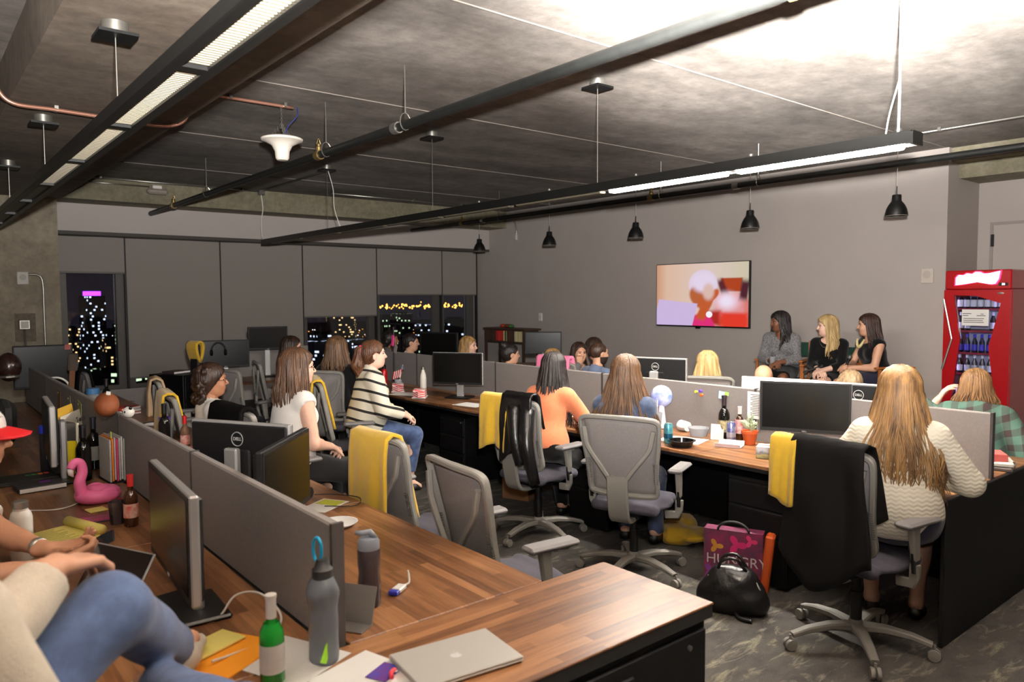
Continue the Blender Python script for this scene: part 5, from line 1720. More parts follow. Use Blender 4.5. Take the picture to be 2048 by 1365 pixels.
_, cx3 = P('person', 'panel speaker with dark brown hair in a sleeveless black top holding a microphone', (8.74, 3.99), 146, dict(
    seat=0.695, lean=12, skin=SK_M, hairc=((34, 22, 18), (70, 44, 36)), hair=dict(kind='long', length=0.28, back=0.02, vol=0.004, front=False), hyaw=-22, hpitch=2, res=0.95,
    armL=dict(to=(0.36, 0.04, 0.92), pole=(-0.15, 0.55, 0.6), curl=0.75, pn=(0, -0.6, -0.6)), armR=dict(to=(0.38, -0.03, 0.94), pole=(0.0, -0.6, 0.7), curl=0.8),
    legR=dict(to=(0.50, -0.02, 0.32)), legL=dict(to=(0.44, 0.10, 0.38), pole=(1.2, 0.2, 1.2)),
    top=dict(m=BLACKC, sleeve=0, grow=0.014, hem=-0.04, name='sleeveless_top', neck=0.10), bottom=dict(m=NAVY, length=0.36, skirt=True, name='skirt')))
def necklace(c, m, r=0.008, drop=0.10, beads=12, big=1.0, name='necklace'):
    b = MB()
    for k in range(beads):
        a = -1.25+2.5*k/(beads-1)
        p = c['nb']+c['fw']*(0.088+0.055*math.cos(a))+c['lf']*0.072*math.sin(a)+c['u']*(0.03-drop*math.cos(a)**1.5*1.0)
        p = p+c['fw']*0.012
        b.ell(p, np.full(3, r*(0.6+0.6*math.cos(a)*big)), nu=8, nv=6)
    b.build(name, m, c['root'], smooth=True)
GOLD = mat('gold', (214, 176, 84), 0.3, 0.9)
necklace(cx3, mat('cream_beads', (226, 208, 150), 0.4), 0.015, 0.09, 13)
necklace(cx2, M_STEEL, 0.004, 0.10, 15)
necklace(cx1, GOLD, 0.004, 0.17, 15)
# ------------------------------------------------------------------ chairs
C1 = office_chair('empty grey mesh chair pushed up to the left bench, nearest the camera', (2.10, 2.60), -6)
C2 = office_chair('grey mesh chair by the left bench with a yellow blanket over its back', (2.17, 3.46), 4)
C3 = office_chair('grey mesh chair of the woman in orange, jackets over its back', (3.57, 4.07), 6, 40)
C4 = office_chair('grey mesh chair of the woman in the denim shirt, back fully visible', (3.54, 3.12), 22, 30)
C5 = office_chair('grey mesh chair with a black jacket, in front of the cream knit sweater', (3.63, 1.74), -8, 12)
C6 = office_chair('grey chair of the woman in the striped sweater, yellow blanket on its back', (3.02, 5.92), -20, 10)
C7 = office_chair('grey chair with a dark hoodie behind the woman in the white blouse', (1.93, 4.86), 4, 10)
C8 = office_chair('grey chair of the woman with curly hair and glasses', (1.80, 5.84), -8, 10)
C9 = office_chair('grey mesh chair by the far left desks with a beige jacket over it', (2.02, 7.1), -10, 10)
C10 = office_chair('grey mesh chair at the far desk in front of the lowered blinds', (2.75, 7.75), 20, 10)
C11 = office_chair('dark chair hung with a large black jacket beside the window', (1.62, 8.6), 10, 10, dark=True)
C12 = office_chair('grey mesh chair of the bright blonde woman beyond the divider', (5.72, 4.18), 34, 10)
C13 = office_chair('grey mesh chair of the man in the white tee by the window', (5.50, 9.12), -42, 10)
C14 = office_chair('grey chair of the bearded man with a pink sweater on its back', (5.78, 6.02), 10, 10)
for lab, l_, a_ in (('grey office chair under the man in the red, white and blue cap', (-0.07, 3.28, 0), -2), ('grey chair of the woman in profile behind the white blouse', (3.36, 8.26, 0), -14),
                    ('grey chair of the brown-haired woman in the black top', (3.37, 7.01, 0), 38), ('grey chair of the wavy black-haired woman by the window', (5.62, 9.94, 0), -38),
                    ('grey chair of the blonde woman behind the desk monitor', (5.64, 7.94, 0), -58)):
    copy_thing(C10, lab, l_, a_)
YEL = mat('yellow_fleece', (216, 172, 44), 0.92, var=0.05, vscale=30, bump=0.15, bscale=400, sheen=0.3)
drape('blanket', 'yellow fleece blanket hung over the empty chair by the left bench', 'blanket', C2, -0.20, 0.14, 0.46, 0.42, YEL, th=0.018, seed=1.0)
drape('blanket', 'yellow fleece blanket under the leather jacket on the chair of the woman in orange', 'blanket', C3, -0.04, 0.24, 0.36, 0.25, YEL, th=0.02, seed=2.2, wr=0.018, botwave=0.03)
drape('blanket', 'yellow fleece blanket beside the black jacket on the nearest right-hand chair', 'blanket', C5, 0.10, 0.25, 0.30, 0.25, YEL, th=0.018, seed=0.4)
drape('blanket', 'yellow fleece blanket on the chair of the woman in the striped sweater', 'blanket', C6, -0.20, 0.22, 0.22, 0.42, YEL, th=0.02, seed=3.0, wr=0.02)
drape('blanket', 'yellow fleece blanket on the chair of the woman with curly hair', 'blanket', C8, -0.16, 0.22, 0.40, 0.2, YEL, th=0.018, seed=4.0)
BLK = mat('black_jersey', (11, 10, 10), 0.9, var=0.1, vscale=10, spec=0.1)
drape('jacket', 'long black jersey jacket hanging over the nearest right-hand chair', 'jacket', C5, -0.25, 0.13, 0.60, 0.3, BLK, th=0.010, wr=0.030, seed=5.0, botwave=0.09, zt=1.075, flare=0.22)
LEA = mat('black_leather', (17, 16, 17), 0.28, var=0.1, vscale=20, bump=0.25, bscale=40)
def leather_extra(t):
    for q, (a, b, c) in enumerate((((-0.33, -0.20, 0.98), (-0.40, -0.27, 0.75), (-0.36, -0.30, 0.50)), ((-0.35, -0.10, 1.0), (-0.40, -0.16, 0.80), (-0.39, -0.20, 0.62)))):
        p = spline([a, b, c], 6)
        MB().tube(p, [0.055-0.018*i/(len(p)-1) for i in range(len(p))], 12).build('sleeve', LEA, t, smooth=True)
drape('jacket', 'black leather jacket hanging over the chair of the woman in orange', 'jacket', C3, -0.25, 0.02, 0.44, 0.25, LEA, th=0.016, wr=0.03, seed=2.0, botwave=0.05, zt=1.085, extra=leather_extra)
drape('hoodie', 'black hoodie with yellow lettering over the chair back', 'hoodie', C7, -0.23, 0.24, 0.30, 0.25, BLK, th=0.03, wr=0.02, seed=1.4)
drape('jacket', 'large black jacket covering the dark chair beside the window', 'jacket', C11, -0.26, 0.26, 0.62, 0.3, BLK, th=0.02, wr=0.03, seed=0.8, flare=0.3)
drape('jacket', 'beige jacket hanging over the far left chair', 'jacket', C9, -0.24, 0.0, 0.45, 0.35, mat('beige_cloth', (176, 148, 116), 0.9), th=0.02, wr=0.02, seed=0.8)
drape('sweater', 'pink sweater over the chair of the bearded man', 'sweater', C14, -0.22, 0.22, 0.3, 0.25, PINKC, th=0.03, wr=0.012, seed=0.8, zt=1.10)

# ------------------------------------------------------------------ monitors
monitor('desk monitor in the left foreground with a silver edge, seen side-on', (0.63, 2.49, 0.74), 176, zc=0.29, w=0.61)
monitor('dark desk monitor on the left bench turned towards the empty chair', (1.19, 2.90, 0.74), -42, zc=0.28, silver=False)
monitor('desk monitor on the left bench showing its back with a round badge', (1.21, 3.46, 0.74), 30, zc=0.28, w=0.56)
monitor('desk monitor on the right bench beside the white bottle', (4.28, 6.10, 0.74), 212, zc=0.30)
monitor('desk monitor on the right bench next to the potted succulent', (4.36, 2.44, 0.74), 207, zc=0.31)
monitor('desk monitor beyond the divider next to the bright blonde hair', (4.98, 4.14, 0.74), 20, zc=0.33)
monitor('silver-edged desk monitor beyond the divider behind the potted succulent', (5.04, 2.42, 0.74), 12, zc=0.25, w=0.56)
monitor('white-backed monitor beyond the divider in front of the bald man', (4.98, 2.98, 0.74), 16, zc=0.245, w=0.56, shell=M_WHITE, dell_back=False)
monitor('desk monitor at the back of the left bench near the football', (0.60, 4.80, 0.74), 176, zc=0.29)
monitor('desk monitor against the grey wall left of the bearded man', (7.28, 8.18, 0.74), 226, zc=0.34, silver=False)
monitor('black desk monitor in front of the window, left of the blonde woman', (5.14, 7.72, 0.74), 205, zc=0.42, silver=False)
# ------------------------------------------------------------------ small-thing materials and builders
DZ = 0.741  # object positions, here and above, computed offline from image pixels, then hardcoded
def glassy(name, col, rough=0.06, alpha=0.55):
    """thin tinted glass or plastic: part clear, part glossy body"""
    if name in MATS: return MATS[name]
    g = NG(name); out = g.nt.nodes['Material Output']
    g.b.inputs['Base Color'].default_value = lin(col); g.b.inputs['Roughness'].default_value = rough
    tr = g.n('BsdfTransparent'); tr.inputs[0].default_value = tuple(min(1, 0.25+0.75*x) for x in lin(col)[:3])+(1,)
    mx = g.n('MixShader'); mx.inputs[0].default_value = 1-alpha
    g.l(g.b.outputs[0], mx.inputs[1]); g.l(tr.outputs[0], mx.inputs[2]); g.l(mx.outputs[0], out.inputs[0])
    return g.m
G_DARK = mat('dark_bottle_glass', (14, 13, 12), 0.06, spec=0.6)
G_BROWN = mat('brown_bottle_glass', (52, 26, 10), 0.08, spec=0.6)
G_GREEN = glassy('green_bottle_glass', (30, 150, 50), 0.05, 0.7)
G_CLEAR = glassy('clear_plastic', (210, 212, 216), 0.08, 0.35)
G_SMOKE = glassy('smoke_plastic', (62, 52, 54), 0.1, 0.8)
RED = mat('red_print', (196, 24, 30), 0.4); BLUE = mat('blue_print', (34, 52, 160), 0.4)
WHT = M_WHITE; YPAD = mat('legal_pad_yellow', (232, 216, 120), 0.75, var=0.03)
def bottle(name, label, loc, h=0.30, r=0.038, m=G_DARK, labm=None, foil=None, group=None, band=(0.18, 0.45), neck=0.36, nr=0.40, cap=None, shoulder=0.60):
    t = thing(name, label, 'bottle', loc, random.uniform(0, 360), group)
    prof = [(r*0.86, 0), (r, 0.006), (r, h*shoulder*0.92), (r*0.94, h*shoulder), (r*0.62, h*(shoulder+0.09)), (r*nr, h*(1-neck+0.07)), (r*nr*0.95, h*0.955), (r*nr*1.12, h*0.96), (r*nr*1.12, h*0.995), (r*nr*0.9, h)]
    MB().lathe(prof, n=20).build('glass', m, t, smooth='auto')
    if labm:
        MB().lathe([(r+0.0008, h*band[0]), (r+0.0008, h*band[1])], n=20, cap=False).build('paper_label', labm, t, smooth=True)
    if foil:
        MB().lathe([(r*nr+0.0012, h*(1-neck*0.62)), (r*nr+0.0010, h*0.955), (r*nr*1.12+0.001, h*0.962), (r*nr*1.12+0.001, h*1.002), (0.0, h*1.003)], n=16, cap=False).build('neck_foil', foil, t, smooth='auto')
    if cap:
        MB().lathe([(r*nr*1.3, h*0.965), (r*nr*1.3, h*1.005), (r*nr*1.1, h*1.012), (0, h*1.013)], n=16).build('crown_cap', cap, t, smooth='auto')
    return t
def can(label, loc, m, m2, h=0.122, r=0.033, group=None):
    t = thing('drink_can', label, 'can', loc, random.uniform(0, 360), group)
    MB().lathe([(r*0.78, 0), (r, 0.010), (r, h-0.014), (r*0.80, h)], n=22).build('can_body', m, t, smooth='auto')
    MB().lathe([(r*0.80, h), (r*0.82, h+0.003), (r*0.76, h+0.003), (r*0.74, h-0.002), (0, h-0.002)], n=22, cap=False).build('lid', M_STEEL, t, smooth='auto')
    pts = [(r+0.0006, h*0.25), (r+0.0006, h*0.5)]
    MB().lathe(pts, n=22, cap=False).build('print_band', m2, t, smooth=True)
    return t
def cup(name, label, loc, r0, r1, h, m, lidm=None, straw=None, group=None, cat='cup'):
    t = thing(name, label, cat, loc, 0, group)
    MB().lathe([(0, 0.002), (r0, 0.002), (r1, h), (r1+0.002, h), (r0+0.002, 0), (0, 0)], n=22, cap=False).build('wall', m, t, smooth='auto')
    if lidm: MB().lathe([(r1+0.004, h-0.008), (r1+0.004, h+0.012), (0, h+0.014)], n=22).build('lid', lidm, t, smooth='auto')
    if straw: MB().tube([(0.008, 0, 0.03), (0.02, 0.004, h+0.09)], 0.004, 8).build('straw', straw, t)
    return t
def flat(name, label, cat, loc, rz, sx, sy, th, m, extra=None, group=None):
    t = thing(name, label, cat, loc, rz, group)
    MB().box((0, 0, th/2), (sx, sy, th), bev=min(th*0.3, 0.003)).build('sheet' if th < 0.006 else 'cover', m, t)
    if extra: extra(t)
    return t
def lines(t, n, w, h, m, z, x0=0.0, y0=0.0, lw=0.003):
    b = MB()
    for i in range(n):
        ww = w*random.uniform(0.6, 1.0)
        b.box((x0-w/2+ww/2, y0+h/2-h*i/max(1, n-1), z), (ww, lw, 0.0006))
    o = b.build('print_lines', m, t); o['kind'] = 'stuff'
    return o
INK = mat('printed_ink', (70, 66, 64), 0.8)
def cable(label, pts, r=0.003, m=WHT, name='cable'):
    return tag(MB().tube(spline(pts, 8), r, 6).build(name, m, None, smooth=True), label, 'cable')

# ------------------------------------------------------------------ left bench, near half
# football lying on the divider
t = thing('football', 'brown football resting on top of the left divider', 'football', (0.87, 4.64, 1.165), rot=(R(10), R(-8), R(78)))
prof = [(0.064*math.cos(a)**0.8 if abs(a) < 1.55 else 0.0, 0.105*math.sin(a)) for a in [(-PI/2+PI*k/14) for k in range(15)]]
MB().lathe(prof, n=24, axis=(1, 0, 0)).build('leather', mat('football_leather', (134, 72, 38), 0.6, bump=0.3, bscale=500, var=0.08), t, smooth=True)
lc = MB(); lc.box((0, 0, 0.0645), (0.075, 0.004, 0.004))
for k in range(6): lc.box((-0.03+0.012*k, 0, 0.0655), (0.004, 0.022, 0.004))
lc.build('laces', WHT, t)
for s_ in (-1, 1):
    MB().lathe([(0.0505, -0.005), (0.0505, 0.005)], (0.064*s_, 0, 0), 24, axis=(1, 0, 0), cap=False).build('stripe', WHT, t, smooth=True)
# pink flamingo float
t = thing('flamingo_float', 'small inflatable pink flamingo drink float on the left desk', 'toy', (0.73, 4.18, DZ), 195)
PK = mat('pink_vinyl', (255, 124, 176), 0.35)
ring = [(0.070*math.cos(a), 0.070*math.sin(a), 0.036) for a in [2*PI*k/24 for k in range(24)]]
MB().tube(ring, 0.035, 12, closed=True).build('ring', PK, t, smooth=True)
nk = spline([(0.075, 0, 0.05), (0.085, 0, 0.11), (0.070, 0, 0.16), (0.078, 0, 0.205), (0.108, 0, 0.212), (0.124, 0, 0.185)], 6)
MB().tube(nk, [0.028-0.010*i/(len(nk)-1) for i in range(len(nk))], 12).build('neck', PK, t, smooth=True)
MB().tube([(0.124, 0, 0.186), (0.124, 0, 0.160), (0.112, 0, 0.145)], [0.015, 0.012, 0.004], 10).build('beak', mat('beak_white', (240, 226, 220), 0.4), t, smooth=True)
for s_ in (-1, 1):
    MB().ell((-0.02, 0.075*s_, 0.055), (0.045, 0.016, 0.024)).build('wing', PK, t, smooth=True)
# white steel bottle
t = thing('steel_bottle', 'white insulated bottle standing by the legal pad on the left desk', 'bottle', (0.33, 3.42, DZ))
MB().lathe([(0.036, 0), (0.039, 0.006), (0.039, 0.165), (0.034, 0.185), (0.026, 0.195), (0.026, 0.205)], n=22).build('body', mat('white_enamel', (226, 220, 210), 0.35), t, smooth='auto')
MB().lathe([(0.027, 0.203), (0.027, 0.228), (0.022, 0.232)], n=20).build('cap', M_STEEL, t, smooth='auto')
# legal pads and papers
def legal(t):
    lines(t, 12, 0.17, 0.22, mat('pad_ink', (150, 140, 80), 0.8), 0.0125)
t = flat('legal_pad', 'yellow legal pad with a rolled page, beside the white bottle', 'notepad', (0.48, 3.62, DZ), 20, 0.20, 0.27, 0.012, YPAD, legal)
MB().tube([(0.11, -0.13, 0.028), (0.11, 0.13, 0.028)], 0.022, 14).build('rolled_page', YPAD, t, smooth=True)
flat('sticky_notes', 'yellow sticky notes near the pink flamingo', 'sticky notes', (0.69, 4.0, DZ), 8, 0.08, 0.08, 0.005, YPAD)
def mag(t):
    MB().box((0.0, 0, 0.0042), (0.20, 0.10, 0.001)).build('photo', mat('magazine_photo', (60, 88, 40), 0.3, col2=(190, 30, 120), vscale=16), t)
flat('magazine', 'glossy magazine with a green and pink photo on the left desk', 'magazine', (0.66, 3.83, DZ), -4, 0.22, 0.13, 0.004, mat('magazine_dark', (34, 34, 34), 0.3), mag)
t = thing('marker_pen', 'white and red marker pen beside the pink flamingo', 'pen', (0.78, 4.04, DZ), 60)
MB().lathe([(0.008, -0.05), (0.008, 0.05)], (0, 0, 0.008), 10, axis=(1, 0, 0)).build('barrel', WHT, t, smooth='auto')
MB().lathe([(0.009, 0.0), (0.009, 0.035)], (0.035, 0, 0.009), 10, axis=(1, 0, 0)).build('pen_cap', RED, t, smooth='auto')
t = flat('notebook', 'thick dark notebook with a purple sticker on the left desk', 'notebook', (0.54, 4.66, DZ), 6, 0.22, 0.15, 0.03, mat('notebook_dark', (40, 36, 36), 0.6))
MB().box((0.03, 0.02, 0.031), (0.05, 0.04, 0.001)).build('sticker', mat('sticker_purple', (110, 40, 140), 0.5), t)
MB().box((0, -0.004, 0.015), (0.214, 0.148, 0.02)).build('pages', M_PAPER, t)
t = flat('book', 'black book with green and orange lettering behind the dark notebook', 'book', (0.50, 4.92, DZ), 4, 0.30, 0.20, 0.022, mat('book_black', (28, 26, 24), 0.5))
for k, c in enumerate(((50, 140, 60), (60, 150, 60), (220, 110, 40), (210, 60, 40))):
    MB().box((0.02+0.03*k, 0.03, 0.0225), (0.022, 0.03, 0.001)).build('lettering', mat('book_letter_%d' % k, c, 0.6), t)
bottle('wine_bottle', 'dark wine bottle beside the pink flamingo', (0.76, 4.72, DZ), 0.31, 0.039, G_DARK, foil=mat('foil_black', (18, 18, 22), 0.4))
bottle('wine_bottle', 'dark wine bottle just behind the magazine file', (0.86, 5.0, DZ), 0.31, 0.039, G_DARK, mat('wine_label_grey', (120, 116, 108), 0.7), mat('foil_navy', (22, 24, 34), 0.4))
# magazine file with magazines
t = thing('magazine_file', 'upright magazine file holding magazines behind the flamingo', 'file holder', (0.885, 4.62, DZ), 4)
MB().box((0.0, 0, 0.006), (0.09, 0.22, 0.008)).build('tray', M_BLACK, t)
MB().box((0.046, 0, 0.10), (0.004, 0.22, 0.20)).build('side_plate', M_BLACK, t)
cols = [(186, 182, 176), (232, 130, 30), (190, 170, 178), (206, 60, 96), (170, 166, 168), (200, 194, 180), (150, 150, 146)]
for i, c in enumerate(cols):
    MB().box((-0.036+0.0115*i, 0, 0.125+0.006*(i % 3)), (0.008, 0.205, 0.235)).build('magazine', mat('mag_%d' % i, c, 0.5, var=0.15, vscale=60), t)
MB().box((-0.02, -0.06, 0.262), (0.004, 0.02, 0.04)).build('tab', mat('tab_green', (190, 206, 90), 0.6), t)
cup('tumbler', 'tall yellow tumbler beside the red can', (0.715, 4.86, DZ), 0.030, 0.036, 0.20, mat('yellow_tumbler', (236, 206, 30), 0.35), cat='tumbler')
can('red and white drink can behind the pink flamingo', (0.765, 4.84, DZ), RED, WHT)
t = thing('sports_bottle', 'dark sports bottle with a blue lid on the left desk', 'bottle', (0.64, 5.10, DZ))
MB().lathe([(0.036, 0), (0.042, 0.01), (0.042, 0.22), (0.036, 0.235)], n=20).build('body', mat('bottle_charcoal', (34, 36, 40), 0.3), t, smooth='auto')
MB().lathe([(0.045, 0.23), (0.045, 0.268), (0.036, 0.276), (0.0, 0.277)], n=20).build('lid', mat('lid_blue', (40, 56, 180), 0.4), t, smooth='auto')
MB().prism([(-0.016, 0.08), (0.018, 0.08), (0.014, 0.125), (0.004, 0.105), (-0.006, 0.128)], 0.0405, 0.0425, lambda v: v[:, [0, 2, 1]]*np.array([1, -1, 1])).build('print', WHT, t)
# boards and folders leaning on the divider
t = thing('folder_stack', 'white board lettered T-work with a yellow folder, leaning on the divider', 'folder', (0.80, 5.30, DZ), 64)
MB().box((0, 0.035, 0.175), (0.36, 0.008, 0.34), rotm(-8), bev=0.002).build('yellow_folder', mat('folder_yellow', (226, 178, 60), 0.6), t)
MB().box((0.03, 0.0, 0.155), (0.34, 0.006, 0.30), rotm(-8), bev=0.002).build('white_board', mat('board_cream', (226, 216, 196), 0.6), t)
text_mesh('lettering', 'T-work', 0.05, INK, t, (0.09, -0.02, 0.255), (R(82), 0, 0), depth=0.001)
t = thing('ring_binder', 'tall dark grey binder standing beside the blue-lid bottle', 'binder', (0.69, 5.02, DZ), 20)
MB().box((0, 0, 0.15), (0.06, 0.24, 0.30), bev=0.004).build('binder_cover', mat('binder_grey', (62, 58, 54), 0.6), t)
MB().box((0.034, -0.005, 0.15), (0.012, 0.22, 0.29), rotm(0, 4)).build('inserted_sheets', mat('sheet_cream', (224, 214, 190), 0.7), t)
bottle('beer_bottle', 'brown beer bottle behind the left foreground monitor', (0.76, 3.62, DZ), 0.23, 0.030, G_BROWN, mat('beer_label_red', (208, 60, 50), 0.6, col2=(226, 206, 190), vscale=30), mat('neck_label', (190, 40, 36), 0.5))
cup('glass', 'dark glass beside the brown beer bottle on the left desk', (0.72, 3.70, DZ), 0.028, 0.034, 0.10, G_SMOKE, cat='glass')
# tablet on its stand
t = thing('tablet', 'dark glossy tablet with a pale edge propped in front of the man with the phone', 'tablet', (0.50, 2.68, DZ), 205)
rt = rotm(0, -34, 0)
MB().box((0, 0, 0.10), (0.008, 0.28, 0.20), rt, bev=0.003).build('frame', M_SILVER, t)
MB().box(np.array([0, 0, 0.10])+rt@np.array([0.0045, 0, 0]), (0.002, 0.268, 0.19), rt).build('screen', mat('tablet_glass', (24, 14, 12), 0.06, spec=0.7), t)
MB().box((-0.055, 0, 0.075), (0.004, 0.10, 0.15), rotm(0, 20, 0)).build('kickstand', M_SILVER, t)
t = flat('mouse_pad', 'black pad with a red and white sticker under the foreground monitor', 'pad', (0.60, 2.58, DZ), 8, 0.26, 0.20, 0.004, M_BLACK)
MB().box((0.05, -0.04, 0.0046), (0.07, 0.05, 0.001)).build('sticker', WHT, t)
MB().box((0.085, -0.04, 0.0050), (0.02, 0.05, 0.001)).build('sticker_band', mat('sticker_red', (216, 70, 40), 0.5), t)
cable('white cable looping over the near left desk', [(0.60, 2.42, DZ+.004), (0.72, 2.36, DZ+.004), (0.80, 2.40, DZ+.05), (0.86, 2.34, DZ+.06), (0.88, 2.22, DZ+.02), (0.80, 2.12, DZ+.004), (0.70, 2.10, DZ+.004), (0.62, 2.06, DZ+.02)], 0.004)
cable('white charging cable running past the pink flamingo', [(0.42, 4.2, DZ+.004), (0.55, 4.12, DZ+.004), (0.66, 4.22, DZ+.004), (0.70, 4.45, DZ+.004), (0.74, 4.60, DZ+.004), (0.72, 4.75, DZ+.05)], 0.003)
# phone in the man's hands
t = thing('phone', 'dark phone held in both hands by the man in the cap', 'phone', (0.50, 2.96, 0.88), rot=(R(20), R(-24), R(-18)))
MB().box((0, 0, 0), (0.14, 0.068, 0.009), bev=0.004).build('phone_body', mat('phone_dark', (26, 26, 30), 0.3), t)
MB().box((0, 0, 0.005), (0.13, 0.062, 0.001)).build('phone_screen', mat('phone_screen', (20, 22, 28), 0.1), t)
# yellow pads, envelope and papers at the bottom edge
flat('envelope', 'orange padded envelope on the near left desk', 'envelope', (0.68, 2.10, DZ), 30, 0.24, 0.18, 0.006, mat('envelope_orange', (236, 150, 30), 0.7))
flat('notepad', 'yellow pad lying on the orange envelope', 'notepad', (0.63, 2.17, DZ+0.007), 22, 0.22, 0.10, 0.010, YPAD)
flat('notebook', 'black pocket notebook with a strap beside the yellow pad', 'notebook', (0.52, 2.34, DZ), 14, 0.13, 0.09, 0.014, M_BLACK)
flat('paper_sheet', 'white sheet of paper behind the green beer bottle', 'paper', (0.80, 1.98, DZ), 24, 0.21, 0.28, 0.002, M_PAPER)
flat('paper_sheet', 'white sheet of paper under the purple card by the laptop', 'paper', (0.93, 1.72, DZ+0.0), 16, 0.21, 0.28, 0.002, M_PAPER)
bottle('beer_bottle', 'green beer bottle with a white neck label in the foreground', (0.72, 1.885, DZ), 0.235, 0.0315, G_GREEN, mat('beer_label_white', (224, 220, 214), 0.6, col2=(206, 206, 202), vscale=14), mat('neck_white', (228, 222, 214), 0.5), band=(0.14, 0.46), neck=0.42)
# big clear collapsible bottle
t = thing('clear_water_bottle', 'tall clear soft water bottle with a blue carabiner in the foreground', 'bottle', (0.875, 1.905, DZ), 20)
S = SDF()
S.cap((0, 0, 0.015), (0, 0, 0.20), 0.046, 0.044, k=0.02, flat=((1, 0, 0), 0.80)); S.cap((0, 0, 0.2), (0, 0, 0.235), 0.043, 0.026, k=0.02)
S.half((0, 0, 0.002), (0, 0, -1)); S.half((0, 0, 0.245), (0, 0, 1))
V, Q = S.mesh(0.006); V = fold_noise(V, vnormals(V, Q), 0.0016, f=26)
mesh_obj('soft_body', [(V, Q, 0)], [glassy('soft_plastic', (128, 134, 142), 0.1, 0.58)], t)
MB().lathe([(0.029, 0.235), (0.029, 0.262), (0.022, 0.268), (0.016, 0.29), (0.0, 0.291)], n=20).build('cap', M_BLACKM, t, smooth='auto')
cr = [(0.0, 0.018+0.016*math.cos(a), 0.312+0.034*math.sin(a)) for a in [2*PI*k/20 for k in range(20)]]
MB().tube(cr, 0.0045, 8, closed=True).build('carabiner', mat('carabiner_blue', (28, 160, 206), 0.35, 0.3), t, smooth=True)
MB().box((-0.02, -0.034, 0.05), (0.022, 0.004, 0.075), rotm(0, 28, 0)).build('green_print', mat('lime_print', (150, 214, 40), 0.5), t)
# dark sport bottle
t = thing('smoked_bottle', 'smoked plastic bottle with a grey flip lid on the near left desk', 'bottle', (1.155, 2.16, DZ), 150)
MB().lathe([(0.034, 0), (0.037, 0.006), (0.037, 0.08), (0.0335, 0.11), (0.037, 0.15), (0.037, 0.185), (0.033, 0.195)], n=24).build('body', G_SMOKE, t, smooth='auto')
MB().lathe([(0.035, 0.190), (0.036, 0.215), (0.030, 0.226), (0.0, 0.229)], n=24).build('lid', mat('lid_grey', (120, 126, 136), 0.45), t, smooth='auto')
MB().tube([(-0.022, 0, 0.222), (-0.005, 0, 0.245), (0.020, 0, 0.242), (0.042, 0, 0.246)], [0.010, 0.011, 0.010, 0.006], 10).build('flip_spout', mat('lid_grey', (120, 126, 136), 0.45), t, smooth=True)
t = thing('paper_plate', 'white paper plate on the left bench by the empty chair', 'plate', (1.47, 3.03, DZ))
MB().lathe([(0.0, 0.003), (0.066, 0.003), (0.084, 0.014), (0.088, 0.015), (0.066, 0.0), (0.0, 0.0)], n=32, cap=False).build('plate_disc', M_PAPER, t, smooth=True)
t = thing('video_adapter', 'white video adapter with a blue plug and short tail on the desk', 'adapter', (1.29, 2.20, DZ), 32)
MB().box((0, 0, 0.009), (0.055, 0.034, 0.017), bev=0.004).build('housing', WHT, t)
MB().box((-0.036, 0, 0.009), (0.022, 0.034, 0.014), bev=0.002).build('plug', mat('plug_blue', (36, 44, 140), 0.4), t)
MB().tube(spline([(0.027, 0, 0.009), (0.055, -0.01, 0.010), (0.075, 0.0, 0.03), (0.078, 0.006, 0.045)], 6), 0.004, 8).build('tail', WHT, t, smooth=True)
# bent metal sign holder
t = thing('metal_stand', 'bent brushed metal sign stand between the two near bottles', 'stand', (1.06, 2.09, DZ), -58)
mt_ = mat('brushed_steel', (150, 146, 142), 0.35, 0.7)
MB().box((0, 0.0, 0.055), (0.15, 0.003, 0.115), rotm(-18)).build('upright_plate', mt_, t)
MB().box((0, -0.045, 0.002), (0.15, 0.07, 0.003)).build('foot_plate', mt_, t)
# closed silver laptop
t = thing('laptop', 'closed silver laptop with a white fruit logo on the near credenza', 'laptop', (1.155, 1.665, DZ), -7)
AL = mat('aluminium', (206, 202, 194), 0.38, 0.35)
MB().box((0, 0, 0.006), (0.312, 0.212, 0.010), bev=0.004).build('base', AL, t)
MB().box((0, 0, 0.0145), (0.312, 0.212, 0.006), bev=0.0025).build('lid', AL, t)
LG = mat('logo_white', (238, 236, 232), 0.25)
ap = MB()
app = []
for k in range(36):
    a = 2*PI*k/36
    rr = 0.0155*(1+0.07*math.cos(2*a))
    x, y = rr*math.cos(a), rr*1.05*math.sin(a)
    if y > 0.010 and abs(x) < 0.006: y -= 0.003
    d_ = math.hypot(x-0.019, y-0.003)
    if d_ < 0.0085: x -= (0.0085-d_)
    app.append((x, y))
ap.prism(app, 0.0175, 0.0180)
ap.prism([(0.0, 0.017), (0.003, 0.024), (0.008, 0.026), (0.006, 0.020)], 0.0175, 0.0180)
ap.build('logo', LG, t)
t = flat('card', 'purple printed card with a key on the papers beside the laptop', 'card', (0.97, 1.735, DZ+0.0025), 26, 0.09, 0.065, 0.002, mat('card_purple', (96, 30, 90), 0.4, col2=(40, 60, 140), vscale=40))
t = thing('key_fob', 'red key fob lying on the purple card', 'key', (0.975, 1.70, DZ+0.005), 50)
MB().tube([(-0.02, 0, 0.006), (0.0, 0.006, 0.008), (0.022, 0, 0.006)], 0.006, 8).build('fob', mat('fob_red', (216, 40, 56), 0.5), t, smooth=True)
MB().tube([(0.022+0.010*math.cos(a), 0.010*math.sin(a), 0.004) for a in [2*PI*k/14 for k in range(14)]], 0.0015, 5, closed=True).build('key_ring', M_STEEL, t)
t = thing('pen', 'black pen on the papers at the credenza edge', 'pen', (0.86, 1.70, DZ+0.003), 168)
MB().lathe([(0.001, -0.07), (0.0045, -0.06), (0.005, 0.06), (0.004, 0.07)], (0, 0, 0.005), 10, axis=(1, 0, 0)).build('barrel', M_BLACK, t, smooth='auto')
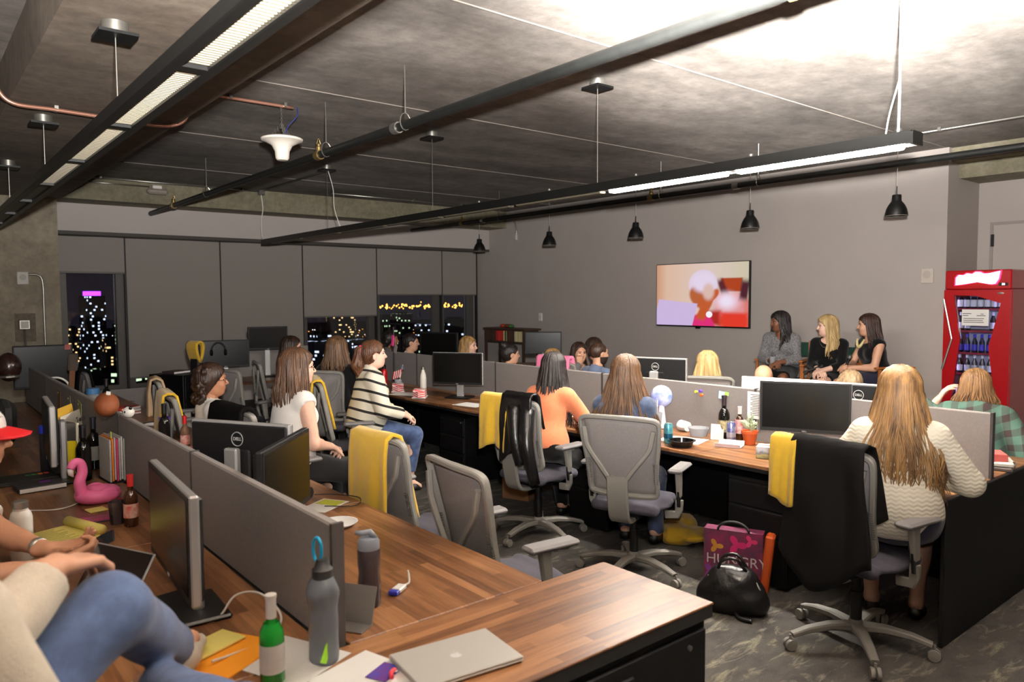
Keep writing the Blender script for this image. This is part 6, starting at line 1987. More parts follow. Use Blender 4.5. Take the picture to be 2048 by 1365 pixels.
# headset, cable and leaflet by the yellow blanket
t = thing('headset', 'black headset with its cable on the left bench by the yellow blanket', 'headphones', (1.53, 3.56, DZ), 20)
for s_ in (-1, 1):
    MB().lathe([(0.02, 0), (0.032, 0.004), (0.032, 0.02), (0.02, 0.024)], (0.0, 0.06*s_, 0.034), 16, axis=(0, -s_, 0)).build('ear_cup', M_BLACKM, t, smooth='auto')
MB().tube([(-0.12*math.sin(a)*0.9, 0.066*math.cos(a), 0.034-0.015*math.sin(a)) for a in [PI*k/14 for k in range(15)]], 0.006, 8).build('headband', M_BLACKM, t, smooth=True)
MB().tube(spline([(0.03, -0.06, 0.02), (0.12, -0.10, 0.006), (0.14, -0.26, 0.006), (0.02, -0.34, 0.006), (-0.06, -0.22, 0.006)], 8), 0.0025, 6).build('cord', M_BLACK, t, smooth=True)
def leaf(t):
    MB().box((0.05, 0.0, 0.0026), (0.08, 0.12, 0.0008)).build('printed_block', mat('leaflet_yellow', (196, 196, 60), 0.6, col2=(160, 170, 60), vscale=60), t)
flat('leaflet', 'white and yellow leaflet beside the headset', 'leaflet', (1.56, 3.36, DZ), 30, 0.21, 0.15, 0.002, M_PAPER, leaf)

# ------------------------------------------------------------------ left bench, further away
cup('paper_cup', 'white paper cup on the left bench behind the divider', (1.30, 5.85, DZ), 0.032, 0.042, 0.075, M_PAPER)
cup('jar', 'clear jar with a purple lid on the left bench', (1.45, 5.72, DZ), 0.040, 0.042, 0.15, G_CLEAR, mat('lid_purple', (120, 70, 190), 0.5), cat='jar')
cup('tumbler', 'green see-through tumbler beside the monitor with the badge', (1.56, 4.98, DZ), 0.036, 0.046, 0.20, glassy('green_plastic', (60, 170, 60), 0.1, 0.6), mat('lid_green', (50, 150, 60), 0.4), cat='tumbler')
bottle('wine_bottle', 'dark wine bottle on the left bench near the purple-lid jar', (1.36, 5.40, DZ), 0.30, 0.038, G_DARK, foil=mat('foil_black', (18, 18, 22), 0.4))
bottle('beer_bottle', 'beer bottle with a red neck band on the left bench', (1.44, 5.22, DZ), 0.23, 0.030, glassy('beer_clear', (150, 110, 90), 0.08, 0.6), mat('beer_label_red', (208, 60, 50), 0.6), RED)
t = thing('snack_tray', 'red and white chequered snack tray beside the beer bottle', 'tray', (1.46, 5.08, DZ), 10)
MB().box((0, 0, 0.02), (0.16, 0.11, 0.04), bev=0.008).build('tray_body', m_stripe('snack_check', (228, 218, 210), (206, 50, 44), 14, 0.5, (1, 0.3, 0.2), 0.2), t)
t = thing('paper_plate', 'white paper plate near the far mesh chair on the left bench', 'plate', (1.56, 6.45, DZ))
MB().lathe([(0.0, 0.003), (0.075, 0.003), (0.10, 0.014), (0.075, 0.0), (0.0, 0.0)], n=28, cap=False).build('plate_disc', M_PAPER, t, smooth=True)
t = thing('headset', 'white over-ear headphones on the far left bench', 'headphones', (1.42, 7.9, DZ), 60)
for s_ in (-1, 1):
    MB().lathe([(0.02, 0), (0.045, 0.006), (0.045, 0.03), (0.03, 0.036)], (0, 0.07*s_, 0.05), 16, axis=(0, -s_, 0.3)).build('ear_cup', WHT, t, smooth='auto')
MB().tube([(-0.13*math.sin(a), 0.075*math.cos(a), 0.05) for a in [PI*k/14 for k in range(15)]], 0.009, 8).build('headband', WHT, t, smooth=True)
for i, (c, z) in enumerate((((220, 70, 40), 0.0), ((226, 220, 210), 0.024), ((190, 60, 46), 0.046))):
    t = flat('book', ('orange-spined book at the bottom of the small stack', 'white book in the middle of the small stack', 'dark red book on top of the small stack')[i]+' behind the football', 'book', (1.48, 7.2, DZ+z), 20+8*i, 0.22, 0.16, 0.022, mat('stack_%d' % i, c, 0.6), group='books behind the football')
    MB().box((0.005, 0, 0.011), (0.214, 0.163, 0.015)).build('pages', M_PAPER, t)
t = thing('plush_toy', 'small white panda figure on the divider beside the football', 'toy', (0.95, 4.50, 1.10), 10)
MB().ell((0, 0, 0.03), (0.03, 0.035, 0.03)).build('head', WHT, t, smooth=True)
for s_ in (-1, 1):
    MB().ell((-0.022, 0.013*s_, 0.034), (0.008, 0.007, 0.008), nu=8, nv=6).build('eye', M_BLACK, t, smooth=True)
    MB().ell((0.0, 0.028*s_, 0.055), (0.010, 0.010, 0.010), nu=8, nv=6).build('ear', M_BLACK, t, smooth=True)
# clutter at the far end of the left bench
t = thing('monitor', 'black monitor against the column behind the left dividers', 'monitor', (1.06, 8.5, 0.74), -94, group='desk monitors')
MB().box((0, 0, 0.36), (0.03, 0.50, 0.42), bev=0.006).build('housing', M_BEZEL, t)
MB().box((0.017, 0, 0.365), (0.002, 0.47, 0.38)).build('screen', M_SCREEN, t)
MB().box((-0.05, 0, 0.15), (0.03, 0.06, 0.28)).build('stand_column', M_BLACK, t); MB().box((-0.03, 0, 0.008), (0.2, 0.24, 0.016)).build('stand_base', M_BLACK, t)
MB().box((0.0185, 0.205, 0.545), (0.001, 0.05, 0.05)).build('sticker', mat('sticker_dull_red', (150, 70, 60), 0.6), t)
t = thing('wooden_paddle', 'tall dark wooden paddle standing among the far desk clutter', 'paddle', (1.12, 7.55, DZ), 10, rot=(0, R(6), R(20)))
MB().box((0, 0, 0.20), (0.05, 0.02, 0.42), bev=0.006).build('shaft', mat('paddle_wood', (96, 60, 34), 0.6, var=0.2, vscale=12, stretch=(1, 1, 0.1)), t)
MB().box((0, 0, 0.46), (0.085, 0.025, 0.16), bev=0.01).build('head', mat('paddle_dark', (56, 46, 38), 0.6), t)
t = thing('desk_lamp', 'white bent-wire lamp frame in front of the far black monitor', 'lamp', (1.05, 7.75, DZ), 0)
MB().tube(spline([(-0.10, 0, 0.0), (-0.10, 0, 0.26), (-0.04, 0, 0.31), (0.05, 0, 0.30), (0.11, 0, 0.22), (0.12, 0, 0.02)], 6), 0.009, 8).build('wire_frame', WHT, t, smooth=True)
MB().lathe([(0.05, 0.0), (0.05, 0.012), (0.02, 0.02)], (-0.05, 0, 0), 16).build('base', WHT, t, smooth='auto')
t = thing('water_jar', 'blue-lidded clear jar at the far end of the left bench', 'jar', (1.30, 7.5, DZ))
MB().lathe([(0.05, 0), (0.055, 0.01), (0.055, 0.16), (0.045, 0.175)], n=20).build('body', G_CLEAR, t, smooth='auto')
MB().lathe([(0.056, 0.17), (0.056, 0.22), (0.0, 0.225)], n=20).build('lid', mat('lid_teal_blue', (70, 120, 170), 0.4), t, smooth='auto')
bottle('wine_bottle', 'dark wine bottle at the far end of the left bench', (1.40, 7.45, DZ), 0.30, 0.038, G_DARK, foil=mat('foil_black', (18, 18, 22), 0.4))
can('blue drink can among the far left desk clutter', (1.20, 6.9, DZ), BLUE, WHT)
t = thing('dark_helmet', 'dark brown rounded helmet on the far left divider', 'helmet', (0.72, 7.9, 1.06))
MB().ell((0, 0, 0.10), (0.10, 0.12, 0.13)).build('shell', mat('helmet_brown', (44, 26, 22), 0.25, coat=0.4), t, smooth=True)
MB().tube([(0.07*math.cos(a), 0.085*math.sin(a)-0.02, 0.02) for a in [2*PI*k/16 for k in range(16)]], 0.012, 6, closed=True).build('rim', M_STEEL, t)
for i, (x, y, c) in enumerate(((0.86, 5.85, (150, 150, 86)), (0.87, 6.25, (132, 120, 92)), (0.87, 6.7, (120, 84, 50)))):
    flatlab = ('olive paper strip pinned to the far left divider', 'beige paper strip pinned to the far left divider', 'brown paper strip pinned to the far left divider')[i]
    t = thing('pinned_strip', flatlab, 'paper', (0.928, y, 0.93), 0)
    MB().box((0, 0, 0), (0.004, 0.13, 0.24), rotm(8 if i != 1 else -4)).build('sheet', mat('pinned_%d' % i, c, 0.8, var=0.1), t)
    MB().lathe([(0.006, 0), (0.006, 0.006)], (-0.003, 0, 0.10), 8, axis=(-1, 0, 0)).build('pin', M_STEEL, t)
t = thing('cloth_bundle', 'black bag lettered VM at the far left desk', 'bag', (0.50, 6.3, DZ), -75)
MB().box((0, 0, 0.16), (0.36, 0.14, 0.32), bev=0.05).build('bag_body', M_BLACKM, t)
text_mesh('lettering', 'VM', 0.10, M_LOGO, t, (0.04, -0.0715, 0.17), (R(90), 0, 0), depth=0.001)
MB().ell((0.02, -0.06, 0.04), (0.06, 0.03, 0.035)).build('green_pouch', mat('pouch_green', (90, 170, 50), 0.6), t, smooth=True)

# ------------------------------------------------------------------ right bench
bottle('wine_bottle', 'dark red wine bottle on the right bench beside the succulent', (4.46, 3.10, DZ), 0.31, 0.039, G_DARK, mat('wine_label_brown', (58, 44, 40), 0.6, col2=(196, 186, 140), vscale=34), mat('foil_maroon', (40, 28, 34), 0.4))
bottle('beer_bottle', 'brown beer bottle with a white and red label by the wine bottle', (4.53, 3.02, DZ), 0.235, 0.031, G_BROWN, mat('beer_label_pale', (226, 216, 212), 0.6, col2=(200, 60, 60), vscale=30), mat('neck_white_red', (226, 200, 196), 0.5), band=(0.2, 0.62))
can('blue and silver energy drink can on the right bench', (4.43, 3.02, DZ), mat('can_blue', (30, 50, 160), 0.3, 0.5, col2=(190, 196, 210), vscale=22), mat('can_silver', (196, 200, 214), 0.3, 0.6), 0.135, 0.031)
can('teal drink can beside the black food tray', (4.06, 3.27, DZ), mat('can_teal', (40, 120, 140), 0.3, 0.4, col2=(110, 180, 186), vscale=26), mat('can_teal_dark', (24, 84, 110), 0.3, 0.4), 0.135, 0.031)
t = thing('place_card', 'white folded card leaning on the wine bottle', 'card', (4.41, 3.12, DZ), 200)
MB().box((0, 0, 0.055), (0.003, 0.09, 0.11), rotm(0, -6)).build('card', M_PAPER, t)
lines(MB().box((0.0025, 0, 0.05), (0.001, 0.07, 0.03), rotm(0, -6)).build('print_area', M_PAPER, t), 1, 0.01, 0.01, INK, 0.0)
cup('glass', 'clear drinking glass behind the succulent', (4.54, 2.95, DZ), 0.030, 0.036, 0.12, G_CLEAR, cat='glass')
# succulent
t = thing('potted_succulent', 'small succulent in a terracotta pot on the right bench', 'plant', (4.44, 2.88, DZ))
MB().lathe([(0.036, 0), (0.050, 0.075), (0.056, 0.077), (0.057, 0.095), (0.050, 0.095), (0.047, 0.082), (0, 0.08)], n=24).build('pot', mat('terracotta', (206, 92, 44), 0.6), t, smooth='auto')
LF = mat('succulent_leaf', (150, 176, 130), 0.5, col2=(206, 214, 180), vscale=20)
rnd = random.Random(3)
leaf_me = None
for k in range(34):
    a = rnd.uniform(0, 2*PI); e = rnd.uniform(0.3, 1.3); L_ = rnd.uniform(0.035, 0.06); z0 = 0.085+rnd.uniform(0, 0.075)
    if leaf_me is None:
        lo_ = MB().ell((0, 0, 0.5), (0.20, 0.09, 0.5), nu=8, nv=6).build('leaf', LF, t, smooth=True); leaf_me = lo_.data
    else:
        lo_ = link('leaf', leaf_me, t)
    r0 = rnd.uniform(0.0, 0.025)
    lo_.location = (r0*math.cos(a), r0*math.sin(a), z0); lo_.rotation_euler = (0, PI/2-e, a); lo_.scale = (L_, L_, L_)
t = thing('paper_tray', 'pinkish white paper tray on the right bench in front of the cans', 'tray', (4.28, 2.93, DZ), 20)
TR = mat('tray_pinkish', (226, 206, 206), 0.6)
MB().box((0, 0, 0.003), (0.11, 0.17, 0.004)).build('tray_base', TR, t)
MB().box((0.055, 0, 0.018), (0.003, 0.17, 0.034), rotm(0, 25)).build('tray_side', TR, t); MB().box((-0.055, 0, 0.014), (0.003, 0.17, 0.024), rotm(0, -25)).build('tray_side', TR, t)
# tissue box
t = thing('tissue_box', 'tissue box printed with mountains on the right bench edge', 'tissue box', (4.18, 2.52, DZ), 24)
g = NG('mountain_print'); tc = g.n('TexCoord'); sx_ = g.n('SeparateXYZ'); g.l(tc.outputs['Object'], sx_.inputs[0])
nn = g.n('TexNoise', i_Scale=26.0, i_Detail=5.0); g.l(tc.outputs['Object'], nn.inputs[0])
md = g.n('Math', operation='MULTIPLY_ADD'); md.inputs[1].default_value = 0.05; g.l(nn.outputs[0], md.inputs[0]); g.l(sx_.outputs[2], md.inputs[2])
rr_ = g.ramp(md.outputs[0], [(0.030, (110, 106, 70)), (0.048, (176, 166, 110)), (0.060, (112, 116, 124)), (0.078, (206, 212, 220))]); g.l(rr_.outputs[0], g.b.inputs['Base Color'])
MB().box((0, 0, 0.0375), (0.115, 0.23, 0.075), bev=0.002).build('box', g.m, t)
MB().ell((0, 0, 0.0752), (0.03, 0.08, 0.001)).build('opening', mat('opening_brown', (120, 96, 76), 0.8), t)
# pen holder
t = thing('pen_holder', 'dark blue pen holder with pens behind the tissue box', 'pen holder', (4.46, 2.62, DZ), 30)
MB().lathe([(0.0, 0.003), (0.036, 0.003), (0.038, 0.07), (0.041, 0.07), (0.039, 0.0), (0.0, 0.0)], n=18, cap=False).build('pot', mat('holder_navy', (30, 34, 66), 0.5), t, smooth='auto')
for i, c in enumerate(((30, 60, 160), (226, 226, 226), (90, 170, 220), (40, 40, 44), (226, 222, 210), (60, 110, 190))):
    a = i*1.05
    MB().tube([(0.01*math.cos(a), 0.01*math.sin(a), 0.006), (0.032*math.cos(a), 0.032*math.sin(a), 0.135+0.012*(i % 3))], 0.0045, 7).build('pen', mat('pen_%d' % i, c, 0.4), t)
t = thing('food_tray', 'round black plastic food tray on the edge of the right bench', 'tray', (4.04, 3.14, DZ))
MB().lathe([(0.0, 0.004), (0.070, 0.004), (0.080, 0.036), (0.094, 0.040), (0.094, 0.043), (0.078, 0.043), (0.068, 0.0), (0, 0)], n=32, cap=False).build('tray_body', mat('black_tray', (14, 13, 13), 0.2), t, smooth='auto')
cup('plastic_bowl', 'clear plastic salad bowl on the right bench', (4.44, 3.30, DZ), 0.055, 0.075, 0.06, G_CLEAR, cat='bowl')
t = thing('mug', 'white mug lying behind the salad bowl on the right bench', 'mug', (4.50, 3.44, DZ), 80)
MB().lathe([(0, 0.002), (0.036, 0.002), (0.040, 0.08), (0.037, 0.08), (0.033, 0.008), (0, 0.008)], (0, 0, 0.04), 20, axis=(1, 0, 0), cap=False).build('cup', WHT, t, smooth='auto')
MB().tube([(0.02+0.022*math.cos(a), 0.040+0.024*math.sin(a), 0.04) for a in [-0.2+PI*1.1*k/10 for k in range(11)]], 0.005, 8).build('handle', WHT, t, smooth=True)
flat('paper_sheet', 'large white sheet of paper on the right bench behind the black tray', 'paper', (4.22, 3.27, DZ), 16, 0.21, 0.30, 0.002, M_PAPER)
cup('plastic_cup', 'clear cup with a white straw beside the denim shirt', (4.30, 3.58, DZ), 0.032, 0.046, 0.15, G_CLEAR, None, WHT)
t = thing('drum_toy', 'blue and white round toy behind the woman in denim', 'toy', (4.46, 3.66, DZ), 30)
MB().ell((0, 0, 0.25), (0.03, 0.085, 0.085)).build('disc', mat('toy_blue', (50, 96, 210), 0.3, col2=(226, 230, 246), vscale=10), t, smooth=True)
MB().lathe([(0.03, 0), (0.04, 0.01), (0.03, 0.10), (0.02, 0.18)], n=16).build('stem', mat('toy_white', (226, 214, 226), 0.4), t, smooth='auto')
cup('glass', 'clear plastic glass beside the woman in orange', (4.40, 4.50, DZ), 0.034, 0.042, 0.10, G_CLEAR, cat='glass')
t = thing('laptop', 'slim open-edged grey laptop beside the woman in orange', 'laptop', (4.28, 4.52, DZ), 8)
MB().box((0, 0, 0.008), (0.22, 0.30, 0.014), bev=0.004).build('base', AL, t); MB().box((0, 0, 0.0165), (0.22, 0.30, 0.003)).build('lid', mat('lid_darkgrey', (70, 68, 70), 0.4), t)
flat('paper_sheet', 'bright white papers in front of the woman in orange', 'paper', (4.10, 3.86, DZ), 10, 0.22, 0.32, 0.004, M_PAPER)
# pinned things on the divider (towards the aisle)
for i, (y, z, c, n_) in enumerate(((3.44, 1.035, (200, 196, 60), 'yellow'), (3.40, 1.045, (90, 60, 190), 'purple'), (3.39, 1.015, (240, 110, 40), 'orange'))):
    t = thing('push_pin', n_+' push pin in the right divider', 'pin', (4.602, y, z), group='push pins in the divider')
    MB().lathe([(0.010, 0), (0.006, 0.004), (0.005, 0.012), (0.011, 0.016), (0.009, 0.022), (0, 0.023)], (0, 0, 0), 14, axis=(-1, 0, 0)).build('head', mat('pin_'+n_, c, 0.35), t, smooth='auto')
    MB().tube([(-0.001, 0, 0), (0.008, 0, 0)], 0.001, 5).build('needle', M_STEEL, t)
t = thing('sticky_note', 'blue and green sticky note on the right divider above the wine bottle', 'sticky note', (4.600, 3.20, 1.03))
MB().box((0, 0.012, 0), (0.002, 0.065, 0.055), rotm(5)).build('note', mat('note_blue', (186, 224, 232), 0.7), t)
MB().box((-0.0015, -0.024, 0.014), (0.001, 0.035, 0.028), rotm(5)).build('note_green', mat('note_green', (170, 206, 110), 0.7), t)
t = thing('pinned_notice', 'printed white notice pinned to the right divider beside the monitor', 'notice', (4.600, 2.92, 0.985), rot=(0, R(-90), 0))
MB().box((0, 0, 0), (0.19, 0.17, 0.002)).build('sheet', M_PAPER, t)
nl = MB()
for k in range(13): nl.box((0.075-0.012*k, 0.0+0.006*((k*7) % 3-1), 0.0014), (0.004, 0.13-0.02*((k*5) % 3), 0.0006))
nl.build('print_lines', INK, t)['kind'] = 'stuff'
# striped fry boxes, bottles and flag near the striped sweater
FRY = m_stripe('fry_box_stripes', (232, 216, 210), (220, 52, 60), 16, 0.42, (0.2, 0.15, 1.0), 0.0)
def frybox(label, loc, rz):
    t = thing('food_box', label, 'box', loc, rz, group='striped food boxes')
    MB().prism([(-0.09, 0), (0.09, 0), (0.075, 0.075), (-0.075, 0.075)], -0.06, 0.06, lambda v: v[:, [0, 2, 1]]).build('carton', FRY, t)
    MB().prism([(0.09, -0.06), (0.15, -0.0), (0.09, 0.06)], 0.01, 0.06).build('open_flap', FRY, t)
    MB().box((0, 0, 0.076), (0.02, 0.118, 0.002)).build('closing_tab', WHT, t)
    flat_ = MB().box((0, 0.0, -0.004), (0.19, 0.14, 0.006)); flat_.build('napkin', M_PAPER, t)
frybox('red and white striped food box in front of the white bottle', (4.06, 6.45, DZ+0.007), 230)
frybox('red and white striped food box beside the red tumbler', (4.14, 7.02, DZ+0.007), 240)
t = thing('steel_bottle', 'white slim bottle beside the desk monitor on the right bench', 'bottle', (4.40, 6.92, DZ))
MB().lathe([(0.032, 0), (0.036, 0.01), (0.036, 0.13), (0.030, 0.175), (0.019, 0.205), (0.018, 0.225)], n=22).build('body', mat('white_enamel', (226, 220, 210), 0.35), t, smooth='auto')
MB().lathe([(0.019, 0.222), (0.020, 0.252), (0.014, 0.258), (0, 0.259)], n=18).build('cap', M_STEEL, t, smooth='auto')
t = thing('steel_bottle', 'red metal bottle with a white snowflake print on the right bench', 'bottle', (4.22, 7.46, DZ))
MB().lathe([(0.036, 0), (0.040, 0.01), (0.040, 0.17), (0.030, 0.20), (0.022, 0.21)], n=22).build('body', mat('bottle_red', (176, 22, 26), 0.3, 0.2), t, smooth='auto')
MB().lathe([(0.024, 0.208), (0.026, 0.245), (0.018, 0.252), (0, 0.253)], n=18).build('cap', M_BLACK, t, smooth='auto')
sn = MB()
for k in range(8):
    a = PI*k/8
    sn.box((-0.040, 0.0, 0.09), (0.003, 0.006, 0.075), rotm(math.degrees(a)))
sn.build('snowflake', WHT, t)
bottle('beer_bottle', 'beer bottle with a white cap and round label beside the red bottle', (4.24, 7.75, DZ), 0.25, 0.032, mat('dark_green_glass', (20, 30, 18), 0.08), mat('beer_label_round', (206, 180, 170), 0.6, col2=(190, 50, 50), vscale=30), mat('neck_white', (228, 222, 214), 0.5))
t = thing('candle_cup', 'plain white cylinder cup on the edge of the right bench', 'cup', (4.00, 7.22, DZ))
MB().lathe([(0.036, 0), (0.038, 0.003), (0.038, 0.128), (0.033, 0.132), (0.030, 0.120), (0, 0.118)], n=22).build('cup_wall', mat('cup_blush', (226, 206, 200), 0.5), t, smooth='auto')
t = thing('hand_flag', 'small striped flag on a stick in a glass jar', 'flag', (4.30, 7.28, DZ), 30)
MB().lathe([(0, 0.003), (0.04, 0.003), (0.04, 0.09), (0.042, 0.09), (0.042, 0), (0, 0)], n=18, cap=False).build('jar', G_CLEAR, t, smooth='auto')
MB().tube([(0, 0, 0.01), (0.02, -0.05, 0.26)], 0.003, 6).build('stick', WHT, t)
for k in range(9):
    MB().box((0.012, -0.03+0.0125*k, 0.165-0.004*k), (0.002, 0.0125, 0.09), rotm(12)).build('stripe', RED if k % 2 == 0 else WHT, t)
MB().box((0.017, -0.045, 0.225), (0.002, 0.05, 0.045), rotm(12)).build('canton', mat('flag_grey_blue', (84, 88, 100), 0.6), t)
flat('paper_sheet', 'loose white papers between the two striped food boxes', 'paper', (4.08, 6.75, DZ), 30, 0.22, 0.30, 0.003, M_PAPER)
flat('paper_sheet', 'white sheet of paper below the far right-bench monitor', 'paper', (4.12, 5.65, DZ), 12, 0.21, 0.30, 0.002, M_PAPER)
t = thing('ribbon_pole', 'thin black pole with a pink ribbon rising from the right divider', 'pole', (4.55, 7.80, DZ))
MB().tube([(0, 0, 0), (0, 0, 0.66)], 0.010, 8).build('pole', M_BLACK, t)
MB().box((-0.012, 0, 0.50), (0.012, 0.05, 0.13), rotm(10), bev=0.004).build('ribbon', mat('ribbon_pink', (240, 70, 150), 0.6), t)
MB().box((-0.01, -0.06, 0.40), (0.003, 0.06, 0.10), rotm(25)).build('paper_tag', mat('tag_grey', (150, 146, 142), 0.7), t)
# near end of the right bench
for i, (c, z, sx2, sy2) in enumerate((((70, 60, 56), 0.0, 0.24, 0.30), ((216, 208, 196), 0.022, 0.22, 0.28), ((206, 96, 90), 0.040, 0.15, 0.21))):
    t = flat('book', ('dark book at the bottom of the stack by the divider end', 'pale book in the middle of the stack by the divider end', 'red-covered book on top of the stack by the divider end')[i], 'book', (4.92, 1.62, DZ+z), 12+10*i, sx2, sy2, 0.02 if i < 2 else 0.045, mat('endbook_%d' % i, c, 0.5), group='books at the divider end')
    MB().box((0.002, 0, 0.01 if i < 2 else 0.0225), (sx2-0.008, sy2+0.002, 0.014 if i < 2 else 0.036)).build('pages', M_PAPER, t)
flat('sticky_notes', 'yellow sticky pad on top of the books by the divider end', 'sticky notes', (4.93, 1.64, DZ+0.086), 20, 0.08, 0.08, 0.006, YPAD)
cable('white cables curling on the desk beside the cream sweater', [(4.40, 1.62, DZ+.02), (4.46, 1.64, DZ+.04), (4.52, 1.60, DZ+.03), (4.56, 1.53, DZ+.006), (4.52, 1.50, DZ+.004)], 0.004)
flat('leaflet', 'long white leaflet at the far right end of the bench', 'leaflet', (5.12, 1.66, DZ), 30, 0.10, 0.26, 0.002, M_PAPER)

# ------------------------------------------------------------------ on the floor
t = thing('tote_bag', 'colourful tote bag lettered HUNGRY on the floor by the pedestal', 'bag', (3.80, 2.56, 0), 205)
FL = mat('tote_print', (38, 30, 48), 0.75, col2=(120, 24, 66), vscale=11)
MB().prism([(-0.045, -0.17), (0.045, -0.17), (0.045, 0.17), (-0.045, 0.17)], 0.0, 0.36).build('bag_body', FL, t)
MB().box((0.0, 0.19, 0.18), (0.10, 0.05, 0.35), rotm(-6), bev=0.01).build('orange_folder', mat('tote_orange', (226, 96, 40), 0.6), t)
for k, (y, z, c, s_) in enumerate(((-0.10, 0.26, (196, 140, 50), 0.045), (0.02, 0.28, (206, 40, 110), 0.06), (0.10, 0.31, (226, 60, 120), 0.04), (-0.02, 0.06, (206, 40, 110), 0.05), (-0.13, 0.10, (120, 60, 140), 0.05))):
    p_ = [(s_*math.cos(a)*(0.65+0.35*math.cos(3*a)), s_*math.sin(a)*(0.65+0.35*math.cos(3*a))) for a in [2*PI*q/30 for q in range(30)]]
    MB().prism(p_, 0.0452, 0.0462, lambda v, y=y, z=z: np.column_stack([v[:, 2], v[:, 0]+y, v[:, 1]+z])).build('printed_leaf', mat('tote_leaf_%d' % k, c, 0.6), t)
text_mesh('lettering', 'HUNGRY', 0.085, M_PAPER, t, (0.0468, 0.02, 0.18), (R(90), 0, R(90)), depth=0.0006)
MB().tube([(0.04, 0.09*math.cos(a), 0.355+0.06*math.sin(a)) for a in [PI*k/12 for k in range(13)]], 0.008, 6).build('handle', M_BLACKM, t, smooth=True)
t = thing('handbag', 'black leather handbag with white zip pull in front of the tote bag', 'bag', (3.52, 2.38, 0), 208)
S = SDF(); S.ell((0, 0, 0.11), (0.10, 0.17, 0.13), k=0.03); S.cap((0, -0.11, 0.06), (0, 0.11, 0.06), 0.085, k=0.05); S.cap((0, -0.07, 0.20), (0, 0.07, 0.20), 0.05, k=0.05)
S.half((0, 0, 0.002), (0, 0, -1)); V, Q = S.mesh(0.012); V = fold_noise(V, vnormals(V, Q), 0.004, f=18)
mesh_obj('bag_body', [(V, Q, 0)], [LEA], t)
MB().tube(spline([(0.03, -0.13, 0.19), (0.03, -0.07, 0.235), (0.03, 0.02, 0.246), (0.03, 0.10, 0.225), (0.04, 0.15, 0.15)], 6), 0.004, 6).build('zip_edge', WHT, t, smooth=True)
MB().tube([(0.045, 0.075+0.010*math.cos(a), 0.205+0.022*math.sin(a)) for a in [2*PI*k/12 for k in range(12)]], 0.003, 5, closed=True).build('zip_pull', WHT, t)
for s_ in (-1, 1):
    MB().tube(spline([(0.03*s_, -0.075, 0.24), (0.04*s_, -0.05, 0.29), (0.04*s_, 0.02, 0.305), (0.03*s_, 0.075, 0.24)], 6), 0.009, 8).build('handle', LEA, t, smooth=True)
MB().tube(spline([(0.05, -0.16, 0.02), (0.02, -0.28, 0.012), (-0.04, -0.40, 0.012), (-0.16, -0.44, 0.012)], 6), 0.010, 6).build('shoulder_strap', LEA, t, smooth=True)
MB().tube(spline([(0.06, 0.02, 0.03), (0.12, 0.05, 0.012), (0.14, 0.12, 0.012)], 6), 0.012, 6).build('strap_end', LEA, t, smooth=True)
t = thing('blanket', 'yellow blanket in a heap on the floor under the right bench', 'blanket', (4.42, 3.30, 0), 20)
S = SDF(); rnd = random.Random(5)
for k in range(14):
    S.ell((rnd.uniform(-0.2, 0.2), rnd.uniform(-0.22, 0.22), rnd.uniform(0.02, 0.07)), (rnd.uniform(0.07, 0.13), rnd.uniform(0.06, 0.12), rnd.uniform(0.04, 0.07)), k=0.03)
S.half((0, 0, 0.001), (0, 0, -1)); V, Q = S.mesh(0.014); V = fold_noise(V, vnormals(V, Q), 0.008, f=16)
mesh_obj('cloth', [(V, Q, 0)], [YEL], t)
t = thing('paper_bag', 'brown paper shopping bag on the floor under the right bench', 'bag', (4.12, 4.95, 0), 20)
MB().prism([(-0.07, -0.13), (0.07, -0.13), (0.07, 0.13), (-0.07, 0.13)], 0.0, 0.36).build('bag_body', mat('kraft_paper', (120, 84, 52), 0.8, var=0.08), t)
MB().tube([(-0.07, 0.05*math.cos(a), 0.36+0.07*math.sin(a)) for a in [PI*k/10 for k in range(11)]], 0.004, 6).build('handle', mat('kraft_dark', (96, 66, 40), 0.8), t)

# ------------------------------------------------------------------ panel chairs
WOODO = mat('director_wood', (164, 96, 46), 0.45, var=0.15, vscale=12)
CANV = mat('canvas_green', (26, 60, 48), 0.9)
def director(label, loc, rz, zs=0.70, back=True):
    t = thing('director_chair', label, 'chair', (loc[0], loc[1], 0), rz, group='tall folding director chairs')
    MB().box((0, 0, zs-0.014), (0.40, 0.46, 0.012), bev=0.004).build('seat', CANV, t)
    if back: MB().box((-0.23, 0, zs+0.36), (0.012, 0.54, 0.18), rotm(0, -6), bev=0.004).build('backrest', CANV, t)
    for s_ in (-1, 1):
        MB().box((0.02, 0.27*s_, zs+0.235), (0.48, 0.055, 0.022), bev=0.006).build('arm', WOODO, t)
        MB().box((0.20, 0.27*s_, zs+0.11), (0.03, 0.025, 0.24)).build('arm_post', WOODO, t)
        if back: MB().box((-0.215, 0.27*s_, zs+0.22), (0.03, 0.025, 0.50), rotm(0, -4)).build('back_post', WOODO, t)
        MB().box((0.0, 0.25*s_, zs-0.022), (0.46, 0.03, 0.03)).build('seat_rail', WOODO, t)
        MB().box((0.0, 0.25*s_, 0.02), (0.46, 0.03, 0.035)).build('foot_rail', WOODO, t)
        for f in (-1, 1):
            MB().tube([(0.19*f, 0.25*s_, 0.02), (0.19*f, -0.25*s_, zs-0.02)], 1.0, sq=(0.026, 0.032), up=(1, 0, 0)).build('leg', WOODO, t)
    MB().box((0.27, 0, 0.24), (0.08, 0.50, 0.02)).build('footrest', WOODO, t)
    return t
director('wooden director chair of the speaker in the tweed jacket', (8.75, 5.20), 196)
director('wooden director chair of the blonde speaker', (8.75, 4.56), 190, 0.665)
director('wooden backless director stool of the speaker with the microphone', (8.80, 3.98), 148, 0.695, False)
t = thing('microphone', 'black handheld microphone held by the speaker on the right', 'microphone', (8.39, 4.20, 0.93), rot=(0, R(-22), R(140)))
